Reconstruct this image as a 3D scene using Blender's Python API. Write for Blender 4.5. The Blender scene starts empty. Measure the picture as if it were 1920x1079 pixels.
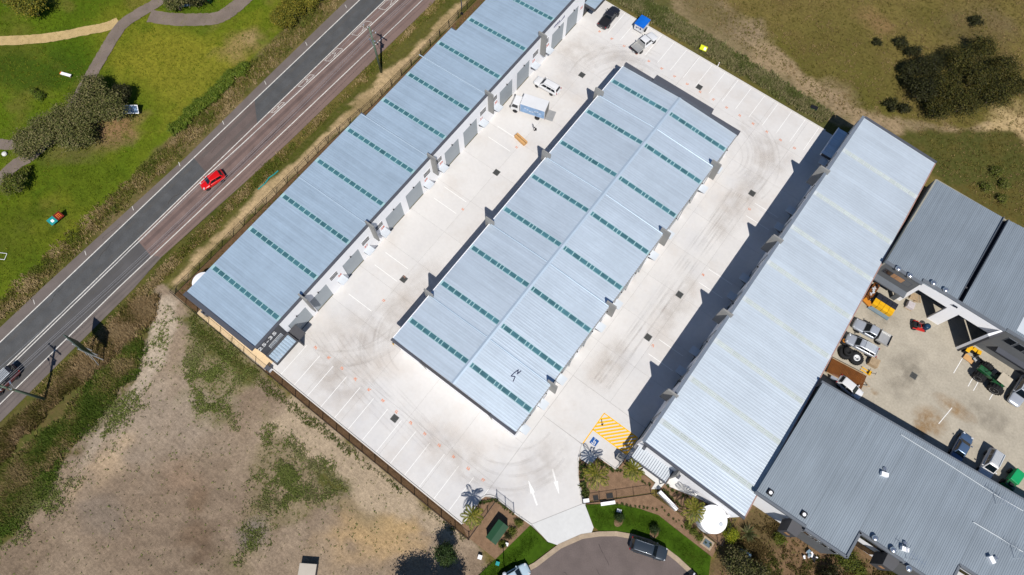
import bpy, math, random
import numpy as np
from mathutils import Vector, Matrix

# ---------------------------------------------------------------- camera, world, sun, exposure
SC = bpy.context.scene
COL = SC.collection
random.seed(7)
RNG = np.random.default_rng(11)
R = math.radians
HC = 95.0                                   # camera height above the yard
FPX, PW, PH = 1280.0, 1920.0, 1079.0        # focal length in photograph pixels (24 mm on 36 mm)

def _rotm():
    a, b, c = R(-19.925), R(0.4527), R(-37.05)
    rx = np.array([[1, 0, 0], [0, math.cos(a), -math.sin(a)], [0, math.sin(a), math.cos(a)]])
    ry = np.array([[math.cos(b), 0, math.sin(b)], [0, 1, 0], [-math.sin(b), 0, math.cos(b)]])
    rz = np.array([[math.cos(c), -math.sin(c), 0], [math.sin(c), math.cos(c), 0], [0, 0, 1]])
    return rx @ ry @ rz
RW = _rotm()

def G(px, py, z=0.0):
    """survey: the point of the place at height z that stands at photograph pixel (px, py)"""
    d = RW.T @ np.array([(px - PW / 2) / FPX, -(py - PH / 2) / FPX, -1.0])
    t = (z - HC) / d[2]
    return (float(d[0] * t), float(d[1] * t))

cam_data = bpy.data.cameras.new('camera')
cam_data.sensor_width = 36.0
cam_data.lens = 24.0
cam_data.clip_end = 3000.0
cam = bpy.data.objects.new('camera', cam_data)
COL.objects.link(cam)
m4 = Matrix([list(r) for r in RW.T]).to_4x4()
m4.translation = Vector((0, 0, HC))
cam.matrix_world = m4
SC.camera = cam

SUN_EL, SUN_SH = R(54.5), R(131.0)          # elevation; direction in which shadows fall
W = bpy.data.worlds.new('World')
SC.world = W
W.use_nodes = True
nt = W.node_tree
bg = nt.nodes['Background']
sky = nt.nodes.new('ShaderNodeTexSky')
sky.sky_type = 'NISHITA'
sky.sun_disc = False
sky.sun_elevation = SUN_EL
_sx, _sy = -math.cos(SUN_SH), -math.sin(SUN_SH)     # towards the sun
sky.sun_rotation = math.atan2(_sx, _sy)
sky.air_density = 1.0
sky.dust_density = 0.0
sky.ozone_density = 6.0
nt.links.new(sky.outputs['Color'], bg.inputs['Color'])
bg.inputs['Strength'].default_value = 0.06
sd = bpy.data.lights.new('sun', 'SUN')
sd.energy = 4.3
sd.angle = R(0.53)
sd.color = (1.0, 0.955, 0.89)
sun = bpy.data.objects.new('sun', sd)
COL.objects.link(sun)
tow = Vector((_sx * math.cos(SUN_EL), _sy * math.cos(SUN_EL), math.sin(SUN_EL)))
sun.rotation_euler = tow.to_track_quat('Z', 'Y').to_euler()
sun.location = tow * 200
vs = SC.view_settings
vs.view_transform = 'Standard'
vs.look = 'None'
vs.exposure = 0.22
vs.gamma = 1.0
vs.use_curve_mapping = False
SC.cycles.diffuse_bounces = 2
SC.cycles.max_bounces = 6
SC.cycles.transparent_max_bounces = 40

# ---------------------------------------------------------------- helpers
KALB = 0.72

def s2l(v):
    v = v / 255.0
    return v / 12.92 if v <= 0.04045 else ((v + 0.055) / 1.055) ** 2.4

def C(r, g, b, k=KALB):
    return (s2l(r) * k, s2l(g) * k, s2l(b) * k, 1.0)

MATS = {}

def mat(key, col, rough=0.7, metal=0.0, var=0.12, scale=0.8, fine=0.0, fscale=14.0, objvar=0.0, bump=0.0, bscale=20.0, spec=0.3, coat=0.0, attr=None, streak=None):
    if key in MATS:
        return MATS[key]
    m = bpy.data.materials.new(key)
    m.use_nodes = True
    n, l = m.node_tree.nodes, m.node_tree.links
    b = n['Principled BSDF']
    b.inputs['Roughness'].default_value = rough
    b.inputs['Metallic'].default_value = metal
    b.inputs['Specular IOR Level'].default_value = spec
    b.inputs['Coat Weight'].default_value = coat
    geo = n.new('ShaderNodeNewGeometry')
    val = None

    def noise(sc, det=4):
        t = n.new('ShaderNodeTexNoise')
        t.inputs['Scale'].default_value = sc
        t.inputs['Detail'].default_value = det
        l.new(geo.outputs['Position'], t.inputs['Vector'])
        return t.outputs['Fac']

    def rng(src, lo, hi, a=0.3, z=0.7):
        r = n.new('ShaderNodeMapRange')
        r.inputs['From Min'].default_value = a
        r.inputs['From Max'].default_value = z
        r.inputs['To Min'].default_value = lo
        r.inputs['To Max'].default_value = hi
        l.new(src, r.inputs['Value'])
        return r.outputs['Result']

    def mul(x, y):
        if x is None:
            return y
        q = n.new('ShaderNodeMath')
        q.operation = 'MULTIPLY'
        l.new(x, q.inputs[0])
        l.new(y, q.inputs[1])
        return q.outputs[0]
    if var:
        val = rng(noise(scale), 1 - var, 1 + var)
    if fine:
        val = mul(val, rng(noise(fscale, 3), 1 - fine, 1 + fine))
    if streak:
        mp = n.new('ShaderNodeVectorMath')
        mp.operation = 'MULTIPLY'
        mp.inputs[1].default_value = streak[:3]
        l.new(geo.outputs['Position'], mp.inputs[0])
        ts = n.new('ShaderNodeTexNoise')
        ts.inputs['Scale'].default_value = 1.0
        ts.inputs['Detail'].default_value = 5
        ts.inputs['Roughness'].default_value = 0.65
        l.new(mp.outputs[0], ts.inputs['Vector'])
        val = mul(val, rng(ts.outputs['Fac'], 1 - streak[3], 1 + streak[3], 0.34, 0.66))
    if objvar:
        oi = n.new('ShaderNodeObjectInfo')
        val = mul(val, rng(oi.outputs['Random'], 1 - objvar, 1 + objvar, 0, 1))
    if attr:
        at = n.new('ShaderNodeAttribute')
        at.attribute_name = attr
        src = at.outputs['Color']
    else:
        rg = n.new('ShaderNodeRGB')
        rg.outputs[0].default_value = col
        src = rg.outputs[0]
    if val is not None:
        mx = n.new('ShaderNodeVectorMath')
        mx.operation = 'SCALE'
        l.new(src, mx.inputs[0])
        l.new(val, mx.inputs['Scale'])
        src = mx.outputs[0]
    l.new(src, b.inputs['Base Color'])
    if bump:
        bp = n.new('ShaderNodeBump')
        bp.inputs['Strength'].default_value = bump
        bp.inputs['Distance'].default_value = 0.05
        l.new(noise(bscale, 5), bp.inputs['Height'])
        l.new(bp.outputs[0], b.inputs['Normal'])
    MATS[key] = m
    return m

def tag(o, label=None, cat=None, group=None, kind=None):
    if label: o['label'] = label
    if cat: o['category'] = cat
    if group: o['group'] = group
    if kind: o['kind'] = kind
    return o

def link(o, parent=None):
    COL.objects.link(o)
    if parent is not None:
        o.parent = parent
    return o

def thing(name, label, cat, loc=(0, 0, 0), rz=0.0, group=None):
    o = bpy.data.objects.new(name, None)
    o.empty_display_size = 0.3
    o.location = loc
    o.rotation_euler = (0, 0, rz)
    link(o)
    return tag(o, label, cat, group)

def rawmesh(name, verts, faces, material, smooth=False):
    me = bpy.data.meshes.new(name)
    me.from_pydata([tuple(v) for v in verts], [], faces)
    me.update()
    if material is not None:
        me.materials.append(material)
    if smooth:
        me.polygons.foreach_set('use_smooth', [True] * len(me.polygons))
    return me

def inst(name, me, parent=None, loc=(0, 0, 0), rz=0.0):
    o = bpy.data.objects.new(name, me)
    o.location = loc
    o.rotation_euler = (0, 0, rz)
    return link(o, parent)

class MB:
    def __init__(s):
        s.v, s.f = [], []

    def add(s, vs_, fs):
        k = len(s.v)
        s.v += [tuple(map(float, p)) for p in vs_]
        s.f += [tuple(i + k for i in f) for f in fs]
        return s

    def box(s, x0, x1, y0, y1, z0, z1):
        return s.add([(x0, y0, z0), (x1, y0, z0), (x1, y1, z0), (x0, y1, z0), (x0, y0, z1), (x1, y0, z1), (x1, y1, z1), (x0, y1, z1)],
                     [(0, 3, 2, 1), (4, 5, 6, 7), (0, 1, 5, 4), (1, 2, 6, 5), (2, 3, 7, 6), (3, 0, 4, 7)])

    def cbox(s, c, sz, rz=0.0, taper=1.0):
        """bevelled-looking box: centre of base c, size sz, rotated; taper shrinks the top"""
        ca, sa = math.cos(rz), math.sin(rz)
        vv = []
        for k, tp in ((0, 1.0), (1, taper)):
            for dx, dy in ((-1, -1), (1, -1), (1, 1), (-1, 1)):
                x, y = dx * sz[0] / 2 * tp, dy * sz[1] / 2 * tp
                vv.append((c[0] + x * ca - y * sa, c[1] + x * sa + y * ca, c[2] + k * sz[2]))
        return s.add(vv, [(0, 3, 2, 1), (4, 5, 6, 7), (0, 1, 5, 4), (1, 2, 6, 5), (2, 3, 7, 6), (3, 0, 4, 7)])

    def prism(s, poly, z0, z1):
        a = sum(poly[i][0] * poly[(i + 1) % len(poly)][1] - poly[(i + 1) % len(poly)][0] * poly[i][1] for i in range(len(poly)))
        if a < 0:
            poly = poly[::-1]
        n = len(poly)
        vv = [(p[0], p[1], z0) for p in poly] + [(p[0], p[1], z1) for p in poly]
        fs = [tuple(range(n - 1, -1, -1)), tuple(range(n, 2 * n))]
        for i in range(n):
            j = (i + 1) % n
            fs.append((i, j, n + j, n + i))
        return s.add(vv, fs)

    def sheet(s, poly, z):
        a = sum(poly[i][0] * poly[(i + 1) % len(poly)][1] - poly[(i + 1) % len(poly)][0] * poly[i][1] for i in range(len(poly)))
        if a < 0:
            poly = poly[::-1]
        return s.add([(p[0], p[1], z) for p in poly], [tuple(range(len(poly)))])

    def strip(s, pts, w, z, w2=None):
        """flat ribbon along a polyline"""
        n = len(pts)
        vv = []
        for i, p in enumerate(pts):
            a, b = pts[max(i - 1, 0)], pts[min(i + 1, n - 1)]
            d = Vector((b[0] - a[0], b[1] - a[1]))
            d.normalize()
            ww = w if w2 is None else w + (w2 - w) * i / (n - 1)
            vv += [(p[0] - d.y * ww / 2, p[1] + d.x * ww / 2, z), (p[0] + d.y * ww / 2, p[1] - d.x * ww / 2, z)]
        return s.add(vv, [(2 * i, 2 * i + 1, 2 * i + 3, 2 * i + 2) for i in range(n - 1)])

    def kerb(s, pts, w, z0, z1):
        n = len(pts)
        vv = []
        for i, p in enumerate(pts):
            a, b = pts[max(i - 1, 0)], pts[min(i + 1, n - 1)]
            d = Vector((b[0] - a[0], b[1] - a[1]))
            d.normalize()
            for sgn, z in ((1, z0), (1, z1), (-1, z1), (-1, z0)):
                vv.append((p[0] - sgn * d.y * w / 2, p[1] + sgn * d.x * w / 2, z))
        fs = []
        for i in range(n - 1):
            o = 4 * i
            for k in range(3):
                fs.append((o + k, o + k + 1, o + 4 + k + 1, o + 4 + k))
        fs += [(0, 3, 2, 1), (4 * n - 4, 4 * n - 3, 4 * n - 2, 4 * n - 1)]
        return s.add(vv, [f[::-1] for f in fs])

    def tube(s, p0, p1, r0, r1=None, n=6, cap=True):
        r1 = r0 if r1 is None else r1
        p0, p1 = Vector(p0), Vector(p1)
        d = (p1 - p0)
        if d.length < 1e-6:
            return s
        d.normalize()
        a = d.orthogonal().normalized()
        b = d.cross(a)
        vv = []
        for p, r in ((p0, r0), (p1, r1)):
            for i in range(n):
                t = 2 * math.pi * i / n
                vv.append(tuple(p + a * (math.cos(t) * r) + b * (math.sin(t) * r)))
        fs = [(i, (i + 1) % n, n + (i + 1) % n, n + i) for i in range(n)]
        if cap:
            fs += [tuple(range(n - 1, -1, -1)), tuple(range(n, 2 * n))]
        return s.add(vv, fs)

    def lathe(s, c, prof, n=20):
        """prof: (radius, z) list bottom to top"""
        vv = []
        for r, z in prof:
            for i in range(n):
                t = 2 * math.pi * i / n
                vv.append((c[0] + r * math.cos(t), c[1] + r * math.sin(t), c[2] + z))
        fs = []
        for k in range(len(prof) - 1):
            for i in range(n):
                j = (i + 1) % n
                fs.append((k * n + i, k * n + j, (k + 1) * n + j, (k + 1) * n + i))
        fs += [tuple(range(n - 1, -1, -1)), tuple(range((len(prof) - 1) * n, len(prof) * n))]
        return s.add(vv, fs)

    def mesh(s, name, material, smooth=False):
        return rawmesh(name, s.v, s.f, material, smooth)

    def build(s, name, material, parent=None, smooth=False, loc=(0, 0, 0), rz=0.0):
        return inst(name, s.mesh(name, material, smooth), parent, loc, rz)

def subsurf(o, lv=2):
    md = o.modifiers.new('subsurf', 'SUBSURF')
    md.levels = lv
    md.render_levels = lv
    return o

def bevel(o, w=0.03, seg=2):
    md = o.modifiers.new('bevel', 'BEVEL')
    md.width = w
    md.segments = seg
    md.limit_method = 'ANGLE'
    return o

def textmesh(name, body, size, material, parent, loc, rot, spacing=1.0, extrude=0.01, weight=0.0):
    cu = bpy.data.curves.new(name, 'FONT')
    cu.body = body
    cu.size = size
    cu.align_x = 'CENTER'
    cu.align_y = 'CENTER'
    cu.extrude = extrude
    cu.offset = weight
    cu.space_character = spacing
    tmp = bpy.data.objects.new(name, cu)
    COL.objects.link(tmp)
    bpy.context.view_layer.update()
    me = bpy.data.meshes.new_from_object(tmp.evaluated_get(bpy.context.evaluated_depsgraph_get()))
    bpy.data.objects.remove(tmp)
    me.name = name
    me.materials.clear()
    me.materials.append(material)
    o = bpy.data.objects.new(name, me)
    o.location = loc
    o.rotation_euler = rot
    return link(o, parent)

# smooth value noise on numpy arrays (world metres)
def vnoise(x, y, cell, seed):
    rg = np.random.default_rng(seed)
    tab = rg.random((256, 256))
    u, v = x / cell + 1000.0, y / cell + 1000.0
    i, j = np.floor(u).astype(int), np.floor(v).astype(int)
    fu, fv = u - i, v - j
    fu, fv = fu * fu * (3 - 2 * fu), fv * fv * (3 - 2 * fv)
    a, b = tab[i % 256, j % 256], tab[(i + 1) % 256, j % 256]
    c, d = tab[i % 256, (j + 1) % 256], tab[(i + 1) % 256, (j + 1) % 256]
    return (a * (1 - fu) + b * fu) * (1 - fv) + (c * (1 - fu) + d * fu) * fv

def fbm(x, y, cell, seed, oct_=4):
    s, amp, tot = 0, 1.0, 0
    for k in range(oct_):
        s = s + vnoise(x, y, cell / 2 ** k, seed + 17 * k) * amp
        tot += amp
        amp *= 0.55
    return s / tot

def sdist(x, y, poly):
    """signed distance, positive inside"""
    p = np.array(poly, float)
    d2 = np.full(x.shape, 1e18)
    ins = np.zeros(x.shape, bool)
    n = len(p)
    for i in range(n):
        a, b = p[i], p[(i + 1) % n]
        e = b - a
        wx, wy = x - a[0], y - a[1]
        t = np.clip((wx * e[0] + wy * e[1]) / (e @ e + 1e-12), 0, 1)
        d2 = np.minimum(d2, (wx - e[0] * t) ** 2 + (wy - e[1] * t) ** 2)
        cr = ((a[1] <= y) & (b[1] > y)) | ((b[1] <= y) & (a[1] > y))
        with np.errstate(divide='ignore', invalid='ignore'):
            xs = a[0] + (y - a[1]) * e[0] / (e[1] if abs(e[1]) > 1e-12 else 1e-12)
        ins ^= cr & (x < xs)
    d = np.sqrt(d2)
    return np.where(ins, d, -d)

ORD = ['first', 'second', 'third', 'fourth', 'fifth', 'sixth', 'seventh', 'eighth', 'ninth', 'tenth', 'eleventh', 'twelfth', 'thirteenth', 'fourteenth', 'fifteenth', 'sixteenth', 'seventeenth', 'eighteenth']

def pl(*pts, z=0.0):
    return [G(p[0], p[1], z) for p in pts]

# ---------------------------------------------------------------- ground
def build_ground():
    xs = np.concatenate([[-900, -400, -220], np.arange(-150, 75.1, 0.5), [130, 300, 900]])
    ys = np.concatenate([[-900, -400, -150], np.arange(-75, 150.1, 0.5), [220, 400, 900]])
    X, Y = np.meshgrid(xs, ys)
    x, y = X.ravel(), Y.ravel()
    n1, n2, n3, n4 = fbm(x, y, 14, 1), fbm(x, y, 4.5, 2), fbm(x, y, 1.8, 3), fbm(x, y, 30, 4)
    col = np.zeros((x.size, 3))
    weed = np.zeros(x.size)
    rough = np.zeros(x.size)

    def lin(c):
        return np.array(C(*c)[:3])

    def mix(c, w, k=None):
        w = w[:, None]
        col[:] = col * (1 - w) + lin(c) * w

    def sstep(d, s):
        t = np.clip(d / s * 0.5 + 0.5, 0, 1)
        return t * t * (3 - 2 * t)

    def zone(pts, c, soft=1.2, nz=2.0, wd=None, amt=1.0, alt=None, seed=2):
        p = pl(*pts)
        d = sdist(x, y, p) + (fbm(x, y, 3.5, seed, 5) - 0.5) * 2.6 * nz
        w = sstep(d, soft * 0.55) * amt
        mix(c, w)
        if alt is not None:
            mix(alt, w * np.clip((fbm(x, y, 5.5, seed + 50) - 0.42) * 5, 0, 1))
        if wd is not None:
            weed[:] = weed * (1 - w) + wd * w
        return w

    def blob(px, py, r, c, amt=0.8, el=1.0, ang=0.0, wd=None, seed=5):
        gx, gy = G(px, py)
        ca, sa = math.cos(ang), math.sin(ang)
        u, v = (x - gx) * ca + (y - gy) * sa, -(x - gx) * sa + (y - gy) * ca
        d = 1 - np.sqrt((u / (r * el)) ** 2 + (v / r) ** 2) + (fbm(x, y, 2.2, seed) - 0.5) * 1.1
        w = np.clip(d * 1.6, 0, 1) * amt
        mix(c, w)
        if wd is not None:
            weed[:] = weed * (1 - w) + wd * w
    col[:] = lin((122, 109, 60))
    mix((100, 96, 42), np.clip((n1 - 0.45) * 4, 0, 1) * 0.8)
    mix((116, 98, 58), np.clip((n2 - 0.55) * 5, 0, 1) * 0.55)
    mix((102, 98, 44), np.clip((n4 - 0.5) * 5, 0, 1) * 0.5)
    weed[:] = 0.25
    # --- park lawn left of the road
    zone([(-700, -500), (900, -500), (660, -12), (560, 70), (500, 110), (452, 135), (330, 248), (60, 535), (-60, 660), (-500, 1000)], (92, 114, 20), 0.8, 0.5, 0.05)
    lw = sstep(-x - 76.5, 1.0)
    mix((128, 126, 38), lw * np.clip((n1 - 0.46) * 4, 0, 1) * 0.7)
    mix((78, 100, 16), lw * np.clip((0.47 - n4) * 7, 0, 1) * 0.85)
    mix((124, 112, 56), lw * np.clip((n2 - 0.58) * 6, 0, 1) * 0.5)
    blob(395, 45, 2.0, (180, 155, 110), 0.7)
    blob(345, 120, 11, (142, 138, 44), 0.85, 1.5, 1.2)
    blob(280, 100, 7, (136, 132, 40), 0.7, 1.5, 0.6)
    blob(390, 160, 7, (132, 130, 42), 0.7, 1.6, 1.4)
    blob(100, 330, 7, (112, 120, 26), 0.5, 1.6, 0.8)
    blob(250, 190, 5, (84, 108, 20), 0.6, 1.5)
    blob(140, 200, 6, (104, 114, 24), 0.5, 1.5)
    blob(455, 80, 3.6, (158, 134, 88), 0.8, 1.5, 1.0)
    blob(470, 70, 2.0, (170, 146, 104), 0.6)
    blob(30, 100, 7, (120, 112, 50), 0.5, 1.8)
    blob(50, 130, 5, (58, 84, 14), 0.8, 2.5, 0.4)
    blob(130, 110, 5, (64, 92, 14), 0.7, 2)
    blob(350, 12, 6, (72, 100, 16), 0.7, 2)
    blob(215, 240, 4.0, (150, 118, 84), 0.9, 1.5, 0.9)
    blob(180, 258, 4.5, (150, 120, 88), 0.9, 1.5, 0.9)
    blob(120, 285, 3.0, (138, 110, 80), 0.8, 1.3, 0.9)
    blob(20, 450, 10, (70, 92, 18), 0.6)
    blob(150, 330, 9, (74, 100, 18), 0.6, 1.4)
    # --- left verge
    vg = zone([(800, -300), (690, -40), (640, 8), (480, 165), (370, 275), (110, 520), (-100, 720), (-300, 880), (-420, 900), (-60, 640), (60, 532), (330, 245), (452, 132), (520, 60), (600, -60)], (92, 92, 40), 0.9, 0.8, 0.55, alt=(128, 112, 76), seed=21)
    blob(430, 200, 2.0, (150, 128, 92), 0.8, 2.2, 1.55)
    blob(300, 300, 2.0, (142, 122, 84), 0.7, 2.5, 1.55)
    # --- right verge: grass next to the road, sandy track along the fence
    zone([(790, -60), (820, 10), (640, 200), (540, 290), (460, 340), (300, 470), (250, 540), (-60, 820), (-200, 960), (-200, 1100), (0, 880), (250, 690), (350, 540), (620, 270), (905, -10), (960, -80)], (98, 96, 44), 0.6, 0.7, 0.5, alt=(78, 84, 32), seed=33)
    zone([(900, -40), (880, 8), (700, 190), (600, 285), (500, 380), (420, 455), (370, 500), (330, 545), (318, 530), (385, 455), (460, 385), (540, 305), (640, 210), (760, 105), (850, 10)], (196, 170, 130), 0.6, 1.1, 0.18, alt=(168, 146, 106), seed=41)
    zone([(640, 190), (560, 275), (450, 345), (400, 380), (420, 390), (560, 300), (660, 200)], (84, 88, 34), 0.6, 0.6, 0.5, seed=44)
    # --- vacant lot
    zone([(335, 560), (300, 545), (270, 600), (250, 680), (200, 760), (100, 860), (20, 960), (-300, 1250), (-200, 1700), (1100, 1700), (960, 1075), (880, 1020)], (161, 142, 121), 1.2, 1.6, 0.12, alt=(146, 127, 107), seed=61)
    zone([(300, 560), (250, 570), (120, 700), (0, 800), (-200, 1000), (-100, 1100), (20, 1010), (90, 900), (190, 800), (250, 720), (285, 640)], (76, 86, 36), 0.9, 1.4, 0.85, alt=(112, 94, 62), seed=66)
    zone([(-300, 1250), (20, 1010), (110, 880), (130, 830), (60, 800), (-100, 950), (-300, 1100)], (72, 92, 30), 1.2, 2.0, 0.9, seed=70)
    zone([(370, 585), (400, 600), (490, 690), (440, 740), (440, 810), (380, 790), (330, 700), (350, 640)], (126, 120, 82), 2.0, 2.6, 0.62, amt=.6, seed=72)
    zone([(500, 790), (560, 800), (660, 900), (640, 950), (560, 960), (500, 1020), (450, 1100), (420, 1000), (470, 880)], (134, 122, 90), 2.0, 3.0, 0.55, amt=.6, seed=75)
    zone([(345, 600), (365, 596), (420, 660), (470, 700), (470, 715), (410, 670)], (94, 100, 48), 0.9, 1.2, 0.8, amt=.8, seed=76)
    zone([(600, 860), (650, 890), (660, 920), (610, 930)], (84, 92, 40), 0.8, 1.0, 0.8, seed=77)
    zone([(300, 560), (330, 570), (320, 640), (280, 720), (230, 780), (190, 830), (170, 860), (140, 900), (160, 850), (220, 760), (262, 690), (285, 620)], (194, 177, 156), 0.9, 1.2, 0.14, seed=79)
    zone([(205, 820), (262, 800), (230, 890), (150, 935), (120, 930)], (206, 180, 148), 1.6, 1.6, 0.18, amt=.8, seed=81)
    blob(715, 985, 4.2, (200, 168, 114), 0.75, 1.5, 0.6, 0.1)
    blob(700, 1010, 5.0, (190, 160, 120), 0.6, 1.5, 0.6, 0.12)
    blob(690, 960, 2.5, (140, 128, 104), 0.6, 2)
    blob(300, 960, 12, (146, 127, 108), 0.75, 1.6, 0.2, 0.05)
    blob(190, 965, 3, (140, 128, 116), 0.5, 1.5)
    blob(365, 1000, 2.2, (116, 94, 74), 0.6, 1.6, 1.0)
    blob(368, 1045, 1.7, (108, 88, 70), 0.6, 1.6, 1.2)
    blob(370, 940, 2.0, (122, 100, 78), 0.6)
    blob(340, 890, 3.0, (166, 138, 114), 0.4, 1.5)
    blob(480, 1000, 3.0, (128, 122, 116), 0.6)
    blob(280, 780, 9, (176, 160, 142), 0.6, 1.3, 0.6, 0.08)
    zone([(480, 800), (520, 810), (700, 960), (890, 1030), (880, 1013), (640, 822), (560, 752)], (186, 166, 140), 1.4, 1.4, 0.2, seed=85)
    # --- dry field behind the kerb
    zone([(1130, -60), (1140, 0), (1330, 110), (1540, 238), (1600, 205), (1450, 120), (1250, 0), (1200, -60)], (104, 100, 60), 0.7, 0.9, 0.6, alt=(84, 90, 46), seed=91)
    zone([(1200, -80), (1260, 20), (1430, 130), (1560, 225), (1640, 245), (1860, 262), (1860, 240), (1700, 228), (1600, 195), (1480, 110), (1380, 40), (1300, -80)], (166, 144, 112), 0.8, 1.4, 0.3, alt=(140, 124, 92), seed=93)
    blob(1400, 55, 3.2, (170, 148, 122), 0.85, 1.6, 0.2)
    blob(1560, 180, 3.6, (164, 142, 112), 0.8, 1.6, 0.3)
    blob(1330, 15, 5, (112, 100, 62), 0.6, 2)
    blob(1650, 45, 3, (150, 118, 84), 0.6, 1.5)
    blob(1900, 245, 5, (206, 180, 134), 0.9, 1.3, 1.2)
    blob(1905, 275, 5, (190, 164, 122), 0.8, 1.3, 1.2)
    blob(1830, 60, 8, (112, 98, 66), 0.6)
    blob(1880, 40, 4, (124, 108, 78), 0.6)
    zone([(1700, 245), (1900, 250), (1990, 300), (1990, 470), (1760, 335), (1680, 260)], (102, 92, 46), 1.2, 1.2, 0.5, alt=(84, 86, 40), seed=96)
    # --- rough ground at the foot of the grey building
    zone([(1330, 1070), (1375, 985), (1410, 940), (1520, 990), (1600, 1010), (1760, 1079), (1760, 1300), (1300, 1300)], (132, 106, 80), 0.6, 0.8, 0.35, alt=(108, 92, 62), seed=99)
    # grader and wheel arcs in the bare dirt
    gx, gy = G(285, 1215)
    rr = np.hypot(x - gx, y - gy)
    band = np.clip(sdist(x, y, pl((90, 930), (230, 820), (400, 800), (470, 900), (460, 1079), (300, 1200), (-60, 1200), (-40, 1060))) / 3, 0, 1)
    wv = 0.5 + 0.5 * np.sin(rr * 3.1 + 2.2 * (n2 - .5) * 6)
    col *= (1 - 0.24 * band * wv * np.clip(n1 * 2 - .4, 0, 1))[:, None]
    # albedo variation at small scale
    k = 0.86 + 0.28 * n3
    col *= k[:, None]
    z = -0.03 - 0.10 * fbm(x, y, 2.6, 8) - 0.05 * n2
    ny, nx = X.shape
    me = bpy.data.meshes.new('ground')
    me.vertices.add(x.size)
    me.vertices.foreach_set('co', np.stack([x, y, z], 1).ravel())
    i = np.arange((nx - 1) * (ny - 1))
    r, c = i // (nx - 1), i % (nx - 1)
    a = r * nx + c
    q = np.stack([a, a + 1, a + nx + 1, a + nx], 1).ravel()
    me.loops.add(q.size)
    me.loops.foreach_set('vertex_index', q)
    me.polygons.add(i.size)
    me.polygons.foreach_set('loop_start', i * 4)
    me.polygons.foreach_set('loop_total', np.full(i.size, 4))
    me.polygons.foreach_set('use_smooth', np.ones(i.size, bool))
    me.update()
    ca = me.color_attributes.new('gcol', 'FLOAT_COLOR', 'POINT')
    ca.data.foreach_set('color', np.concatenate([col, weed[:, None]], 1).ravel())
    fa = me.attributes.new('weed', 'FLOAT', 'POINT')
    fa.data.foreach_set('value', weed)
    m = bpy.data.materials.new('ground_soil_and_grass')
    m.use_nodes = True
    n, l = m.node_tree.nodes, m.node_tree.links
    b = n['Principled BSDF']
    b.inputs['Roughness'].default_value = 0.95
    b.inputs['Specular IOR Level'].default_value = 0.1
    geo = n.new('ShaderNodeNewGeometry')

    def noise(sc, det=3, rg=0.6):
        t = n.new('ShaderNodeTexNoise')
        t.inputs['Scale'].default_value = sc
        t.inputs['Detail'].default_value = det
        t.inputs['Roughness'].default_value = rg
        l.new(geo.outputs['Position'], t.inputs['Vector'])
        return t.outputs['Fac']

    def math_(op, a_, b_):
        q_ = n.new('ShaderNodeMath')
        q_.operation = op
        for k_, v_ in ((0, a_), (1, b_)):
            if isinstance(v_, (int, float)):
                q_.inputs[k_].default_value = v_
            else:
                l.new(v_, q_.inputs[k_])
        return q_.outputs[0]

    def rng(src, lo, hi, a_=0.3, z_=0.7, clamp=True):
        r_ = n.new('ShaderNodeMapRange')
        r_.clamp = clamp
        for k_, v_ in (('From Min', a_), ('From Max', z_), ('To Min', lo), ('To Max', hi)):
            r_.inputs[k_].default_value = v_
        l.new(src, r_.inputs['Value'])
        return r_.outputs['Result']
    at = n.new('ShaderNodeAttribute')
    at.attribute_name = 'gcol'
    aw = n.new('ShaderNodeAttribute')
    aw.attribute_name = 'weed'
    rot = n.new('ShaderNodeMapping')
    rot.inputs['Rotation'].default_value = (0, 0, R(38))
    rot.inputs['Scale'].default_value = (0.35, 3.6, 1)
    l.new(geo.outputs['Position'], rot.inputs['Vector'])
    st = n.new('ShaderNodeTexNoise')
    st.inputs['Scale'].default_value = 1.0
    st.inputs['Detail'].default_value = 4
    l.new(rot.outputs[0], st.inputs['Vector'])
    val = math_('MULTIPLY', rng(noise(2.2, 5, 0.7), 0.83, 1.17, 0.36, 0.64), rng(noise(7.0, 4, 0.8), 0.79, 1.21, 0.34, 0.66))
    val = math_('MULTIPLY', val, rng(st.outputs['Fac'], 0.90, 1.10))
    sc = n.new('ShaderNodeVectorMath')
    sc.operation = 'SCALE'
    l.new(at.outputs['Color'], sc.inputs[0])
    l.new(val, sc.inputs['Scale'])
    nw = rng(noise(1.7, 5, 0.68), 0, 1, 0.32, 0.68)
    thr = math_('SUBTRACT', 1.0, aw.outputs['Fac'])
    fac = math_('MULTIPLY', math_('SUBTRACT', nw, thr), 5.0)
    cl = n.new('ShaderNodeClamp')
    l.new(math_('MULTIPLY', fac, 0.75), cl.inputs['Value'])
    cl.inputs['Max'].default_value = 0.7
    wm = n.new('ShaderNodeMix')
    wm.data_type = 'RGBA'
    wc = n.new('ShaderNodeMix')
    wc.data_type = 'RGBA'
    l.new(rng(noise(0.9, 4), 0, 1), wc.inputs['Factor'])
    wc.inputs['A'].default_value = C(86, 92, 44)
    wc.inputs['B'].default_value = C(112, 100, 58)
    l.new(cl.outputs[0], wm.inputs['Factor'])
    l.new(sc.outputs[0], wm.inputs['A'])
    l.new(wc.outputs['Result'], wm.inputs['B'])
    l.new(wm.outputs['Result'], b.inputs['Base Color'])
    bp = n.new('ShaderNodeBump')
    bp.inputs['Strength'].default_value = 0.6
    bp.inputs['Distance'].default_value = 0.12
    l.new(noise(5.0, 6, 0.7), bp.inputs['Height'])
    l.new(bp.outputs[0], b.inputs['Normal'])
    me.materials.append(m)
    g = link(bpy.data.objects.new('ground', me))
    tag(g, 'open ground of lawn, dry grass and bare dirt', kind='structure')
build_ground()

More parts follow.
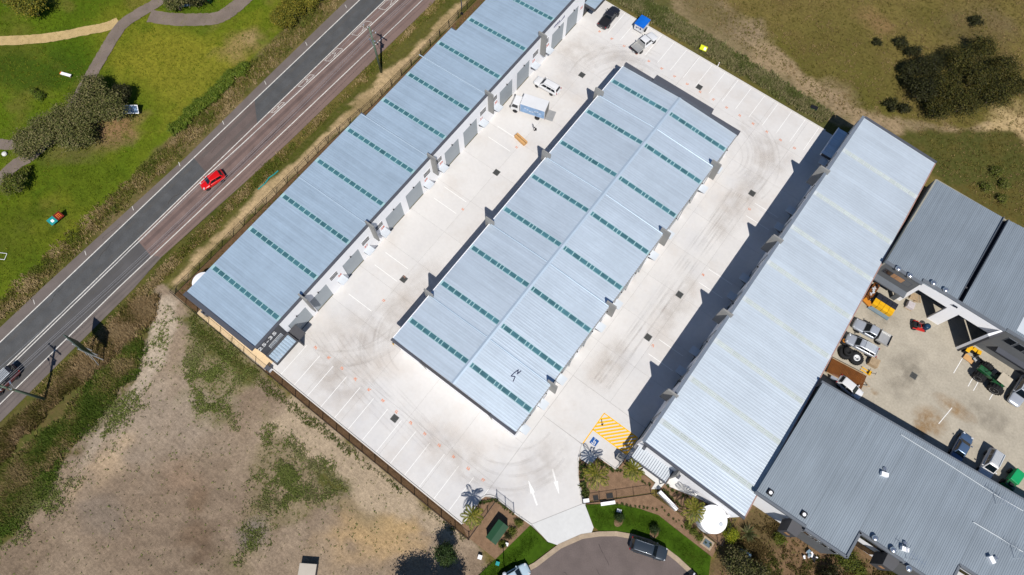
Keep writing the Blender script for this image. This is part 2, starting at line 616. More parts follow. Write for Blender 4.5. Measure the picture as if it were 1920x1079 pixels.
# ---------------------------------------------------------------- road
M_SHO = mat('shoulder_asphalt', C(122, 112, 107), 0.9, var=0.10, scale=0.5, fine=0.12, fscale=9)
M_SHO2 = mat('brown_shoulder_asphalt', C(138, 116, 108), 0.9, var=0.08, scale=0.4, fine=0.12, fscale=9)
M_DARK = mat('dark_asphalt', C(92, 93, 94), 0.85, var=0.16, scale=0.6, fine=0.16, fscale=7)
M_DARK2 = mat('worn_dark_asphalt', C(96, 94, 94), 0.85, var=0.12, scale=0.35, fine=0.12, fscale=10)
M_RED = mat('reddish_asphalt', C(134, 113, 106), 0.88, var=0.15, scale=0.5, fine=0.15, fscale=7)
M_RED2 = mat('faded_reddish_asphalt', C(116, 102, 97), 0.88, var=0.15, scale=0.5, fine=0.15, fscale=7)
M_TRACK = mat('wheel_track_asphalt', C(116, 98, 93), 0.85, var=0.15, scale=0.5, fine=0.12, fscale=10)
M_LINE = mat('road_paint_white', C(230, 226, 218), 0.7, var=0.16, scale=2, fine=0.2, fscale=6)
road = tag(MB().sheet([(-75.15, -150), (-75.2, -14), (-74.5, 14), (-74.9, 30), (-75.2, 52), (-75.4, 190), (-60.5, 190), (-62.9, 62), (-63.5, 26), (-63.9, 17), (-64.9, 0), (-64.4, -6), (-64.3, -30), (-64.6, -150)], 0.0).build('road', M_SHO), 'two lane asphalt road beside the warehouses', kind='structure')
MB().sheet([(-66.3, -0.6), (-65.6, 21), (-64.75, 61), (-61.6, 190), (-60.7, 190), (-62.95, 62), (-63.55, 26), (-63.95, 17), (-64.95, 0)], 0.004).build('shoulder', M_SHO2, road)
MB().sheet([(-73.45, -150), (-69.9, -150), (-69.9, 14.2), (-73.45, 14.9)], 0.004).build('lane_surface', M_DARK, road)
MB().sheet([(-73.45, 14.9), (-69.9, 14.2), (-69.9, 25.5), (-73.45, 28.5)], 0.004).build('lane_surface', M_RED2, road)
MB().sheet([(-73.45, 28.5), (-69.9, 25.5), (-69.9, 190), (-73.45, 190)], 0.004).build('lane_surface', M_DARK, road)
MB().sheet([(-69.9, -150), (-66.25, -150), (-66.3, -0.8), (-69.9, -0.2)], 0.004).build('lane_surface', M_DARK2, road)
MB().sheet([(-69.9, -0.2), (-66.3, -0.8), (-65.6, 21), (-64.75, 61), (-61.6, 190), (-69.9, 190)], 0.004).build('lane_surface', M_RED, road)
for pts in ([(-68.4, -0.2), (-68.1, 21), (-67.3, 61), (-65.3, 190)], [(-66.95, -0.4), (-66.5, 21), (-65.7, 61), (-63.0, 190)]):
    MB().strip(pts, 0.55, 0.008).build('wheel_track', M_TRACK, road)
def line(pts, w=0.14, name='edge_line', z=0.012):
    return MB().strip(pts, w, z).build(name, M_LINE, road)
line([(-73.43, -150), (-73.43, 190)], 0.16)
line([(-66.25, -150), (-66.3, -7.2), (-65.6, 20.8), (-65.55, 24), (-64.75, 61), (-61.7, 190)], 0.16)
line([(-69.9, -150), (-69.9, 190)], 0.15, 'centre_line')
line([(-69.5, -150), (-69.48, 13), (-69.15, 21.3), (-69.05, 24.6), (-68.1, 58.4), (-64.4, 190)], 0.15, 'centre_line')
for y0, y1 in ((28.3, 30.7), (34.7, 37.6), (41.2, 44.4), (48.0, 51.6), (55.0, 59.0), (62.0, 66.2), (69.2, 73.6)):
    xr = lambda yy: -69.05 + (yy - 24.6) * 0.0281 - 0.28
    xl = -69.9 + 0.3
    b_ = MB()
    for pts in ([(xl, y0), (xl, y1)], [(xr(y0), y0 + 0.5), (xr(y1), y1 + 0.5)], [(xl - .05, y0), (xr(y0) + .05, y0 + 0.5)], [(xl - .05, y1), (xr(y1) + .05, y1 + 0.5)],
                [(xl, y0 + (y1 - y0) * .55), ((xl + xr(y1)) / 2, y0 + (y1 - y0) * .75)], [((xl + xr(y1)) / 2, y0 + (y1 - y0) * .75), (xr(y0), y0 + (y1 - y0) * .45)]):
        b_.strip(pts, 0.075, 0.012)
    b_.build('median_marking', M_LINE, road)
for y in (-25.5, -15.9, -6.2, 3.2, 12.9, 22.5, 32.2, 42.1, 52.1, 62):
    MB().strip([(-74.75, y), (-74.05, y - 0.35)], 0.09, 0.012).build('tick_mark', M_LINE, road)

# ---------------------------------------------------------------- park paths
M_PATH = mat('path_asphalt', C(136, 122, 112), 0.9, var=0.14, scale=0.5, fine=0.12, fscale=8)
M_SAND = mat('sandy_path', C(208, 180, 128), 0.95, var=0.12, scale=0.8, fine=0.15, fscale=8)
def ragged(px_pts, w, name, m, label, z, seed, n=40):
    pts = pl(*px_pts)
    P = [Vector(p) for p in pts]
    out = []
    for i in range(len(P) - 1):      # Catmull-Rom
        p0, p1, p2, p3 = P[max(i - 1, 0)], P[i], P[i + 1], P[min(i + 2, len(P) - 1)]
        for t in np.linspace(0, 1, 10, endpoint=(i == len(P) - 2)):
            out.append(0.5 * ((2 * p1) + (p2 - p0) * t + (2 * p0 - 5 * p1 + 4 * p2 - p3) * t ** 2 + (3 * p1 - p0 - 3 * p2 + p3) * t ** 3))
    rg = random.Random(seed)
    b_ = MB()
    vv = []
    for i, p in enumerate(out):
        a, c = out[max(i - 1, 0)], out[min(i + 1, len(out) - 1)]
        d = (c - a).normalized()
        wl, wr = w / 2 * rg.uniform(0.93, 1.07), w / 2 * rg.uniform(0.93, 1.07)
        vv += [(p.x - d.y * wl, p.y + d.x * wl, z), (p.x + d.y * wr, p.y - d.x * wr, z)]
    b_.add(vv, [(2 * i, 2 * i + 1, 2 * i + 3, 2 * i + 2) for i in range(len(out) - 1)])
    return tag(b_.build(name, m), label, kind='structure')
ragged([(500, -45), (470, -12), (440, 14), (410, 33), (370, 37), (320, 36), (280, 30)], 2.6, 'path', M_PATH, 'grey path at the top of the park', 0.0, 1)
ragged([(330, -40), (300, 0), (262, 24), (228, 48), (203, 85), (183, 120), (165, 150), (140, 195), (100, 250), (60, 290), (28, 310), (-10, 345), (-60, 380)], 2.1, 'path', M_PATH, 'grey path running down beside the olive trees', 0.004, 2)
ragged([(-60, 80), (0, 77), (60, 74), (110, 68), (160, 58), (200, 50), (222, 40)], 1.9, 'sandy_path', M_SAND, 'sandy path across the lawn', -0.004, 3)
ragged([(-60, 262), (-20, 267), (20, 272), (60, 268)], 1.8, 'path', M_PATH, 'short grey path beside the olive trees at the left edge', -0.008, 5)

# ---------------------------------------------------------------- concrete yard
def concrete(key, c0, c1, c2):
    """new concrete: pale, with wide dusty and cool areas and fine mottling"""
    m = mat(key, c0, 0.75, var=0.03, scale=0.3, fine=0.025, fscale=2.0, objvar=0.02)
    n, l = m.node_tree.nodes, m.node_tree.links
    rgb = [q for q in n if q.type == 'RGB'][0]
    tgt = rgb.outputs[0].links[0].to_socket
    geo = [q for q in n if q.type == 'NEW_GEOMETRY'][0]
    src = rgb.outputs[0]
    for c, sc, lo, hi, amt in ((c1, 0.11, 0.50, 0.72, 0.75), (c2, 0.07, 0.52, 0.74, 0.7), (c1, 0.9, 0.56, 0.8, 0.4)):
        t = n.new('ShaderNodeTexNoise')
        t.inputs['Scale'].default_value = sc
        t.inputs['Detail'].default_value = 6
        t.inputs['Roughness'].default_value = 0.65
        mp = n.new('ShaderNodeVectorMath')
        mp.operation = 'ADD'
        mp.inputs[1].default_value = (sc * 370, -sc * 90, 0)
        l.new(geo.outputs['Position'], mp.inputs[0])
        l.new(mp.outputs[0], t.inputs['Vector'])
        r = n.new('ShaderNodeMapRange')
        r.inputs['From Min'].default_value = lo
        r.inputs['From Max'].default_value = hi
        r.inputs['To Max'].default_value = amt
        l.new(t.outputs['Fac'], r.inputs['Value'])
        mx = n.new('ShaderNodeMix')
        mx.data_type = 'RGBA'
        l.new(r.outputs['Result'], mx.inputs['Factor'])
        l.new(src, mx.inputs['A'])
        mx.inputs['B'].default_value = c
        src = mx.outputs['Result']
    l.new(src, tgt)
    return m
M_CON = concrete('new_concrete', C(233, 230, 227), C(221, 212, 203), C(214, 214, 217))
M_CONW = mat('fresh_concrete', C(232, 232, 230), 0.75, var=0.03, scale=0.3, fine=0.03, fscale=2)
M_KERB = mat('kerb_concrete', C(232, 228, 222), 0.7, var=0.05, scale=1.0)
M_JOINT = mat('joint_filler', C(176, 172, 168), 0.9, var=0.1)
yard = tag(MB().sheet([(-40.3, -2.3), (-5.4, -2.3), (-5.4, 2), (-4, 2.7), (1.9, 2.9), (4.8, 2.7), (8.4, 7.6), (3.1, 11.8), (1.1, 15.5), (6.9, 15.6), (7, 80.2), (-40.3, 80.2)], 0.0).build('concrete_yard', M_JOINT), 'pale concrete yard between the warehouses', kind='structure')
XL = [-40.42, -33.8, -27.15, -20.0, -12.6, -5.3]
YL = [-2.3, 4.2, 10.75, 17.0, 22.6, 28.9, 35.4, 41.9, 48.4, 54.9, 61.4, 66.5, 73.4, 80.2]
gp = 0.012
def slab(poly):
    MB().prism(poly, 0.002, 0.022).build('slab', M_CON, yard)
for i in range(len(XL) - 1):
    for j in range(len(YL) - 1):
        slab([(XL[i] + gp, YL[j] + gp), (XL[i + 1] - gp, YL[j] + gp), (XL[i + 1] - gp, YL[j + 1] - gp), (XL[i] + gp, YL[j + 1] - gp)])
for x0, x1 in ((-5.3, 1.0), (1.0, 7.0)):
    for j in range(4, len(YL) - 1):
        slab([(x0 + gp, YL[j] + gp), (x1 - gp, YL[j] + gp), (x1 - gp, YL[j + 1] - gp), (x0 + gp, YL[j + 1] - gp)])
slab([(-5.27, 2.4), (-4.8, 2.7), (-3.9, 2.98), (-0.6, 2.9), (1.8, 3.05), (5.68, 9.2), (5.35, 9.45), (3.1, 11.8), (2.0, 13.4), (1.2, 15.5), (-5.27, 15.5)])
slab([(-5.27, 15.54), (6.7, 15.62), (6.92, 17.4), (6.97, 22.57), (-5.27, 22.57)])
MB().prism([(1.25, 15.5), (2.1, 13.8), (3.7, 13.9), (3.9, 15.5)], 0.002, 0.03).build('slab', M_CONW, yard)
MB().prism([(1.88, 3.08), (4.85, 2.6), (6.12, 3.05), (6.75, 4.3), (7.75, 5.95), (8.75, 7.0), (8.6, 7.65), (6.0, 9.35), (5.75, 9.2)], -0.05, 0.026).build('slab', M_CONW, yard)
# kerbs
kb = MB().kerb([(-40.2, -2.35), (-5.45, -2.42), (-5.42, 1.6), (-5.2, 2.2), (-4.7, 2.65), (-3.9, 2.92), (-0.6, 2.82), (1.9, 2.98)], 0.16, 0.0, 0.14)
tag(kb.build('kerb', M_KERB), 'white concrete kerb along the parking bays and corner garden', 'kerb')
tag(MB().kerb([(1.2, 15.6), (2.0, 13.45), (3.1, 11.85), (5.45, 9.3)], 0.15, 0.0, 0.14).build('kerb', M_KERB), 'curved pale kerb beside the entrance garden', 'kerb')
tag(MB().kerb([(3.92, 15.5), (6.72, 15.56), (6.92, 17.3)], 0.14, 0.0, 0.15).build('kerb', M_KERB), 'pale kerb at the end of the accessible parking bay', 'kerb')
tag(MB().kerb([(-40.3, 80.25), (4.0, 80.25)], 0.18, 0.0, 0.13).build('kerb', M_KERB), 'long straight pale kerb behind the far parking row', 'kerb')

# painted bays
M_WP = mat('bay_paint_white', C(248, 247, 244, 0.82), 0.6, var=0.04, scale=2)
M_OR = mat('orange_paint', C(240, 168, 138), 0.6, var=0.25, scale=6)
M_YEL = mat('yellow_paint', C(255, 190, 24, 0.85), 0.6, var=0.06, scale=3)
M_BLUE = mat('sign_blue', C(22, 92, 170), 0.6, var=0.05)
Z1, Z2 = 0.026, 0.031
bays = MB
def bayline(x0, y0, x1, y1, w=0.085):
    MB().strip([(x0, y0), (x1, y1)], w, Z1).build('bay_line', M_WP, yard)
def baymark(x, y, s=0.33):
    b_ = MB()
    for dx in (-0.55, 0.15):
        b_.strip([(x + dx * s, y - s * .6), (x + dx * s + random.uniform(-.1, .1) * s, y + s * .6)], 0.15 * s / .42, Z1)
        b_.strip([(x + dx * s, y + s * random.choice([.55, 0, -.55])), (x + (dx + .45) * s, y + s * random.choice([.55, 0, -.55]))], 0.14 * s / .42, Z2)
    b_.build('bay_number_mark', M_OR, yard)
for k in range(14):
    x = -38.25 + 2.53 * k
    bayline(x, -2.2, x, 3.15)
    if k < 13:
        baymark(x + 1.25, 3.65)
for k in range(17):
    x = -37.55 + 2.53 * k
    bayline(x, 80.1, x, 74.9)
    if k < 16:
        baymark(x + 1.25, 74.3)
for y in (12.6, 18.4, 20.9, 32.4, 34.9, 46.2, 48.7, 60.0):          # bays by the left warehouse doors
    bayline(-38.7, y, -34.3, y, 0.09)
for y in (14.9, 19.6, 33.6, 47.4):
    baymark(-33.9, y, 0.3)
for y in (31.7, 34.4, 45.4, 48.1, 59.2, 61.9):                       # bays by the right warehouse
    bayline(1.5, y, 5.6, y, 0.09)
for y in (33.1, 46.8, 60.5):
    baymark(1.4, y, 0.3)
# yellow hatch, accessible bay
hx0, hx1, hy0, hy1 = 1.25, 6.8, 18.05, 20.85
for a, b__ in (((hx0, hy0), (hx1, hy0)), ((hx1, hy0), (hx1, hy1)), ((hx1, hy1), (hx0, hy1)), ((hx0, hy1), (hx0, hy0)), ((hx0, hy0), (hx0, 15.7))):
    MB().strip([a, b__], 0.15, Z1).build('hatch_line', M_YEL, yard)
for k in range(-3, 11):
    # stripes climb at an angle, clipped to the rectangle
    c0 = hx0 + 0.15 + k * 0.62
    pts = []
    for t in np.linspace(0, 1, 60):
        y = hy0 + (hy1 - hy0) * t
        x = c0 + (y - hy0) * 0.97
        if hx0 <= x <= hx1:
            pts.append((x, y))
    if len(pts) > 3:
        MB().strip([pts[0], pts[-1]], 0.26, Z1 + .002).build('hatch_stripe', M_YEL, yard)
MB().sheet([(1.85, 16.35), (2.85, 16.35), (2.85, 17.3), (1.85, 17.3)], Z1).build('accessible_panel', M_BLUE, yard)
b_ = MB()
ring = [(2.33 + .26 * math.cos(t), 16.72 + .26 * math.sin(t)) for t in np.linspace(-2.6, 1.2, 14)]
b_.strip(ring, 0.09, Z2)
b_.strip([(2.25, 17.02), (2.28, 16.72), (2.55, 16.7), (2.66, 16.45)], 0.09, Z2)
b_.strip([(2.18, 17.18), (2.30, 17.18)], 0.12, Z2)
b_.strip([(2.27, 16.9), (2.5, 16.9)], 0.08, Z2)
b_.build('wheelchair_symbol', M_WP, yard)
# driveway arrows
for tail, head in ((G(1007, 948), G(991, 902)), (G(1048, 926), G(1036, 880))):
    t_, h_ = Vector(tail), Vector(head)
    if tail == G(1048, 926):
        t_, h_ = h_, t_
    d = (h_ - t_).normalized()
    nrm = Vector((-d.y, d.x))
    mid = t_ + (h_ - t_) * 0.5
    b_ = MB()
    b_.strip([tuple(t_), tuple(mid)], 0.22, Z1)
    b_.sheet([tuple(mid + nrm * .3), tuple(mid - nrm * .3), tuple(h_ - nrm * .04), tuple(h_ + nrm * .04)], Z1 + 0.004)
    b_.build('direction_arrow', M_WP, yard)
# drain grates
M_GRATE = mat('grate_iron', C(112, 114, 112), 0.6, metal=0.4, var=0.2, scale=5)
M_PIT = mat('dark_pit', C(60, 60, 60), 0.9, var=0.1)
def grate(px, py, w=0.95, label_='', parent=yard):
    x, y = G(px, py)
    fr = MB()
    for a in ((-w / 2, w / 2, -w / 2, -w / 2 + .07), (-w / 2, w / 2, w / 2 - .07, w / 2), (-w / 2, -w / 2 + .07, -w / 2 + .07, w / 2 - .07), (w / 2 - .07, w / 2, -w / 2 + .07, w / 2 - .07)):
        fr.box(x + a[0], x + a[1], y + a[2], y + a[3], 0.02, 0.045)
    g = fr.build('drain_grate', M_GRATE, parent)
    b_ = MB()
    for k in range(8):
        xx = x - w / 2 + .1 + k * (w - .2) / 7
        b_.box(xx - .025, xx + .025, y - w / 2 + .07, y + w / 2 - .07, 0.03, 0.042)
    b_.build('bar_grid', M_GRATE, g)
    MB().sheet([(x - w / 2 + .05, y - w / 2 + .05), (x + w / 2 - .05, y - w / 2 + .05), (x + w / 2 - .05, y + w / 2 - .05), (x - w / 2 + .05, y + w / 2 - .05)], 0.027).build('pit', M_PIT, g)
for p in ((931, 324), (757, 524), (740, 785), (1091, 141), (1311, 164), (1410, 363), (1274, 553), (1215, 633)):
    grate(*p)

# tyre marks: faint rubber arcs with broken edges
def faint(key, col, alpha, scale, fade=False):
    m = bpy.data.materials.new(key)
    m.use_nodes = True
    n, l = m.node_tree.nodes, m.node_tree.links
    b = n['Principled BSDF']
    b.inputs['Base Color'].default_value = col
    b.inputs['Roughness'].default_value = 0.9
    b.inputs['Specular IOR Level'].default_value = 0.1
    geo = n.new('ShaderNodeNewGeometry')
    t = n.new('ShaderNodeTexNoise')
    t.inputs['Scale'].default_value = scale
    t.inputs['Detail'].default_value = 4
    l.new(geo.outputs['Position'], t.inputs['Vector'])
    r = n.new('ShaderNodeMapRange')
    r.inputs['From Min'].default_value = 0.30
    r.inputs['From Max'].default_value = 0.66
    r.inputs['To Max'].default_value = alpha
    l.new(t.outputs['Fac'], r.inputs['Value'])
    out = r.outputs['Result']
    if fade:
        fa = n.new('ShaderNodeAttribute')
        fa.attribute_name = 'fade'
        mu = n.new('ShaderNodeMath')
        mu.operation = 'MULTIPLY'
        l.new(out, mu.inputs[0])
        l.new(fa.outputs['Fac'], mu.inputs[1])
        out = mu.outputs[0]
    l.new(out, b.inputs['Alpha'])
    return m
M_TYRE = faint('tyre_rubber_mark', C(160, 148, 138), 0.075, 0.4)
M_TYRE2 = faint('dark_tyre_mark', C(140, 134, 130), 0.14, 1.3)
M_DUST = faint('dust_stain', C(206, 190, 174), 0.27, 0.45, True)
_tz = [0.0232]
def stain(name, x, y, rx, ry, z, m, parent, n=20):
    ang = [2 * math.pi * k / n for k in range(n)]
    vv = [(x, y, z)] + [(x + rx * .55 * math.cos(t) * random.uniform(.8, 1.2), y + ry * .55 * math.sin(t) * random.uniform(.8, 1.2), z) for t in ang] + [(x + rx * 1.2 * math.cos(t), y + ry * 1.2 * math.sin(t), z) for t in ang]
    fs = [(0, 1 + k, 1 + (k + 1) % n) for k in range(n)] + [(1 + k, 1 + n + k, 1 + n + (k + 1) % n, 1 + (k + 1) % n) for k in range(n)]
    me = rawmesh(name, vv, fs, m)
    fa = me.attributes.new('fade', 'FLOAT', 'POINT')
    fa.data.foreach_set('value', np.array([1.0] + [.75] * n + [0.0] * n))
    return inst(name, me, parent)
def arc(cx, cy, r, a0, a1, w=0.25, m=None):
    w *= random.uniform(.8, 1.9)
    _tz[0] += 0.00006
    pts = [(cx + r * math.cos(t), cy + r * math.sin(t)) for t in np.linspace(R(a0), R(a1), 28)]
    MB().strip(pts, w, _tz[0]).build('tyre_mark', m or M_TYRE, yard)
for k in range(6):
    arc(-25.4 + random.uniform(-.6, .6), 13.4 + random.uniform(-.6, .6), 5.6 + k * 0.62, 180 + random.uniform(-20, 10), 268 + random.uniform(-10, 14), 0.22)
for k in range(4):
    arc(-41 + random.uniform(-1, 1), 14 + random.uniform(-1, 1), 11.0 + k * 0.7, -62 + random.uniform(-8, 8), 12 + random.uniform(-10, 10), 0.24)
for k in range(9):
    arc(-25.6 + random.uniform(-.5, .5), 66.0 + random.uniform(-.5, .5), 5.0 + k * 0.7, 92 + random.uniform(-16, 8), 178 + random.uniform(-10, 14), 0.24)
for k in range(10):
    arc(-8.0 + random.uniform(-.4, .4), 66.0 + random.uniform(-.5, .5), 4.4 + k * 0.62, -18 + random.uniform(-8, 8), 84 + random.uniform(-6, 16), 0.26)
for k in range(8):
    arc(-9.0 + random.uniform(-1, 1), 13 + random.uniform(-1, 1), 5.0 + k * 0.8, -88 + random.uniform(-10, 8), -12 + random.uniform(-8, 16), 0.24)
for k in range(9):
    x = -26.5 + k * 0.9 + random.uniform(-.2, .2)
    MB().strip([(x + 8 + random.uniform(-2, 2), 1.0 + k * .45), (x - 10, 3.2 + k * .5), (x - 14, 4.4 + k * .5)], 0.2, 0.0246 + k * .0001).build('tyre_mark', M_TYRE, yard)
for k in range(10):
    x = 0.5 + random.uniform(-3.4, 1.5)
    MB().strip([(x + random.uniform(-.5, .5), 24), (x, 40), (x + random.uniform(-.8, .8), 62)], 0.24, 0.0248 + k * .0001).build('tyre_mark', M_TYRE, yard)

for x, y, rx, ry in ((-33.0, 7.0, 5.5, 6.5), (-31.0, 17.0, 3.0, 8.0), (-31.0, 1.5, 6.0, 3.0), (-36.5, 68, 3.5, 4.5), (-30, 71.5, 5, 2.5), (-1.0, 70.5, 4.0, 4.5), (-.5, 60, 2.4, 8), (-2.2, 27, 2.5, 5), (0.6, 40, 2.0, 6), (-1.5, 10.5, 3.0, 4.0), (-12, 4, 7, 3)):
    _tz[0] += 0.0001
    stain('dust_stain', x, y, rx, ry, _tz[0], M_DUST, yard)

# worn wheel paths and sealed cracks on the road
M_WORN = faint('worn_wheel_path', C(128, 124, 120), 0.34, 0.5)
M_SEAL = faint('crack_sealant', C(52, 50, 50), 0.8, 2.0)
for xx in (-72.6, -70.8):
    MB().strip([(xx, -150), (xx + .05, 0), (xx, 60), (xx, 190)], .6, 0.0062).build('wheel_path', M_WORN, road)
for xx in (-68.7, -67.1):
    MB().strip([(xx, -150), (xx, -40), (xx, -1)], .55, 0.0064).build('wheel_path', M_WORN, road)
for k in range(26):
    yy = random.uniform(-30, 85)
    xx = random.uniform(-74.6, -65)
    pts = [(xx, yy)]
    for q in range(7):
        pts.append((pts[-1][0] + random.uniform(-.25, .25), pts[-1][1] + random.uniform(.25, .7)))
    MB().strip(pts, .045, 0.0098 + k * .00002).build('sealed_crack', M_SEAL, road)
for k in range(14):
    a0, r0 = random.uniform(.5, 2.6), random.uniform(3, 13)
    pts = [(17 + r * math.cos(a0 + .02 * q), -5 + r * math.sin(a0 + .02 * q)) for q, r in enumerate(np.linspace(r0, r0 + 2.2, 8) + np.random.default_rng(k).normal(size=8) * .12)]
    MB().strip(pts, .05, 0.004 + k * .00005).build('sealed_crack', M_SEAL, road)

# ---------------------------------------------------------------- cul-de-sac, lawns and garden beds
M_CDS = mat('court_asphalt', C(118, 106, 102), 0.88, var=0.12, scale=0.5, fine=0.12, fscale=8)
M_GUT = mat('gutter_concrete', C(186, 166, 142), 0.85, var=0.12, scale=1.2, fine=0.1, fscale=6)
EDGE = [(2.9, -9.5), (3.3, -5.6), (3.9, -3.1), (5.2, -0.6), (6.4, 3.1), (8.0, 5.8), (9.6, 7.4), (11.4, 8.8), (13.3, 9.8), (15.4, 10.6), (17.6, 11.0), (19.5, 11.0), (22.3, 10.7), (26, 9.2)]
tag(MB().sheet(EDGE + [(32, 4), (34, -6), (28, -22), (10, -26), (3, -18)], 0.0).build('street', M_CDS), 'dark asphalt turning circle at the entrance', kind='structure')
tag(MB().kerb(EDGE, 0.62, -0.05, 0.05).build('kerb', M_GUT), 'tan kerb and gutter round the turning circle', 'kerb')
M_LAWN = mat('watered_lawn', C(66, 94, 18), 0.95, var=0.22, scale=0.9, fine=0.2, fscale=9, bump=0.5, bscale=12, spec=0.1)
M_MULCH = mat('bark_mulch', C(146, 118, 94), 0.95, var=0.16, scale=1.6, fine=0.3, fscale=11, bump=0.6, bscale=14, spec=0.1)
M_BARK = mat('dark_bark_mulch', C(112, 88, 64), 0.95, var=0.22, scale=1.6, fine=0.3, fscale=11, bump=0.6, bscale=14, spec=0.1)
LAWN_R = [(6.05, 9.3), (9.6, 12.1), (12.2, 13.3), (14.6, 14.1), (17, 14.0), (20, 14.0), (22.8, 13.9), (24.3, 10.6), (22.4, 11.1), (19.5, 11.35), (17.5, 11.35), (15.3, 10.95), (13.1, 10.15), (11.2, 9.1), (9.4, 7.75), (8.6, 7.75)]
LAWN_L = [(1.78, 2.85), (4.78, 2.5), (5.9, 3.0), (4.8, -0.5), (3.5, -3.0), (2.9, -5.6), (2.5, -9.5), (-0.6, -9.5), (0.7, -3.2)]
tag(MB().sheet(LAWN_R, 0.0).build('lawn', M_LAWN), 'green lawn strip along the right of the turning circle', kind='structure')
tag(MB().sheet(LAWN_L, 0.0).build('lawn', M_LAWN), 'green lawn patch left of the driveway', kind='structure')
tag(MB().sheet([(-5.35, -3.25), (-5.35, 1.7), (-4.9, 2.45), (-3.9, 2.85), (1.78, 2.85), (0.68, -3.2)], -0.004).build('garden_bed', M_MULCH), 'brown mulch bed round the green cabinet', kind='structure')
tag(MB().sheet([(1.25, 15.4), (2.1, 13.5), (3.15, 11.9), (5.5, 9.35), (12.2, 15.8), (12.1, 17.2), (7, 17.5), (6.8, 15.7), (3.95, 15.4), (3.7, 13.8), (2.1, 13.75)], -0.004).build('garden_bed', M_MULCH), 'mulch garden bed with palms at the entrance', kind='structure')
tag(MB().sheet([(12.9, 16.9), (16.4, 16.0), (22.8, 15.7), (23.3, 16), (22.7, 19.6), (13.0, 19.2)], -0.004).build('garden_bed', M_MULCH), 'mulch bed round the white water tank', kind='structure')
tag(MB().sheet([(5.85, 9.25), (12.3, 15.7), (16.4, 15.9), (22.8, 15.6), (23.0, 13.95), (20, 14.0), (14.6, 14.1), (12.2, 13.3), (9.6, 12.1)], -0.008).build('garden_bed', M_MULCH), 'mulch strip between fence and lawn', kind='structure')
tag(MB().sheet([(-40.2, -2.43), (-5.5, -2.5), (-3.4, -3.5), (-42, -3.3)], 0.0).build('garden_bed', M_BARK), 'narrow bark strip between kerb and fence', kind='structure')
tag(MB().sheet([(-59, -2.9), (-54.3, -2.9), (-54.2, 80), (-57.0, 80), (-57.4, 40), (-58.4, 29)], 0.0).build('garden_bed', M_BARK), 'bark strip between road fence and left warehouse', kind='structure')
M_CREAM = mat('cream_paving', C(240, 214, 174), 0.8, var=0.06, scale=0.6, fine=0.05)
sp = tag(MB().sheet([(-54.3, -3.0), (-40.35, -3.1), (-40.35, -1.45), (-54.3, -1.45)], 0.004).build('side_path', M_JOINT), 'cream paved path at the end of the left warehouse', kind='structure')
for k in range(8):
    x0 = -54.25 + k * 1.735
    MB().box(x0 + .01, x0 + 1.725, -3.0, -1.5, 0.005, 0.03).build('paving_slab', M_CREAM, sp)
M_WPATH = mat('white_path_concrete', C(238, 236, 232), 0.7, var=0.04, scale=0.8)
tag(MB().prism([(7.0, 17.5), (12.0, 17.35), (12.0, 16.3), (12.9, 16.95), (13.2, 19.3), (7.0, 19.3)], -0.02, 0.025).build('footpath', M_WPATH), 'pale concrete path at the office entrance', kind='structure')
tag(MB().prism([(13.25, 17.9), (18.3, 19.2), (22.4, 19.45), (13.25, 19.45)], -0.02, 0.02).build('footpath', M_WPATH), 'pale concrete apron below the white end wall', kind='structure')

# neighbour's yard
M_TAN = mat('old_concrete', C(192, 183, 166), 0.85, var=0.09, scale=0.45, fine=0.1, fscale=3.5, bump=0.1)
M_RUST = faint('rust_stain', C(186, 144, 88), 0.6, 0.8, True)
M_GREY_ST = faint('oil_stain', C(150, 142, 128), 0.4, 0.6, True)
ny = tag(MB().sheet([(21.6, 36), (80, 36), (80, 66), (21.6, 66)], 0.0).build('neighbour_yard', M_TAN), "tan concrete yard between the two grey buildings", kind='structure')
for px, py, rx, ry, m in ((1745, 790, 2.4, 2.0, M_RUST), (1790, 765, 3.0, 1.2, M_RUST), (1730, 800, 1.2, 2.0, M_RUST), (1640, 735, .6, .5, M_RUST), (1650, 590, 3, 2, M_GREY_ST), (1810, 610, 2.0, 1.6, M_GREY_ST), (1700, 700, 3, 4, M_GREY_ST), (1850, 780, 4, 2, M_GREY_ST)):
    x, y = G(px, py)
    _tz[0] += 0.0001
    stain('stain', x, y, rx, ry, _tz[0] - 0.02, m, ny)
for a, b__ in ((G(1788, 700), G(1807, 668)), (G(1815, 725), G(1838, 683)), (G(1825, 733), G(1845, 697)), (G(1855, 750), G(1880, 708)), (G(1760, 795), G(1785, 765)), (G(1806, 845), G(1818, 822))):
    MB().strip([a, b__], 0.1, 0.008).build('bay_line', M_WP, ny)
grate(1713, 705, 0.9, parent=ny)

# ---------------------------------------------------------------- buildings
M_ROOF = mat('zinc_roof_sheet', (0.495, 0.62, 0.735, 1), 0.48, metal=0.5, streak=(0.13, 3.2, 0, 0.075), var=0.06, scale=0.3, fine=0.03, fscale=1.5, objvar=0.04, spec=0.5)
M_ROOFE = mat('white_roof_sheet', (0.585, 0.655, 0.72, 1), 0.48, metal=0.4, streak=(0.13, 3.2, 0, 0.055), var=0.05, scale=0.25, fine=0.02, fscale=2, objvar=0.03, spec=0.5)
M_ROOFB = mat('zinc_sheet_with_glare', (0.615, 0.705, 0.79, 1), 0.46, metal=0.5, streak=(0.13, 3.2, 0, 0.065), var=0.06, scale=0.25, fine=0.02, fscale=2, objvar=0.03, spec=0.5)  # zinc base lightened to stand in for sun glare on the middle roof
M_FLASH = mat('roof_flashing', (0.48, 0.58, 0.68, 1), 0.5, metal=0.4, var=0.04)
M_SKY = mat('skylight_teal', C(80, 128, 140), 0.35, var=0.2, scale=1.2, objvar=0.16, spec=0.5)
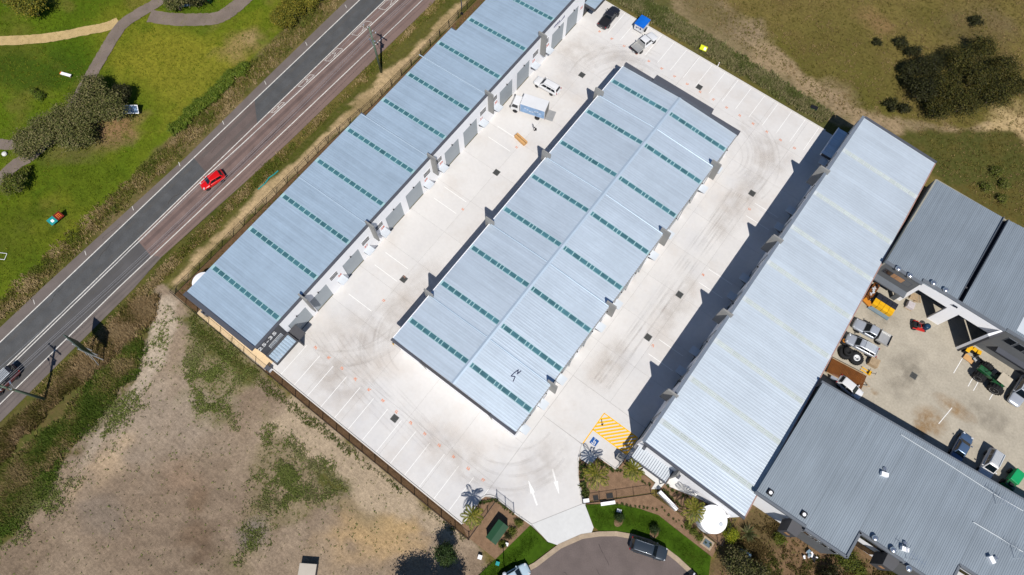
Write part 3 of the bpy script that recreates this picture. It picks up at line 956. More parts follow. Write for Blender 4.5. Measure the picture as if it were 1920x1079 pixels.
M_SKYF = mat('skylight_edge', C(178, 216, 222), 0.5, var=0.05)
M_SKY2 = mat('skylight_pale', C(208, 218, 216), 0.5, var=0.05, scale=1.2, objvar=0.05)
M_SKY2F = mat('skylight_pale_edge', C(222, 230, 234), 0.5, var=0.04)
M_WHITE = mat('white_render', C(243, 243, 245, 0.96), 0.7, var=0.025, scale=0.5)
M_CREAMW = mat('cream_wall', C(236, 212, 176), 0.8, var=0.05, scale=0.5)
M_DKG = mat('charcoal_trim', C(92, 95, 104), 0.6, var=0.06, scale=0.6)
M_DKW = mat('charcoal_wall', C(86, 86, 90), 0.7, var=0.06, scale=0.6)
M_FIN = mat('fin_grey', C(158, 157, 154), 0.7, var=0.05, scale=0.6)
M_DOOR = mat('roller_door_grey', C(172, 180, 186), 0.55, var=0.03, scale=0.6)
M_BLACK = mat('black_fitting', C(34, 34, 38), 0.5, var=0.1)
M_GLASSD = mat('dark_window_glass', C(30, 34, 40), 0.12, var=0.1, spec=0.6)
M_LOUV = mat('louvre_black', C(10, 10, 12), 0.9, var=0.0, spec=0.0)
M_AWN = mat('awning_white', C(218, 225, 232, 0.74), 0.55, var=0.03)
M_ORN = mat('orange_number', C(232, 104, 66), 0.6, var=0.08)
M_PIPE = mat('downpipe_grey', C(186, 188, 190), 0.5, var=0.05)

def rib_profile(w, nr=3, h=0.008):
    """points (y, z) across one sheet of width w"""
    p = [(0.0, 0.0)]
    pit = w / nr
    for k in range(nr):
        y = k * pit
        p += [(y + pit * .55, 0.0), (y + pit * .68, h), (y + pit * .84, h), (y + pit * .97, 0.0)]
    p.append((w, 0.0))
    return p

def sheet_mesh(name, w, x0, z0, x1, z1, m, nr=3, x0b=None, x1b=None):
    """corrugated sheet running in x, width w in y; far edge may be skewed"""
    pr = rib_profile(w, nr)
    vv, fs = [], []
    for (y, h) in pr:
        t = y / w
        xa = x0 if x0b is None else x0 + (x0b - x0) * t
        xb = x1 if x1b is None else x1 + (x1b - x1) * t
        vv += [(xa, y, z0 + h), (xb, y, z1 + h)]
    for i in range(len(pr) - 1):
        fs.append((2 * i, 2 * i + 1, 2 * i + 3, 2 * i + 2))
    me = rawmesh(name, vv, fs, m)
    return me

def ribbed_roof(parent, ya, yb, skl, xz0, xz1, m, xf0=None, xf1=None, sw=0.76, pane_m=None, edge_m=None, npane=12, sizes=None):
    """sheets and skylight strips from y=ya to yb; skl = skylight centres; xz0/xz1 = (x, z) of both ends"""
    cuts, y = [], ya
    for s_ in sorted(skl):
        if ya < s_ < yb:
            cuts.append((y, s_ - sw / 2, False))
            cuts.append((s_ - sw / 2, s_ + sw / 2, True))
            y = s_ + sw / 2
    cuts.append((y, yb, False))
    shared = {}
    for a, b, is_sky in cuts:
        if is_sky:
            x0, x1 = (xf0(a) if xf0 else xz0[0]), (xf1(a) if xf1 else xz1[0])
            z0, z1 = xz0[1], xz1[1]
            vv = [(x0, a, z0 + .004), (x1, a, z1 + .004), (x1, b, z1 + .004), (x0, b, z0 + .004)]
            if (x1 - x0) < 0:
                vv = vv[::-1]
            sk = inst('skylight', rawmesh('skylight', vv, [(0, 1, 2, 3)], edge_m), parent)
            L = x1 - x0
            segs = sizes or [1.0] * npane
            tot = sum(segs)
            pos = 0.03
            sl = (z1 - z0) / L
            for sg in segs:
                wdt = sg / tot * 0.945
                ln = abs(L) * wdt - 0.13
                key = ('p', round(ln, 2), round(sl, 4))
                if key not in shared:
                    hw = sw / 2 - 0.07
                    v2 = []
                    for yy, hh in ((-hw, 0), (-hw * .38, 0.0), (-hw * .3, .03), (-hw * .2, .03), (-hw * .1, 0), (hw * .4, 0), (hw * .48, .03), (hw * .58, .03), (hw * .66, 0), (hw, 0)):
                        v2 += [(-ln / 2, yy, hh - sl * ln / 2), (ln / 2, yy, hh + sl * ln / 2)]
                    shared[key] = rawmesh('pane', v2, [(2 * i, 2 * i + 1, 2 * i + 3, 2 * i + 2) for i in range(9)], pane_m)
                xc = x0 + L * (pos + wdt / 2)
                inst('pane', shared[key], sk, (xc, (a + b) / 2, z0 + sl * (xc - x0) + 0.022))
                pos += wdt
        else:
            n = max(1, round((b - a) / sw))
            w = (b - a) / n
            for k in range(n):
                y0 = a + k * w
                X0, X1 = (xf0(y0) if xf0 else xz0[0]), (xf1(y0) if xf1 else xz1[0])
                X0b, X1b = (xf0(y0 + w) if xf0 else None), (xf1(y0 + w) if xf1 else None)
                key = ('s', round(w, 4), round(X0, 3), round(X1, 3))
                if key not in shared:
                    shared[key] = sheet_mesh('roof_sheet', w, X0, xz0[1], X1, xz1[1], m, 2, X0b, X1b)
                inst('roof_sheet', shared[key], parent, (0, y0, 0.0))

def roller_door(parent, x, y0, y1, h, m=M_DOOR, inward=-1):
    """slatted roller door on a wall whose outer face is at x"""
    b = MB()
    n = 22
    xin = x + inward * 0.10
    for k in range(n):
        z0 = 0.03 + (h - 0.03) * k / n
        z1 = 0.03 + (h - 0.03) * (k + 1) / n
        b.add([(xin, y0, z0), (xin, y1, z0), (xin - inward * .02, y1, (z0 + z1) / 2), (xin - inward * .02, y0, (z0 + z1) / 2), (xin, y1, z1), (xin, y0, z1)], [(0, 1, 2, 3), (3, 2, 4, 5)])
    return b.build('roller_door', m, parent)

def wall_with_doors(parent, x0, x1, ya, yb, zt, doors, m, z_at=None):
    """wall slab between x0..x1 from ya to yb with openings [(y0,y1,h)]"""
    b = MB()
    y = ya
    for d0, d1, h in sorted(doors):
        if d0 > y:
            b.box(x0, x1, y, d0, -0.05, zt)
        b.box(x0, x1, d0, d1, h, zt)
        y = d1
    if y < yb:
        b.box(x0, x1, y, yb, -0.05, zt)
    return b.build('wall', m, parent)

def awning(parent, x_in, x_out, y0, y1, z, m=None):
    """small box canopy with side brackets"""
    sgn = 1 if x_out > x_in else -1
    a = MB()
    xa, xb = min(x_in, x_out), max(x_in, x_out)
    a.box(xa, xb, y0, y1, z, z + 0.10)
    o = a.build('awning', m or M_AWN, parent)
    for yy in (y0 + .02, y1 - .10):
        br = MB()
        br.add([(x_in, yy, z - .55), (x_in, yy, z), (x_out, yy, z), (x_in, yy + .08, z - .55), (x_in, yy + .08, z), (x_out, yy + .08, z)],
               [(0, 1, 2), (3, 5, 4), (0, 2, 5, 3), (0, 3, 4, 1), (1, 4, 5, 2)])
        br.build('bracket', M_DKG, o)
    return o

def louvre(parent, x, y0, y1, z0, z1, out=1):
    fr = MB()
    t = 0.03 * out
    xa, xb = min(x, x + t), max(x, x + t)
    h = (z1 - z0)
    fr.box(xa, xb, y0, y1, z1 - .04, z1)
    for k in (1, 2):
        zc = z0 + h * k / 3
        fr.box(xa, xb, y0, y1, zc - .035, zc + .035)
    fr.box(xa, xb, y0, y1, z0, z0 + .04)
    w = fr.build('louvre_window', M_WHITE, parent)
    xg = x + 0.012 * out
    for k in range(3):
        za, zb = z0 + h * k / 3 + .03, z0 + h * (k + 1) / 3 - .03
        vv = [(xg, y0 + .03, za), (xg, y1 - .03, za), (xg, y1 - .03, zb), (xg, y0 + .03, zb)]
        inst('pane', rawmesh('pane', vv if out > 0 else vv[::-1], [(0, 1, 2, 3)], M_LOUV), w)
    return w

def fin(parent, x_in, x_out, y, z0=2.95, z1=7.85, t=0.22, m=M_FIN):
    """blade wall hung between two units, its lower outer corner cut back"""
    sgn = 1 if x_out > x_in else -1
    prof = [(x_in - sgn * .55, z1), (x_out - sgn * .1, z1), (x_out, z1 - .15), (x_out, z0), (x_in, z0), (x_in, z1 - 1.0), (x_in - sgn * .55, z1 - 1.0)]
    n = len(prof)
    vv = [(p[0], y - t / 2, p[1]) for p in prof] + [(p[0], y + t / 2, p[1]) for p in prof]
    fs = [tuple(range(n)), tuple(range(2 * n - 1, n - 1, -1))] + [(i, n + i, n + (i + 1) % n, (i + 1) % n) for i in range(n)]
    if sgn < 0:
        fs = [f[::-1] for f in fs]
    return inst('blade_wall', rawmesh('blade_wall', vv, fs, m), parent)

def wall_lamp(parent, x, y, z, out=1):
    b = MB()
    b.lathe((x + .13 * out, y, z), [(.05, -.12), (.1, -.08), (.1, .08), (.05, .12)], 10)
    b.box(min(x, x + .1 * out), max(x, x + .1 * out), y - .04, y + .04, z - .03, z + .03)
    return b.build('wall_lamp', M_BLACK, parent)

def number(parent, txt, x, y, z, size=0.75, m=M_ORN, spacing=1.0, weight=0.012):
    return textmesh('unit_number', txt, size, m, parent, (x + 0.012, y, z), (R(90), 0, R(90)), spacing, 0.008, weight)

# ---- left warehouse ------------------------------------------------
A = thing('warehouse', 'long warehouse with pale blue roof and teal skylights beside the road', 'warehouse', (0, 0, 0))
AX, AY0, AY1 = -40.4, -1.45, 75.0
fins = [7.45, 21.1, 34.8, 48.6, 62.4]
doors = [(3.45, 6.9), (7.85, 11.2), (14.6, 18.0)]
for f in fins[1:4]:
    doors += [(f + 2.9, f + 6.35), (f + 7.45, f + 10.9)]
doors += [(65.6, 69.1), (69.9, 73.3)]
wall_with_doors(A, AX - .22, AX, 2.75, AY1, 7.0, [(a, b, 4.45) for a, b in doors], M_WHITE)
MB().box(AX - .22, AX + .02, AY0, 2.75, -0.05, 7.0).build('wall', M_DKW, A)
MB().box(-54.1, AX - .22, AY0, AY0 + .22, -0.05, 5.7).build('wall', M_CREAMW, A)
MB().box(-54.1, AX - .22, AY1 - .22, AY1, -0.05, 5.8).build('wall', M_WHITE, A)
for xe, ya, yb in ((-54.1, AY0 + .22, 34.9), (-53.25, 34.9, 55.7), (-52.3, 55.7, AY1 - .22)):
    MB().box(xe, xe + .2, ya, yb, -0.05, 5.75).build('wall', M_CREAMW, A)
    MB().box(xe - .16, xe - .02, ya + .02, yb, 5.72, 5.87).build('gutter', M_CREAMW, A)
MB().box(AX - .36, AX + .05, AY0 - .06, AY1, 7.0, 7.16).build('parapet_cap', M_DKG, A)
# end barge: charcoal capping that follows the roof slope
b_ = MB()
for yy, hh in ((AY0 - .62, 0), (AY0 + .03, 0)):
    b_.v += [(-54.35, yy, 5.62), (-54.35, yy, 5.98), (AX - .36, yy, 7.14), (AX - .36, yy, 6.7)]
b_.f += [(0, 1, 2, 3), (7, 6, 5, 4), (0, 4, 5, 1), (1, 5, 6, 2), (2, 6, 7, 3), (3, 7, 4, 0)]
b_.build('barge_cap', M_DKG, A)
SKA = [3.35, 10.75, 17.4, 24.8, 31.5, 38.8, 44.75, 52.3, 58.9, 66.3, 73.0]
segA = [(AY0 + .05, 34.9, -54.3), (34.9, 55.75, -53.45), (55.75, AY1, -52.5)]
for ya, yb, xe in segA:
    ribbed_roof(A, ya, yb, [s_ for s_ in SKA if ya < s_ < yb], (xe, 5.9), (AX - .37, 6.93), M_ROOF, pane_m=M_SKY, edge_m=M_SKYF, npane=12)
for xe, ys in ((-54.3, 34.9), (-53.45, 55.75)):
    MB().box(xe - .02, xe + .9, ys - .06, ys + .1, 5.85, 6.0).build('step_flashing', M_DKG, A)
for ys in (21.1, 34.8, 48.6):
    MB().add([(-54.2, ys - .09, 5.915), (AX - .4, ys - .09, 6.955), (AX - .4, ys + .09, 6.955), (-54.2, ys + .09, 5.915), (-54.2, ys, 5.98), (AX - .4, ys, 7.0)], [(0, 1, 5, 4), (4, 5, 2, 3)]).build('flashing', M_FLASH, A)
for a, b in doors:
    roller_door(A, AX, a, b, 4.45)
    wall_lamp(A, AX, (a + b) / 2, 4.75)
for f in fins:
    fin(A, AX, AX + 1.0, f)
for f in fins[1:4]:
    for dy in (0.7, 11.65):
        louvre(A, AX, f + dy, f + dy + 1.5, 3.8, 4.95)
louvre(A, AX, 12.0, 13.5, 3.8, 4.95)
louvre(A, AX, 18.8, 20.3, 3.8, 4.95)
louvre(A, AX, 63.1, 64.6, 3.8, 4.95)
aw = [(12.75, 14.0, '26'), (18.55, 19.85, '27')]
k = 28
for f in fins[1:4]:
    aw += [(f + 1.05, f + 2.35, str(k)), (f + 11.2, f + 12.5, str(k + 1))]
    k += 2
aw += [(63.6, 64.9, '34')]
for a, b, t in aw:
    awning(A, AX, AX + 1.15, a, b, 2.25)
    number(A, t, AX, (a + b) / 2 + (.1 if int(t) % 2 else .2), 2.98, 0.72)
number(A, '35', AX, 74.15, 3.0, 0.72)
# entry canopy and sign of the end unit
M_SIGNW = mat('sign_white', C(248, 248, 248), 0.5, var=0.02)
textmesh('street_number_sign', '25-35', 1.3, M_SIGNW, A, (AX + .034, 0.15, 6.1), (R(90), 0, R(90)), 1.12, 0.012, 0.03)
lv = MB().box(AX + .02, AX + .05, -0.25, 2.1, 3.6, 4.75).build('louvre_window', M_SIGNW, A)
for z0 in (3.68, 4.06, 4.44):
    for y0, y1 in ((-.19, .90), (.95, 2.04)):
        MB().box(AX + .05, AX + .056, y0, y1, z0, z0 + .24).build('pane', M_GLASSD, lv)
cn = MB()
cn.box(AX + .02, AX + 2.1, AY0 - .05, AY0 + .12, 2.9, 3.35).box(AX + .02, AX + 2.1, 2.6, 2.78, 2.9, 3.35).box(AX + 1.95, AX + 2.1, AY0 + .12, 2.6, 2.9, 3.35)
cn.box(AX + .02, AX + .3, AY0 + .12, 2.6, 2.9, 3.3)
can = cn.build('entry_canopy', M_DKW, A)
for k in range(9):
    y0 = AY0 + .14 + k * 0.432
    b_ = MB()
    for (yy, hh) in ((0, 0), (.15, 0), (.19, .03), (.27, .03), (.31, 0), (.40, 0)):
        b_.v += [(AX + .3, y0 + yy, 3.2 + hh), (AX + 1.95, y0 + yy, 3.16 + hh)]
    b_.f = [(2 * i, 2 * i + 1, 2 * i + 3, 2 * i + 2) for i in range(5)]
    b_.build('roof_sheet', M_ROOF, can)
MB().add([(AX + .02, 2.78, 0), (AX + 1.9, 2.78, 0), (AX + 1.9, 2.78, 2.9), (AX + .02, 2.78, 2.9), (AX + .02, 2.95, 0), (AX + 1.9, 2.95, 0), (AX + 1.9, 2.95, 2.9), (AX + .02, 2.95, 2.9)], [(0, 1, 2, 3), (7, 6, 5, 4), (1, 5, 6, 2), (3, 2, 6, 7)]).build('blade_wall', M_DKW, A)
MB().box(AX + .02, AX + 2.0, 2.96, 4.25, 2.85, 3.1).build('canopy_return', M_DKW, A)
# far end canopy
cn2 = MB().box(AX + .02, AX + 2.2, 74.95, 75.1, 2.8, 3.25).box(AX + 2.05, AX + 2.2, 75.1, 79, 2.8, 3.25).build('entry_canopy', M_DKW, A)
MB().add([(AX - 2, 75.1, 3.15), (AX + 2.05, 75.1, 3.08), (AX + 2.05, 79, 3.08), (AX - 2, 79, 3.15)], [(0, 1, 2, 3)]).build('roof_sheet', M_ROOF, cn2)
MB().box(AX - .3, AX - .1, 75.02, 79, 0, 6.6).build('wall', M_DKW, A)
# shop sign above the door near the far end: dark blue lettering strokes without legible words
M_NAVY = mat('sign_navy', C(52, 52, 120), 0.6, var=0.1)
sg = MB()
for k in range(9):
    y0 = 65.9 + k * .19
    sg.box(AX, AX + .02, y0, y0 + .13, 5.72 + .02 * (k % 2), 6.0 + .05 * (k % 3))
sg.add([(AX + .015, 66.0, 5.35), (AX + .015, 68.9, 5.55), (AX + .015, 68.9, 6.05), (AX + .015, 68.5, 5.8), (AX + .015, 67.4, 5.55)], [(0, 1, 2, 3, 4)])
sg.build('wall_sign', M_NAVY, A)

# ---- middle warehouse ------------------------------------------------
B = thing('warehouse', 'middle warehouse with pale ridged roof, teal skylights on both slopes', 'warehouse')
BX0, BX1, BY0, BY1, BR = -27.1, -6.6, 10.75, 66.4, -16.9
finB = [18.4, 32.1, 45.8, 59.6]
dB = []
for f in [4.7] + finB:
    for a in (f + 2.9, f + 7.45):
        if a > BY0 + .6 and a + 3.4 < BY1 - .4:
            dB.append((a, a + 3.4))
wall_with_doors(B, BX1 - .2, BX1, BY0, BY1, 5.85, [(a, b, 4.3) for a, b in dB], M_WHITE)
wall_with_doors(B, BX0, BX0 + .2, BY0, BY1, 5.8, [(a, b, 4.3) for a, b in dB], M_WHITE)
for a, b in dB:
    roller_door(B, BX1, a, b, 4.3)
    roller_door(B, BX0, a, b, 4.3, inward=1)
swd = [(-26.2, -22.4), (-9.9, -7.2)]
b_ = MB()
b_.box(BX0 + .2, BX1 - .2, BY0, BY0 + .2, -0.05, 5.85)
b_.build('wall', M_WHITE, B)
MB().box(BX0 + .2, BX1 - .2, BY1 - .2, BY1, -0.05, 5.85).build('wall', M_WHITE, B)
SKB = [14.1, 20.9, 27.65, 35.3, 42.05, 49.3, 56.2, 63.15]
sz = [1.1, 1.15, 1.15, 1.15, .55, .55, 1.15, 1.15, 1.15, 1.0]
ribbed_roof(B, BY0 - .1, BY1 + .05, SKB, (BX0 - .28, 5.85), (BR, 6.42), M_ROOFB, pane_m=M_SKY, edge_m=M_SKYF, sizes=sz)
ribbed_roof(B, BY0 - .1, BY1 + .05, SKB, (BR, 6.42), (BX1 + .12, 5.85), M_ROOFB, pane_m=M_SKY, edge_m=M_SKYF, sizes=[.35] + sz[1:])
MB().add([(BR - .28, BY0 - .1, 6.43), (BR, BY0 - .1, 6.50), (BR + .28, BY0 - .1, 6.43), (BR - .28, BY1 + .05, 6.43), (BR, BY1 + .05, 6.50), (BR + .28, BY1 + .05, 6.43)], [(0, 1, 4, 3), (1, 2, 5, 4)]).build('ridge_cap', M_FLASH, B)
for ys in (18.4, 32.1, 45.8, 59.6):
    for xa, za, xb, zb in ((BX0 - .25, 5.88, BR - .3, 6.43), (BR + .3, 6.43, BX1 + .1, 5.88)):
        MB().add([(xa, ys - .09, za), (xb, ys - .09, zb), (xb, ys + .09, zb), (xa, ys + .09, za), (xa, ys, za + .065), (xb, ys, zb + .055)], [(0, 1, 5, 4), (4, 5, 2, 3)]).build('flashing', M_FLASH, B)
# far parapet: charcoal capping with a raised centre
for xa, xb, y0, y1, zt in ((BX0 - .1, -21.9, BY1 + .06, BY1 + .5, 6.5), (-21.9, -11.6, BY1 + .06, BY1 + 1.05, 7.0), (-11.6, BX1 + .2, BY1 + .06, BY1 + .5, 6.5)):
    MB().box(xa, xb, y0, y1, 5.6, zt).build('parapet_cap', M_DKG, B)
# near end: charcoal fascia with a recessed dark centre
for xa, xb, m_ in ((BX0 - .3, -22.3, M_DKG), (-22.3, -10.6, M_DKW), (-10.6, BX1 + .15, M_DKG)):
    MB().box(xa, xb, BY0 - .48, BY0 - .12, 5.72, 6.02 if m_ is M_DKG else 5.9).build('fascia', m_, B)
for f in finB:
    fin(B, BX1, BX1 + 1.0, f, z1=7.3, t=.2)
    fin(B, BX0, BX0 - 1.0, f, z1=7.3, t=.2)
for f in finB:
    for a in (f - 2.75, f + 1.5):
        awning(B, BX1, BX1 + 1.15, a, a + 1.25, 2.7)
        awning(B, BX0, BX0 - 1.15, a, a + 1.25, 2.7)
awning(B, BX1, BX1 + 1.15, 11.5, 12.7, 2.7)
for yy in np.arange(12.5, 66, 3.6):
    MB().tube((BX1 + .1, yy, 0), (BX1 + .1, yy, 5.8), .06).build('downpipe', M_PIPE, B)
    wall_lamp(B, BX1, yy + 1.2, 4.7)
MB().box(BX1 + .02, BX1 + .16, BY0 - .1, BY1, 5.72, 5.86).build('gutter', M_FIN, B)
MB().box(BX0 - .32, BX0 - .2, BY0 - .1, BY1, 5.72, 5.86).build('gutter', M_WHITE, B)
for xw in (-22.4, -10.7):
    MB().add([(xw - .08, BY0, 0), (xw - .08, BY0, 5.7), (xw - .08, BY0 - .5, 5.7), (xw + .08, BY0, 0), (xw + .08, BY0, 5.7), (xw + .08, BY0 - .5, 5.7)], [(0, 2, 1), (3, 4, 5), (0, 3, 5, 2), (1, 2, 5, 4)]).build('blade_wall', M_FIN, B)
# black cable left on the roof
M_CAB = mat('dark_cable', C(40, 44, 92), 0.5, var=0.1)
cb = thing('cable_bundle', 'dark cable tangle lying on the middle warehouse roof', 'cable', (0, 0, 0))
pts = [G(962, 716, 6.1), G(966, 707, 6.1), G(958, 706, 6.1), G(964, 700, 6.1), G(972, 694, 6.1), G(970, 702, 6.1), G(977, 696, 6.1)]
cbm = MB()
for p, q in zip(pts, pts[1:]):
    cbm.tube((p[0], p[1], 6.16), (q[0], q[1], 6.16), .055)
cbm.build('cable', M_CAB, cb)

# ---- right warehouse ------------------------------------------------
Cw = thing('warehouse', 'right warehouse with near white roof and faint pale skylights', 'warehouse')
CX, CY0, CY1 = 7.0, 19.4, 80.0
xr = lambda y: 22.25 - (y - 19.4) * 0.0455
finC = [26.7, 40.4, 54.1, 67.9]
dC = []
for f in [13.0] + finC:
    for a in (f + 2.9, f + 7.45):
        if a > CY0 + .8 and a + 3.4 < CY1 - .5:
            dC.append((a, a + 3.4))
wall_with_doors(Cw, CX, CX + .2, CY0, CY1, 7.0, [(a, b, 4.4) for a, b in dC], M_WHITE)
for a, b in dC:
    roller_door(Cw, CX, a, b, 4.4, inward=1)
MB().box(CX + .2, xr(CY0) - .1, CY0, CY0 + .2, -.05, 6.2).build('wall', M_WHITE, Cw)
MB().box(CX + .2, xr(CY1) - .1, CY1 - .2, CY1, -.05, 6.1).build('wall', M_WHITE, Cw)
MB().prism([(xr(CY0) - .3, CY0 + .2), (xr(CY0) - .1, CY0 + .2), (xr(CY1) - .1, CY1 - .2), (xr(CY1) - .3, CY1 - .2)], -.05, 6.0).build('wall', M_FIN, Cw)
MB().box(CX - .06, CX + .36, CY0 - .05, CY1 + .05, 7.0, 7.16).build('parapet_cap', mat('gutter_slate', C(126, 136, 150), 0.5, var=0.05), Cw)
SKC = [23.0, 30.0, 36.4, 43.9, 50.6, 57.4, 64.2, 73.1]
ribbed_roof(Cw, CY0 + .05, CY1, SKC, (CX + .37, 6.92), (20, 6.15), M_ROOFE, xf1=xr, pane_m=M_SKY2, edge_m=M_SKY2F, npane=11)
M_RUSTY = mat('copper_edge', C(188, 150, 140), 0.6, var=0.1)
MB().prism([(xr(CY0) + .02, CY0), (xr(CY0) + .16, CY0), (xr(CY1) + .16, CY1), (xr(CY1) + .02, CY1)], 6.0, 6.14).build('gutter', M_RUSTY, Cw)
b_ = MB()
b_.add([(CX + .36, CY0 - .28, 6.7), (CX + .36, CY0 - .28, 7.1), (xr(CY0) + .1, CY0 - .28, 6.3), (xr(CY0) + .1, CY0 - .28, 5.9), (CX + .36, CY0 + .03, 6.7), (CX + .36, CY0 + .03, 7.1), (xr(CY0) + .1, CY0 + .03, 6.3), (xr(CY0) + .1, CY0 + .03, 5.9)],
       [(0, 3, 2, 1), (4, 5, 6, 7), (1, 2, 6, 5), (0, 1, 5, 4), (3, 7, 6, 2), (0, 4, 7, 3)])
b_.build('barge_cap', M_DKG, Cw)
b_ = MB()
b_.add([(CX + .36, CY1 + .02, 6.7), (CX + .36, CY1 + .02, 7.1), (xr(CY1) + .1, CY1 + .02, 6.36), (xr(CY1) + .1, CY1 + .02, 5.9), (CX + .36, CY1 + .3, 6.7), (CX + .36, CY1 + .3, 7.1), (xr(CY1) + .1, CY1 + .3, 6.36), (xr(CY1) + .1, CY1 + .3, 5.9)],
       [(0, 3, 2, 1), (4, 5, 6, 7), (1, 2, 6, 5), (0, 1, 5, 4), (3, 7, 6, 2), (0, 4, 7, 3)])
b_.build('barge_cap', M_DKG, Cw)
for f in finC:
    fin(Cw, CX, CX - 1.1, f, z1=7.9, t=.22)
    for a in (f + 4.2, f + 7.7):
        if a + 1.2 < CY1:
            awning(Cw, CX, CX - 1.25, a, a + 1.15, 2.75)
for y in np.arange(22.5, 79, 6.9):
    wall_lamp(Cw, CX, y, 5.0, -1)
    MB().tube((CX - .1, y + 1.4, 0), (CX - .1, y + 1.4, 6.8), .06).build('downpipe', M_PIPE, Cw)
# big entry canopy at the far end
c2 = MB().box(CX - 1.75, CX - 1.6, 73.6, 79.4, 2.7, 3.15).build('entry_canopy', M_WHITE, Cw)
MB().box(CX - 1.6, CX, 73.6, 73.75, 2.7, 3.1).build('fascia', M_DKW, c2)
for k in range(8):
    MB().box(CX - 1.6, CX - .02, 73.77 + k * .705, 73.77 + k * .705 + .69, 3.0, 3.03 + .01 * (k % 2)).build('roof_sheet', M_ROOF, c2)
# near end: canopy with ribbed roof
c3 = MB().box(CX + .15, CX + 5.75, CY0 - 1.95, CY0 - 1.8, 2.75, 3.15).box(CX + .15, CX + .3, CY0 - 1.8, CY0, 2.75, 3.15).box(CX + 5.6, CX + 5.75, CY0 - 1.8, CY0, 2.75, 3.15).build('entry_canopy', M_DKG, Cw)
for k in range(16):
    x0 = CX + .31 + k * .33
    MB().add([(x0, CY0 - 1.8, 2.98), (x0 + .2, CY0 - 1.8, 2.98), (x0 + .22, CY0 - 1.8, 3.1), (x0 + .325, CY0 - 1.8, 3.1), (x0, CY0, 3.1), (x0 + .2, CY0, 3.1), (x0 + .22, CY0, 3.22), (x0 + .325, CY0, 3.22)],
             [(0, 1, 5, 4), (1, 2, 6, 5), (2, 3, 7, 6)]).build('roof_sheet', M_AWN, c3)
for xw in (CX + .4, CX + 5.55):
    MB().tube((xw, CY0 - 1.85, 0), (xw, CY0 - 1.85, 2.75), .07).build('canopy_post', M_DKG, Cw)
MB().box(CX + 5.75, CX + 6.0, CY0 - .9, CY0, 2.2, 6.6).build('blade_wall', M_FIN, Cw)
hd = MB().tube((CX + .55, CY0 - .35, 5.9), (CX + .95, CY0 - .35, 5.9), .32, n=12).build('vent_cowl', M_DKG, Cw)
hd = MB().tube((CX + 6.2, CY0 - .4, 4.2), (CX + 6.6, CY0 - .4, 4.2), .3, n=12).build('vent_cowl', M_DKG, Cw)

# ---- grey neighbours ------------------------------------------------
M_GROOF = mat('grey_roof_sheet', (0.262, 0.305, 0.345, 1), 0.5, metal=0.3, streak=(2.6, 0.12, 0, 0.08), var=0.06, scale=0.25, objvar=0.025, fine=0.03, spec=0.5)
M_GWALL = mat('grey_panel_wall', C(112, 114, 116), 0.75, var=0.06, scale=0.5)
M_TILT = mat('tilt_panel_wall', C(172, 168, 154), 0.8, var=0.08, scale=0.6)
M_GCAP = mat('grey_capping', C(118, 124, 132), 0.5, var=0.05)
M_SILV = mat('bright_steel', (0.75, 0.76, 0.78, 1), 0.25, metal=0.9, var=0.05)
M_PBRN = mat('tan_blind', C(196, 150, 110), 0.7, var=0.1)

def poly_roof(parent, poly, zf, m, sw=0.76, nr=3):
    """sheets running in y, one per strip in x, clipped to poly"""
    xs_ = [p[0] for p in poly]
    xa, xb = min(xs_), max(xs_)
    n = max(1, round((xb - xa) / sw))
    w = (xb - xa) / n

    def rangey(x):
        yy = []
        for i in range(len(poly)):
            a, b = poly[i], poly[(i + 1) % len(poly)]
            if (a[0] <= x < b[0]) or (b[0] <= x < a[0]):
                yy.append(a[1] + (b[1] - a[1]) * (x - a[0]) / (b[0] - a[0]))
        return (min(yy), max(yy)) if len(yy) >= 2 else None
    for k in range(n):
        x0 = xa + k * w
        rr = rangey(x0 + w * .5)
        if rr is None:
            continue
        vv = []
        pr = rib_profile(w, nr, 0.028)
        for (d, h) in pr:
            for y in rr:
                vv.append((x0 + d, y, zf(x0 + d, y) + h))
        inst('roof_sheet', rawmesh('roof_sheet', vv, [(2 * i + 1, 2 * i, 2 * i + 2, 2 * i + 3) for i in range(len(pr) - 1)], m), parent)

def whirly(parent, x, y, z):
    b = MB()
    b.lathe((x, y, z), [(.22, 0), (.22, .18), (.36, .24), (.42, .42), (.36, .6), (.16, .7)], 14)
    return b.build('roof_ventilator', M_SILV, parent, smooth=True)

D = thing('industrial_building', 'grey industrial building with white door portals behind the tan yard', 'building')
fy = 60.4
d1 = [(20.6, fy), (31.05, fy + .5), (31.0, 77.1), (20.6, 76.9)]
poly_roof(D, d1, lambda x, y: 7.05 - (y - 60) * 0.012, M_GROOF)
d2 = [(31.75, fy + .4), (38.0, fy + .7), (64, fy + 2.4), (64, 79.6), (31.7, 77.2)]
poly_roof(D, d2, lambda x, y: 7.05 - (y - 60) * 0.012, M_GROOF)
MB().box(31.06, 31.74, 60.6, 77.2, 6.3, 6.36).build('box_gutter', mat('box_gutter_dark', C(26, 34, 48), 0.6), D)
MB().box(31.0, 31.06, 60.9, 77.15, 6.2, 7.12).build('gutter_wall', M_GCAP, D)
MB().box(31.74, 31.8, 60.9, 77.2, 6.2, 7.0).build('gutter_wall', M_GCAP, D)
MB().box(20.55, 20.75, fy, 76.9, -.05, 6.95).build('wall', M_TILT, D)
MB().box(20.75, 64, 77.0, 77.2, -.05, 6.7).build('wall', M_TILT, D)
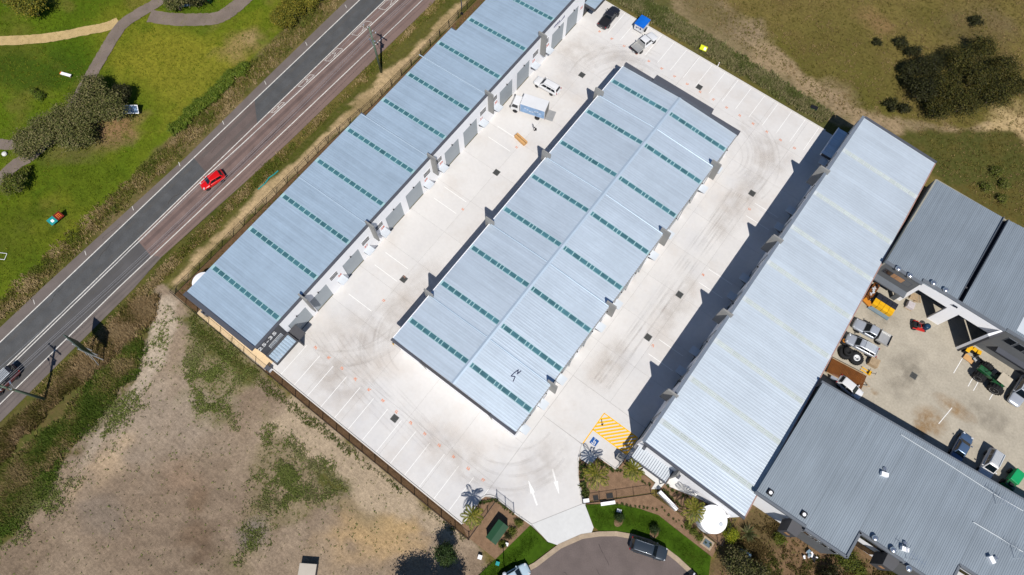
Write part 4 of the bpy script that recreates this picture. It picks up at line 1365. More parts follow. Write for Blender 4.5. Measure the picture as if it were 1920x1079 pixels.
# yard front: grey part with clerestory and ledge
wl = MB().box(20.75, 26.0, fy, fy + .2, 3.5, 7.0)
wl.box(20.75, 21.3, fy, fy + .2, -.05, 3.5).box(25.3, 26.0, fy, fy + .2, -.05, 3.5)
wl.build('wall', M_GWALL, D)
MB().box(20.75, 26.0, fy - 1.0, fy, 3.3, 3.55).build('ledge', M_GCAP, D)
cl = MB().box(21.3, 25.4, fy - .05, fy, 4.75, 6.0).build('clerestory_window', M_DKG, D)
for k, (a, b) in enumerate(((21.4, 22.5), (22.6, 23.15), (23.2, 24.3), (24.35, 25.3))):
    MB().box(a, b, fy - .06, fy - .05, 4.85, 5.9).build('pane', M_GLASSD if k == 0 else (M_PBRN if k in (1, 2) else M_GWALL), cl)
MB().box(20.5, 26.1, fy - .15, fy + .3, 7.0, 7.2).build('parapet_cap', M_GCAP, D)
# white portals
pf = MB()
P0, P1 = fy + .45, fy + .85
pf.box(26.0, 37.8, P0, P1, 4.9, 7.1)
pf.box(26.0, 26.7, P0, P1, -.05, 4.9)
pf.box(31.1, 32.8, P0, P1, -.05, 4.9)
pf.prism([(36.3, 59.3), (36.6, 59.1), (37.8, 60.84), (37.5, 60.84)], -.05, 7.0)
pf.build('door_portal', M_WHITE, D)
MB().prism([(36.61, 59.09), (36.85, 58.95), (38.2, 60.9), (37.82, 60.9)], -.05, 6.9).build('blade_wall', M_DKW, D)
MB().box(25.9, 37.9, P0 - .05, P0 + .45, 7.1, 7.22).build('parapet_cap', M_GCAP, D)
MB().box(22, 37.5, fy + .9, fy + 14, 0.004, 0.01).build('floor', M_TAN, D)
MB().box(20.8, 40.0, fy + 3.6, fy + 3.8, 0, 6.6).build('doorway_dark_screen', M_DKW, D)  # added dark screen: hides the sunlit floor so the door openings read dark
wl2 = MB().box(38.1, 64, fy + .9, fy + 1.1, -.05, 6.9).build('wall', M_GWALL, D)
for k in range(7):
    x0 = 39.3 + k * 1.45
    w_ = MB().box(x0, x0 + 1.25, fy + .84, fy + .9, 4.6, 6.0).build('window', M_GCAP, D)
    MB().box(x0 + .06, x0 + 1.19, fy + .83, fy + .84, 4.66, 5.94).build('pane', M_GLASSD, w_)
MB().box(40, 46, fy + .1, fy + .88, 2.6, 2.8).build('ledge', M_DKG, D)
MB().box(38.1, 64, fy + .8, fy + 1.2, 6.9, 7.15).build('parapet_cap', M_GCAP, D)
for px, py in ((1683, 505), (1705, 518), (1749, 532), (1772, 545)):
    x, y = G(px, py, 7.2)
    whirly(D, x, y, 6.95)
x, y = G(1919, 628, 7.0)
MB().box(x - 1, x + 6, y, y + 3, 7.02, 7.06).build('roof_patch', M_AWN, D)

E = thing('industrial_building', 'large grey ribbed roof building at lower right with stepped front', 'building')
e_poly = [(21.7, 22.5), (28.6, 22.7), (28.6, 22.4), (34.1, 22.6), (34.1, 26.1), (39.8, 26.3), (45.4, 26.5), (45.4, 30.0), (52, 30.3), (66, 31), (66, 43.2), (48.7, 41.9), (21.6, 40.0)]
zfE = lambda x, y: 7.0 + (y - 22) * 0.012
for seg in ([(21.7, 22.5), (28.6, 22.7), (28.6, 40.5), (21.7, 40.0)], [(28.62, 22.4), (34.1, 22.6), (34.1, 40.88), (28.62, 40.5)], [(34.12, 26.1), (45.4, 26.4), (45.4, 41.67), (34.12, 40.88)], [(45.42, 30), (66, 31), (66, 43.1), (45.42, 41.67)]):
    poly_roof(E, seg, zfE, M_GROOF)
def wallseg(a, b, z0, z1, m, t=.2, name='wall'):
    d = Vector((b[0] - a[0], b[1] - a[1])).normalized()
    nn = Vector((-d.y, d.x)) * t
    return MB().prism([a, b, (b[0] + nn.x, b[1] + nn.y), (a[0] + nn.x, a[1] + nn.y)], z0, z1).build(name, m, E)
wallseg((21.85, 39.8), (21.95, 22.9), -.05, 6.95, M_TILT)
wallseg((66, 42.9), (21.8, 39.75), -.05, 6.95, M_GWALL)
wallseg((22.0, 22.75), (28.4, 22.95), -.05, 6.95, M_WHITE)
wallseg((28.7, 22.65), (34.0, 22.85), -.05, 6.95, M_GWALL)
wallseg((34.0, 22.85), (34.0, 26.3), -.05, 6.95, M_GWALL)
wallseg((34.2, 26.35), (39.7, 26.55), -.05, 6.95, M_WHITE)
wallseg((39.8, 26.4), (45.2, 26.65), -.05, 6.95, M_GWALL)
wallseg((45.2, 26.65), (45.2, 30.2), -.05, 6.95, M_GWALL)
wallseg((45.4, 30.2), (66, 31.2), -.05, 6.95, M_WHITE)
for a, b in (((21.6, 22.4), (28.6, 22.6)), ((28.6, 22.3), (34.2, 22.5)), ((34.1, 26.0), (39.8, 26.2)), ((39.8, 26.1), (45.4, 26.35)), ((45.4, 29.9), (66, 30.9))):
    wallseg(a, b, 6.75, 7.2, M_GCAP, .32, 'parapet_cap')
for a, b in (((34.35, 22.6), (34.35, 26.2)), ((45.6, 26.5), (45.6, 30))):
    wallseg(a, b, 6.75, 7.2, M_GCAP, .3, 'parapet_cap')
wallseg((66, 43.2), (21.5, 40.05), 6.9, 7.25, M_GCAP, .25, 'parapet_cap')
for a, b in (((34.3, 26.28), (39.0, 26.45)), ((45.5, 30.1), (51, 30.4))):
    for z0, z1 in ((4.6, 5.6), (0.3, 2.6)):
        wallseg(a, b, z0, z1, M_GLASSD, .06, 'window')
for x0 in (29.2, 30.4, 31.6, 32.8):
    yw = 22.65 + (x0 - 28.7) * .038
    w_ = MB().box(x0, x0 + .95, yw - .06, yw - .01, 4.6, 5.6).build('window', M_AWN, E)
    MB().box(x0 + .06, x0 + .89, yw - .07, yw - .06, 4.66, 5.54).build('pane', M_GLASSD, w_)
for (xa, ya) in ((27.0, 21.3), (38.2, 24.9)):          # angled dark entry hoods
    h_ = MB().add([(xa, ya + 1.45, 3.2), (xa + 1.7, ya + 1.45, 3.2), (xa + 1.5, ya - .1, 3.0), (xa + .2, ya - .1, 3.0), (xa, ya + 1.45, 6.6), (xa + 1.7, ya + 1.45, 6.6), (xa + 1.5, ya - .1, 6.2), (xa + .2, ya - .1, 6.2)],
                  [(0, 3, 2, 1), (4, 5, 6, 7), (3, 0, 4, 7), (2, 3, 7, 6), (1, 2, 6, 5)]).build('entry_hood', M_DKW, E)
    MB().box(xa + .5, xa + 1.1, ya - .13, ya - .11, 4.5, 5.2).build('window', M_PBRN, h_)
for px, py in ((1641, 1010), (1675, 1032), (1704, 1067)):
    x, y = G(px, py, 7.5)
    whirly(E, x, y, 7.05)
def roof_unit(px, py, rz):
    x, y = G(px, py, 7.3)
    b = MB().cbox((x, y, 7.15), (.85, .5, .55), rz)
    o = b.build('air_conditioner', M_WHITE, E)
    MB().cbox((x + .75 * math.cos(rz + 1.57), y + .75 * math.sin(rz + 1.57), 7.15), (.35, .3, .25), rz).build('duct', M_SILV, o)
roof_unit(1657, 890, 0.3)
roof_unit(1695, 1030, 0.3)
roof_unit(1857, 1050, -.6)
for px, py in ((1445, 924), (1508, 965)):
    x, y = G(px, py, 7.3)
    o = MB().box(x - .35, x + .35, y - .35, y + .35, 7.05, 7.3).build('exhaust_box', M_BLACK, E)
    MB().lathe((x, y, 7.3), [(.22, 0), (.22, .06), (.1, .07)], 12).build('fan_cap', M_WHITE, o)
M_PIP = mat('white_conduit', C(222, 228, 232), 0.5, var=0.05)
def conduit(pxs, z=7.4, r=.035, name='conduit', m=None):
    b = MB()
    pp = [G(p[0], p[1], z) for p in pxs]
    for a, c_ in zip(pp, pp[1:]):
        b.tube((a[0], a[1], zfE(*a) + .12), (c_[0], c_[1], zfE(*c_) + .12), r)
    return b.build(name, m or M_PIP, E)
conduit([(1690, 815), (1770, 865), (1870, 930), (1919, 958)], r=.05)
conduit([(1826, 979), (1870, 1005), (1919, 1035)], r=.06)
for ax, ay, a1, a2 in ((1870, 945, (1868, 928), (1890, 944)), (1905, 1047, (1880, 1025), (1919, 1052)), (1703, 1048, (1690, 1046), (1720, 1048))):
    x, y = G(ax, ay, 7.5)
    t = MB().tube((x, y, 7.0), (x, y, 9.6), .03).build('antenna_mast', M_SILV, E)
    b = MB()
    b.tube((x - 1.0, y, 9.5), (x + 1.0, y, 9.5), .02)
    for k in range(6):
        b.tube((x - .9 + k * .36, y - .45, 9.5), (x - .9 + k * .36, y + .45, 9.5), .015)
    b.build('antenna_array', M_SILV, t)

# ---------------------------------------------------------------- vehicles
M_TYRE_R = mat('tyre_black', C(36, 36, 38), 0.85, var=0.1, scale=4)
M_RIM = mat('alloy_rim', (0.55, 0.56, 0.58, 1), 0.35, metal=0.8, var=0.05)
M_GLASS = mat('car_glass', C(20, 30, 38), 0.06, var=0.05, spec=0.7)
M_PLASTIC = mat('black_plastic', C(38, 38, 42), 0.55, var=0.08)
M_HEADL = mat('headlight_lens', C(225, 228, 232), 0.1, var=0.03, spec=0.6)
M_TAILL = mat('tail_light_red', C(186, 24, 30), 0.2, var=0.05, spec=0.6)
M_ALU = mat('tray_aluminium', (0.48, 0.48, 0.47, 1), 0.45, metal=0.5, var=0.06, scale=2)
def paint(key, c, rough=0.28, metal=0.0, k=KALB):
    return mat(key, C(*c, k), rough, metal=metal, var=0.03, scale=1.0, coat=0.6, spec=0.5)
P_RED = paint('paint_red', (232, 16, 16))
P_WHITE = paint('paint_white', (244, 245, 247))
P_BLACK = paint('paint_black', (40, 40, 46))
P_CHAR = paint('paint_charcoal', (64, 74, 84), metal=0.3)
P_SILV = paint('paint_silver', (200, 206, 216), metal=0.3)
P_BLUE = paint('paint_steel_blue', (96, 122, 158), metal=0.3)
P_MAROON = paint('paint_maroon', (92, 22, 26))
P_SKYB = paint('paint_pale_blue', (200, 222, 236))

WHEELS = {}
def wheel(parent, x, y, r, w, side):
    key = (round(r, 3), round(w, 3))
    if key not in WHEELS:
        t = MB().lathe((0, 0, 0), [(r * .62, -w / 2), (r * .9, -w / 2), (r, -w * .32), (r, w * .32), (r * .9, w / 2), (r * .62, w / 2)], 20).mesh('wheel', M_TYRE_R, True)
        rm = MB().lathe((0, 0, 0), [(r * .63, -w * .1), (r * .62, w * .53), (r * .5, w * .42), (r * .18, w * .40), (r * .14, w * .5)], 16).mesh('rim', M_RIM, False)
        WHEELS[key] = (t, rm)
    t, rm = WHEELS[key]
    o = inst('wheel', t, parent, (x, y, r))
    o.rotation_euler = (R(-90 * side), 0, 0)
    inst('rim', rm, o)
    return o

def loft(stations, name, m, parent, lv=2):
    """stations: (x, halfwidth, zbottom, ztop); closed smooth body"""
    vv, fs = [], []
    for x, w, zb, zt in stations:
        h = zt - zb
        half = [(0, zb), (.78 * w, zb), (w, zb + .24 * h), (w * 1.0, zt - .28 * h), (.9 * w, zt - .02 * h), (.45 * w, zt + .01), (0, zt + .02)]
        ring = half + [(-a, b) for a, b in half[-2:0:-1]]
        vv += [(x, y, z) for y, z in ring]
    n = 12
    for k in range(len(stations) - 1):
        for i in range(n):
            j = (i + 1) % n
            fs.append((k * n + i, k * n + j, (k + 1) * n + j, (k + 1) * n + i))
    fs += [tuple(range(n - 1, -1, -1)), tuple(range((len(stations) - 1) * n, len(stations) * n))]
    o = inst(name, rawmesh(name, vv, fs, m, True), parent)
    return subsurf(o, lv)

def bil(q, u, v):
    a, b, c, d = q
    return tuple((a[i] * (1 - u) + b[i] * u) * (1 - v) + (d[i] * (1 - u) + c[i] * u) * v for i in range(3))

def pane_on(q, u0, u1, v0, v1, off, name, m, parent):
    p = [Vector(bil(q, *uv)) for uv in ((u0, v0), (u1, v0), (u1, v1), (u0, v1))]
    nrm = (p[1] - p[0]).cross(p[3] - p[0]).normalized() * off
    vv = [tuple(a + nrm) for a in p] + [tuple(a - nrm) for a in p]
    return inst(name, rawmesh(name, vv, [(0, 1, 2, 3), (0, 4, 5, 1), (1, 5, 6, 2), (2, 6, 7, 3), (3, 7, 4, 0)], m), parent)

def cabin(parent, m, xr0, xf0, xr1, xf1, wb, wt, zb, zt, split=(0.5,), name='cabin'):
    """glasshouse: base xr0..xf0 at zb, roof xr1..xf1 at zt"""
    B_ = [(xr0, -wb, zb), (xf0, -wb, zb), (xf0, wb, zb), (xr0, wb, zb)]
    T_ = [(xr1, -wt, zt), (xf1, -wt, zt), (xf1, wt, zt), (xr1, wt, zt)]
    vv = B_ + T_
    o = inst(name, rawmesh(name, vv, [(0, 3, 2, 1), (4, 5, 6, 7), (0, 1, 5, 4), (1, 2, 6, 5), (2, 3, 7, 6), (3, 0, 4, 7)], m, True), parent)
    bevel(o, 0.09, 3)
    g = 0.014
    pane_on((B_[1], B_[2], T_[2], T_[1]), .08, .92, .16, .90, g, 'windscreen', M_GLASS, parent)
    pane_on((B_[3], B_[0], T_[0], T_[3]), .10, .90, .30, .88, g, 'rear_window', M_GLASS, parent)
    us = [0.07] + list(split) + [0.93]
    for q in ((B_[0], B_[1], T_[1], T_[0]), (B_[2], B_[3], T_[3], T_[2])):
        for a, b in zip(us, us[1:]):
            pane_on(q, a + .015, b - .015, .22, .86, g, 'side_window', M_GLASS, parent)
    return o

def lights(t, L, w, zf, zr, xf=None, xr=None):
    xf, xr = xf or L / 2 - .27, xr or -L / 2 + .1
    for s in (-1, 1):
        MB().cbox((xf, s * w * .66, zf), (.2, .3, .14), -s * .5).build('headlight', M_HEADL, t)
        MB().cbox((xr, s * w * .76, zr), (.1, .2, .18), s * .2).build('tail_light', M_TAILL, t)

def mirrors(t, x, w, z, m):
    for s in (-1, 1):
        MB().cbox((x, s * (w + .09), z), (.12, .2, .14)).build('mirror', m, t)

def car(name, label, cat, F, Rr, style, L, W, H, m, z=0.7, roof_m=None, rack=None, group=None, at=None, heading=None, ztop=None):
    if at is None:
        f, r = Vector(G(F[0], F[1], z)), Vector(G(Rr[0], Rr[1], z))
        c = (f + r) / 2
        d = f - r
        hd = math.atan2(d.y, d.x)
    else:
        c, hd = Vector(at), heading
    t = thing(name, label, cat, (c.x, c.y, 0.024), hd, group)
    w = W / 2
    l2 = L / 2
    roof_m = roof_m or m
    if style == 'hatch':
        bt, hz = .96, .86
        st = [(-l2, .66 * w, .5, .78), (-l2 + .1, .9 * w, .32, bt - .06), (-l2 + .5, .98 * w, .24, bt), (-.2, w, .22, bt), (.65, w, .22, bt - .03), (1.15, .98 * w, .23, hz), (l2 - .3, .92 * w, .26, hz - .1), (l2 - .04, .74 * w, .38, hz - .28), (l2, .5 * w, .45, hz - .36)]
        loft(st, 'body', m, t)
        cabin(t, roof_m, -l2 + .12, 1.05, -l2 + .62, .25, .86 * w, .66 * w, bt - .08, H, (.5,))
        lights(t, L, w, .62, .74)
        mirrors(t, .72, w * .92, .95, m)
        ax, rr = L * .31, .32
    elif style == 'sedan':
        bt, hz = .94, .88
        st = [(-l2, .62 * w, .5, .8), (-l2 + .12, .88 * w, .32, .93), (-l2 + .8, .98 * w, .24, bt + .02), (-.3, w, .22, bt), (.6, w, .22, bt - .02), (1.2, .98 * w, .23, hz), (l2 - .3, .92 * w, .26, hz - .1), (l2 - .04, .72 * w, .38, hz - .28), (l2, .5 * w, .45, hz - .36)]
        loft(st, 'body', m, t)
        cabin(t, roof_m, -l2 + .75, 1.1, -l2 + 1.35, .3, .86 * w, .66 * w, bt - .08, H, (.5,))
        lights(t, L, w, .62, .78)
        mirrors(t, .75, w * .92, .95, m)
        ax, rr = L * .30, .33
    elif style in ('suv', 'wagon'):
        bt, hz = (1.1, 1.03) if style == 'suv' else (.98, .9)
        st = [(-l2, .7 * w, .5, bt - .15), (-l2 + .1, .92 * w, .34, bt - .02), (-l2 + .5, .99 * w, .27, bt), (-.2, w, .26, bt), (.7, w, .26, bt - .02), (1.25, .99 * w, .27, hz), (l2 - .3, .94 * w, .3, hz - .08), (l2 - .04, .76 * w, .42, hz - .26), (l2, .55 * w, .48, hz - .34)]
        loft(st, 'body', m, t)
        cabin(t, roof_m, -l2 + .1, 1.15, -l2 + .42, .42, .88 * w, .71 * w, bt - .08, H, (.36, .68))
        lights(t, L, w, .72, .85)
        mirrors(t, .85, w * .94, 1.08, m)
        ax, rr = L * .30, .36 if style == 'suv' else .32
        for s in (-1, 1):
            MB().tube((-l2 + .55, s * .6 * w, H + .05), (.3, s * .6 * w, H + .05), .025).build('roof_rail', M_RIM if m is not P_BLACK else M_PLASTIC, t)
    elif style in ('ute', 'tray'):
        bt, hz = 1.08, 1.02
        xb = -.55                                  # back of the cab
        if style == 'ute':
            st = [(-l2, .8 * w, .5, bt - .1), (-l2 + .08, .94 * w, .36, bt), (-l2 + .5, .99 * w, .3, bt + .02), (-.6, w, .28, bt), (.7, w, .27, bt - .02), (1.25, .99 * w, .28, hz), (l2 - .3, .94 * w, .32, hz - .08), (l2 - .04, .76 * w, .44, hz - .26), (l2, .55 * w, .5, hz - .34)]
            loft(st, 'body', m, t)
            cabin(t, roof_m, -.75, 1.25, -.5, .5, .87 * w, .68 * w, bt - .08, H, (.48,))
            tn = MB().box(-l2 + .1, -.8, -.84 * w, .84 * w, bt + .02, bt + .07).build('tonneau_cover', M_PLASTIC if m in (P_BLACK,) else M_ALU, t)
            bevel(tn, .02)
            lights(t, L, w, .72, .88)
        else:
            st = [(-.75, .95 * w, .36, bt), (-.5, .98 * w, .28, bt), (.0, w, .28, bt), (.7, w, .27, bt - .02), (1.3, .99 * w, .28, hz), (l2 - .3, .94 * w, .32, hz - .08), (l2 - .04, .76 * w, .44, hz - .26), (l2, .55 * w, .5, hz - .34)]
            loft(st, 'body', m, t)
            cabin(t, roof_m, -.72, 1.25, -.6, .5, .87 * w, .70 * w, bt - .08, H, (.5,))
            MB().box(-l2 + .05, -.9, -.98 * w, .98 * w, .78, .9).build('tray_floor', M_ALU, t)
            for s in (-1, 1):
                MB().box(-l2 + .05, -.9, min(s * .98 * w, s * .93 * w), max(s * .98 * w, s * .93 * w), .9, 1.16).build('tray_side', M_ALU, t)
            MB().box(-l2, -l2 + .05, -.98 * w, .98 * w, .84, 1.16).build('tailgate', M_PLASTIC, t)
            MB().box(-.98, -.9, -.93 * w, .93 * w, .9, 1.7).build('headboard', M_ALU, t)
            MB().box(-l2 + .2, -.9, -.35, .35, .42, .7).build('chassis_rail', M_PLASTIC, t)
            lights(t, L, w, .72, .66)
        mirrors(t, .95, w * .94, 1.1, M_PLASTIC)
        ax, rr = L * .30, .37
    ay = w - .1
    for sx in (-1, 1):
        for s in (-1, 1):
            wheel(t, sx * ax + .08, s * ay, rr, .23, s)
    MB().box(-l2 - .012, -l2 + .03, -.19, .19, .52, .62).build('number_plate', M_HEADL, t)
    if rack:
        x0, x1, wz = rack
        z0 = H + .1
        fr = MB()
        for s in (-1, 1):
            fr.tube((x0, s * wz, z0), (x1, s * wz, z0), .025)
            for xx in (x0 + .1, x1 - .1):
                fr.tube((xx, s * wz * .9, H - .02), (xx, s * wz, z0), .02)
        rk = fr.build('roof_rack', M_AWN, t)
        n = 7
        for k in range(n):
            yy = -wz + .06 + (2 * wz - .12) * k / (n - 1)
            MB().box(x0, x1, yy - .032, yy + .032, z0 + .02, z0 + .05).build('rack_slat', M_AWN, rk)
    return t

car('car', 'bright red hatchback driving along the road', 'car', (378, 350), (418, 326), 'hatch', 4.0, 1.75, 1.5, P_RED)
x, y = G(16, 706, 1.0)
car('four_wheel_drive', 'maroon and black off-roader with white roof rack at the left edge', 'off-roader', None, None, 'suv', 4.7, 1.85, 1.85, P_MAROON, roof_m=P_BLACK, rack=(-1.55, .55, .62), at=(x - .2, y - .9), heading=R(-90))
car('ute', 'black ute with covered tray parked by the far kerb', 'ute', (1158, 12), (1127, 51), 'ute', 5.1, 1.9, 1.75, P_BLACK, z=.9)
car('tray_ute', 'white ute with grey flat tray beside the blue topped trailer', 'ute', (1226, 66), (1191, 93), 'tray', 5.2, 1.85, 1.8, P_WHITE, z=.9)
car('car', 'white wagon standing beside the box truck', 'car', (1003, 148), (1049, 174), 'wagon', 4.7, 1.8, 1.6, P_WHITE)
car('tray_ute', 'silver ute with pale flat tray in the tan yard', 'ute', (1602, 604), (1668, 641), 'tray', 5.4, 1.85, 1.8, P_SILV, z=.9)
car('car', 'silver wagon with roof bars beside the silver ute', 'car', (1590, 634), (1642, 662), 'wagon', 4.7, 1.75, 1.5, P_SILV, rack=(-1.6, -.2, .55))
car('car', 'white car parked against the grey roof edge by the rusty trailer', 'car', (1611, 741), (1576, 713), 'hatch', 3.9, 1.75, 1.5, P_WHITE)
car('four_wheel_drive', 'silver off-roader with long roof rack at the right edge', 'off-roader', (1897, 764), (1934, 702), 'suv', 5.0, 1.9, 1.95, P_SILV, z=.9, rack=(-2.1, .6, .68))
car('car', 'steel blue sedan nosed out from the grey building', 'car', (1816, 816), (1790, 862), 'sedan', 4.5, 1.78, 1.46, P_BLUE)
car('four_wheel_drive', 'white off-roader with roof rack beside the steel blue sedan', 'off-roader', (1846, 893), (1868, 848), 'suv', 4.5, 1.85, 1.9, P_WHITE, z=.9, rack=(-1.7, .2, .62))
car('car', 'charcoal wagon parked at the kerb of the turning circle', 'car', (1250, 1041), (1182, 1018), 'suv', 4.9, 1.9, 1.7, P_CHAR)
x, y = G(989, 1065, .7)
car('car', 'pale blue white car cut off by the bottom edge', 'car', None, None, 'hatch', 4.2, 1.78, 1.5, P_SKYB, at=(x - .42 * 2.0 + .1, y - .9 * 2.0), heading=math.atan2(.9, .42))
x, y = G(1298, 1085, .7)
car('car', 'black car just entering the bottom edge beside the kerb', 'car', None, None, 'sedan', 4.6, 1.8, 1.46, P_BLACK, at=(x + 1.6, y - .7), heading=math.atan2(.35, -.93))

# box truck
f, r = Vector(G(962, 191, 1.4)), Vector(G(1027, 212, 1.4))
d = (f - r)
hd = math.atan2(d.y, d.x)
c = (f + r) / 2
TL = min(7.2, d.length + .3)
t = thing('box_truck', 'white box truck with blue printed side being unloaded', 'truck', (c.x, c.y, .024), hd)
h2 = TL / 2
cb = MB().add([(h2 - 1.55, -.95, .55), (h2, -.93, .5), (h2, .93, .5), (h2 - 1.55, .95, .55), (h2 - 1.55, -.9, 2.25), (h2 - .35, -.84, 2.25), (h2 - .35, .84, 2.25), (h2 - 1.55, .9, 2.25), (h2 - .02, -.92, 1.3), (h2 - .02, .92, 1.3)],
              [(0, 3, 2, 1), (4, 5, 6, 7), (1, 2, 9, 8), (8, 9, 6, 5), (0, 1, 8, 5, 4), (3, 7, 6, 9, 2), (0, 4, 7, 3)]).build('cab', P_WHITE, t)
bevel(cb, .08, 3)
pane_on(((h2 - .02, -.92, 1.3), (h2 - .02, .92, 1.3), (h2 - .35, .84, 2.25), (h2 - .35, -.84, 2.25)), .06, .94, .06, .88, .02, 'windscreen', M_GLASS, t)
for s in (-1, 1):
    q = [(h2 - 1.3, s * .94, 1.35), (h2 - .15, s * .935, 1.35), (h2 - .42, s * .885, 2.1), (h2 - 1.3, s * .905, 2.1)]
    if s > 0:
        q = [q[1], q[0], q[3], q[2]]
    pane_on(q, .03, .97, .03, .97, .02, 'side_window', M_GLASS, t)
    MB().cbox((h2 - .1, s * 1.15, 1.4), (.1, .18, .4)).build('mirror', M_PLASTIC, t)
bx = MB().box(-h2 + .35, h2 - 1.72, -1.05, 1.05, .95, 3.05).build('cargo_box', P_WHITE, t)
bevel(bx, .03)
M_PRINT = mat('truck_print_blue', C(150, 184, 224), 0.5, var=0.25, scale=1.3)
M_PRINTW = mat('truck_print_white', C(226, 234, 244), 0.5, var=0.05)
MB().box(-h2 + .4, h2 - 1.78, 1.052, 1.058, 1.02, 2.95).build('side_print', M_PRINT, t)
MB().box(-h2 + .4, h2 - 1.78, -1.058, -1.052, 1.02, 2.95).build('side_print', M_PRINT, t)
b_ = MB()
for k in range(7):                          # white swirls of the print
    a0 = -h2 + 1.0 + k * .42
    b_.box(a0, a0 + .3, 1.059, 1.063, 1.9 + .25 * math.sin(k * 1.3), 2.1 + .25 * math.sin(k * 1.3))
b_.build('print_mark', M_PRINTW, t)
MB().box(-h2 + .3, -h2 + .345, -.98, .98, 1.0, 3.0).build('roller_shutter', M_FIN, t)
MB().box(-h2 - 1.0, -h2 + .3, -.95, .95, .85, .92).build('tail_lift', M_ALU, t)
MB().box(-h2 + .3, h2 - 1.5, -.4, .4, .5, .93).build('chassis', M_PLASTIC, t)
for s in (-1, 1):
    wheel(t, h2 - .85, s * .88, .4, .26, s)
    wheel(t, -h2 + 1.6, s * .86, .4, .4, s)
    MB().cbox((h2 - .02, s * .7, .62), (.06, .3, .18)).build('headlight', M_HEADL, t)
    MB().cbox((-h2 + .32, s * .85, .72), (.05, .2, .18)).build('tail_light', M_TAILL, t)
M_CARD = mat('cardboard', C(226, 176, 116), 0.8, var=0.08, scale=2)
for i, ((px, py), sz, rz, lab) in enumerate((((972, 258), (1.1, .75, .65), -.15, 'brown carton nearer the left warehouse, unloaded from the truck'), ((981, 266), (1.15, .8, .6), -.15, 'brown carton nearer the middle warehouse, unloaded from the truck'))):
    x, y = G(px, py, .3)
    t = thing('carton', lab, 'box', (x, y, .024), rz, 'cartons unloaded from the truck')
    bevel(MB().box(-sz[0] / 2, sz[0] / 2, -sz[1] / 2, sz[1] / 2, 0, sz[2]).build('box', M_CARD, t), .02)
    MB().box(-sz[0] / 2 - .003, sz[0] / 2 + .003, -.04, .04, sz[2] - .2, sz[2] + .004).build('tape', M_BLACK, t)
x, y = G(1003, 240, .5)
t = thing('hand_trolley', 'dark hand trolley standing behind the box truck', 'trolley', (x, y, .024), R(35))
for s in (-1, 1):
    MB().tube((-.1, s * .22, .1), (-.35, s * .2, 1.25), .03).build('rail', M_BLACK, t)
    wheel(t, -.05, s * .26, .13, .06, s)
MB().box(0, .3, -.24, .24, .03, .06).build('toe_plate', M_BLACK, t)
MB().tube((-.35, -.2, 1.25), (-.35, .2, 1.25), .03).build('handle', M_BLACK, t)

# blue topped box trailer
x, y = G(1203, 48, .9)
t = thing('box_trailer', 'small white box trailer with bright blue top', 'trailer', (x, y, .024), R(90))
bevel(MB().box(-1.05, 1.05, -.85, .85, .45, 1.75).build('body', P_WHITE, t), .04)
M_TARP = mat('blue_tarp', C(10, 112, 222), 0.6, var=0.08, scale=2)
MB().add([(-1.12, -.92, 1.7), (1.12, -.92, 1.7), (1.12, .92, 1.7), (-1.12, .92, 1.7), (-1.1, -.9, 1.85), (1.1, -.9, 1.85), (1.1, .9, 1.85), (-1.1, .9, 1.85), (-1.05, 0, 1.98), (1.05, 0, 1.98)],
         [(0, 1, 5, 4), (1, 2, 6, 9, 5), (2, 3, 7, 6), (3, 0, 4, 8, 7), (4, 5, 9, 8), (8, 9, 6, 7)]).build('blue_cover', M_TARP, t)
for s in (-1, 1):
    wheel(t, 0, s * .9, .3, .18, s)
    MB().box(-.45, .45, min(s * .82, s * 1.02), max(s * .82, s * 1.02), .62, .66).build('mudguard', M_PLASTIC, t)
b_ = MB()
b_.box(-1.056, -1.05, -.5, -.2, 1.0, 1.4).box(-1.056, -1.05, -.05, .1, 1.1, 1.3).box(-1.056, -1.05, .2, .55, 1.0, 1.25)
b_.build('print_mark', M_NAVY, t)
MB().tube((1.05, .4, .45), (1.9, 0, .45), .04).tube((1.05, -.4, .45), (1.9, 0, .45), .04).build('drawbar', M_PLASTIC, t)

# ---------------------------------------------------------------- neighbour yard clutter
M_GREEN = paint('paint_tractor_green', (30, 92, 52), 0.4)
M_EMER = mat('emerald_plastic', C(20, 170, 104), 0.5, var=0.08)
M_YELP = mat('yellow_plastic', C(250, 190, 24), 0.5, var=0.08, objvar=0.06)
M_BLKP = mat('black_plastic_crate', C(44, 46, 58), 0.6, var=0.1, objvar=0.1)
M_BLUG = mat('blue_grey_steel', C(140, 164, 180), 0.5, metal=0.3, var=0.08)
M_TIMB = mat('weathered_timber', C(190, 166, 134), 0.85, var=0.15, scale=3)
M_RUSTD = mat('rusty_deck', C(122, 72, 26), 0.85, var=0.2, scale=1.2)
M_ORP = mat('orange_steel', C(232, 150, 50), 0.5, var=0.1)
M_WRAP = mat('plastic_wrap', C(214, 206, 208), 0.25, var=0.12, scale=4)
M_REDP = mat('red_steel', C(206, 44, 36), 0.45, var=0.1)

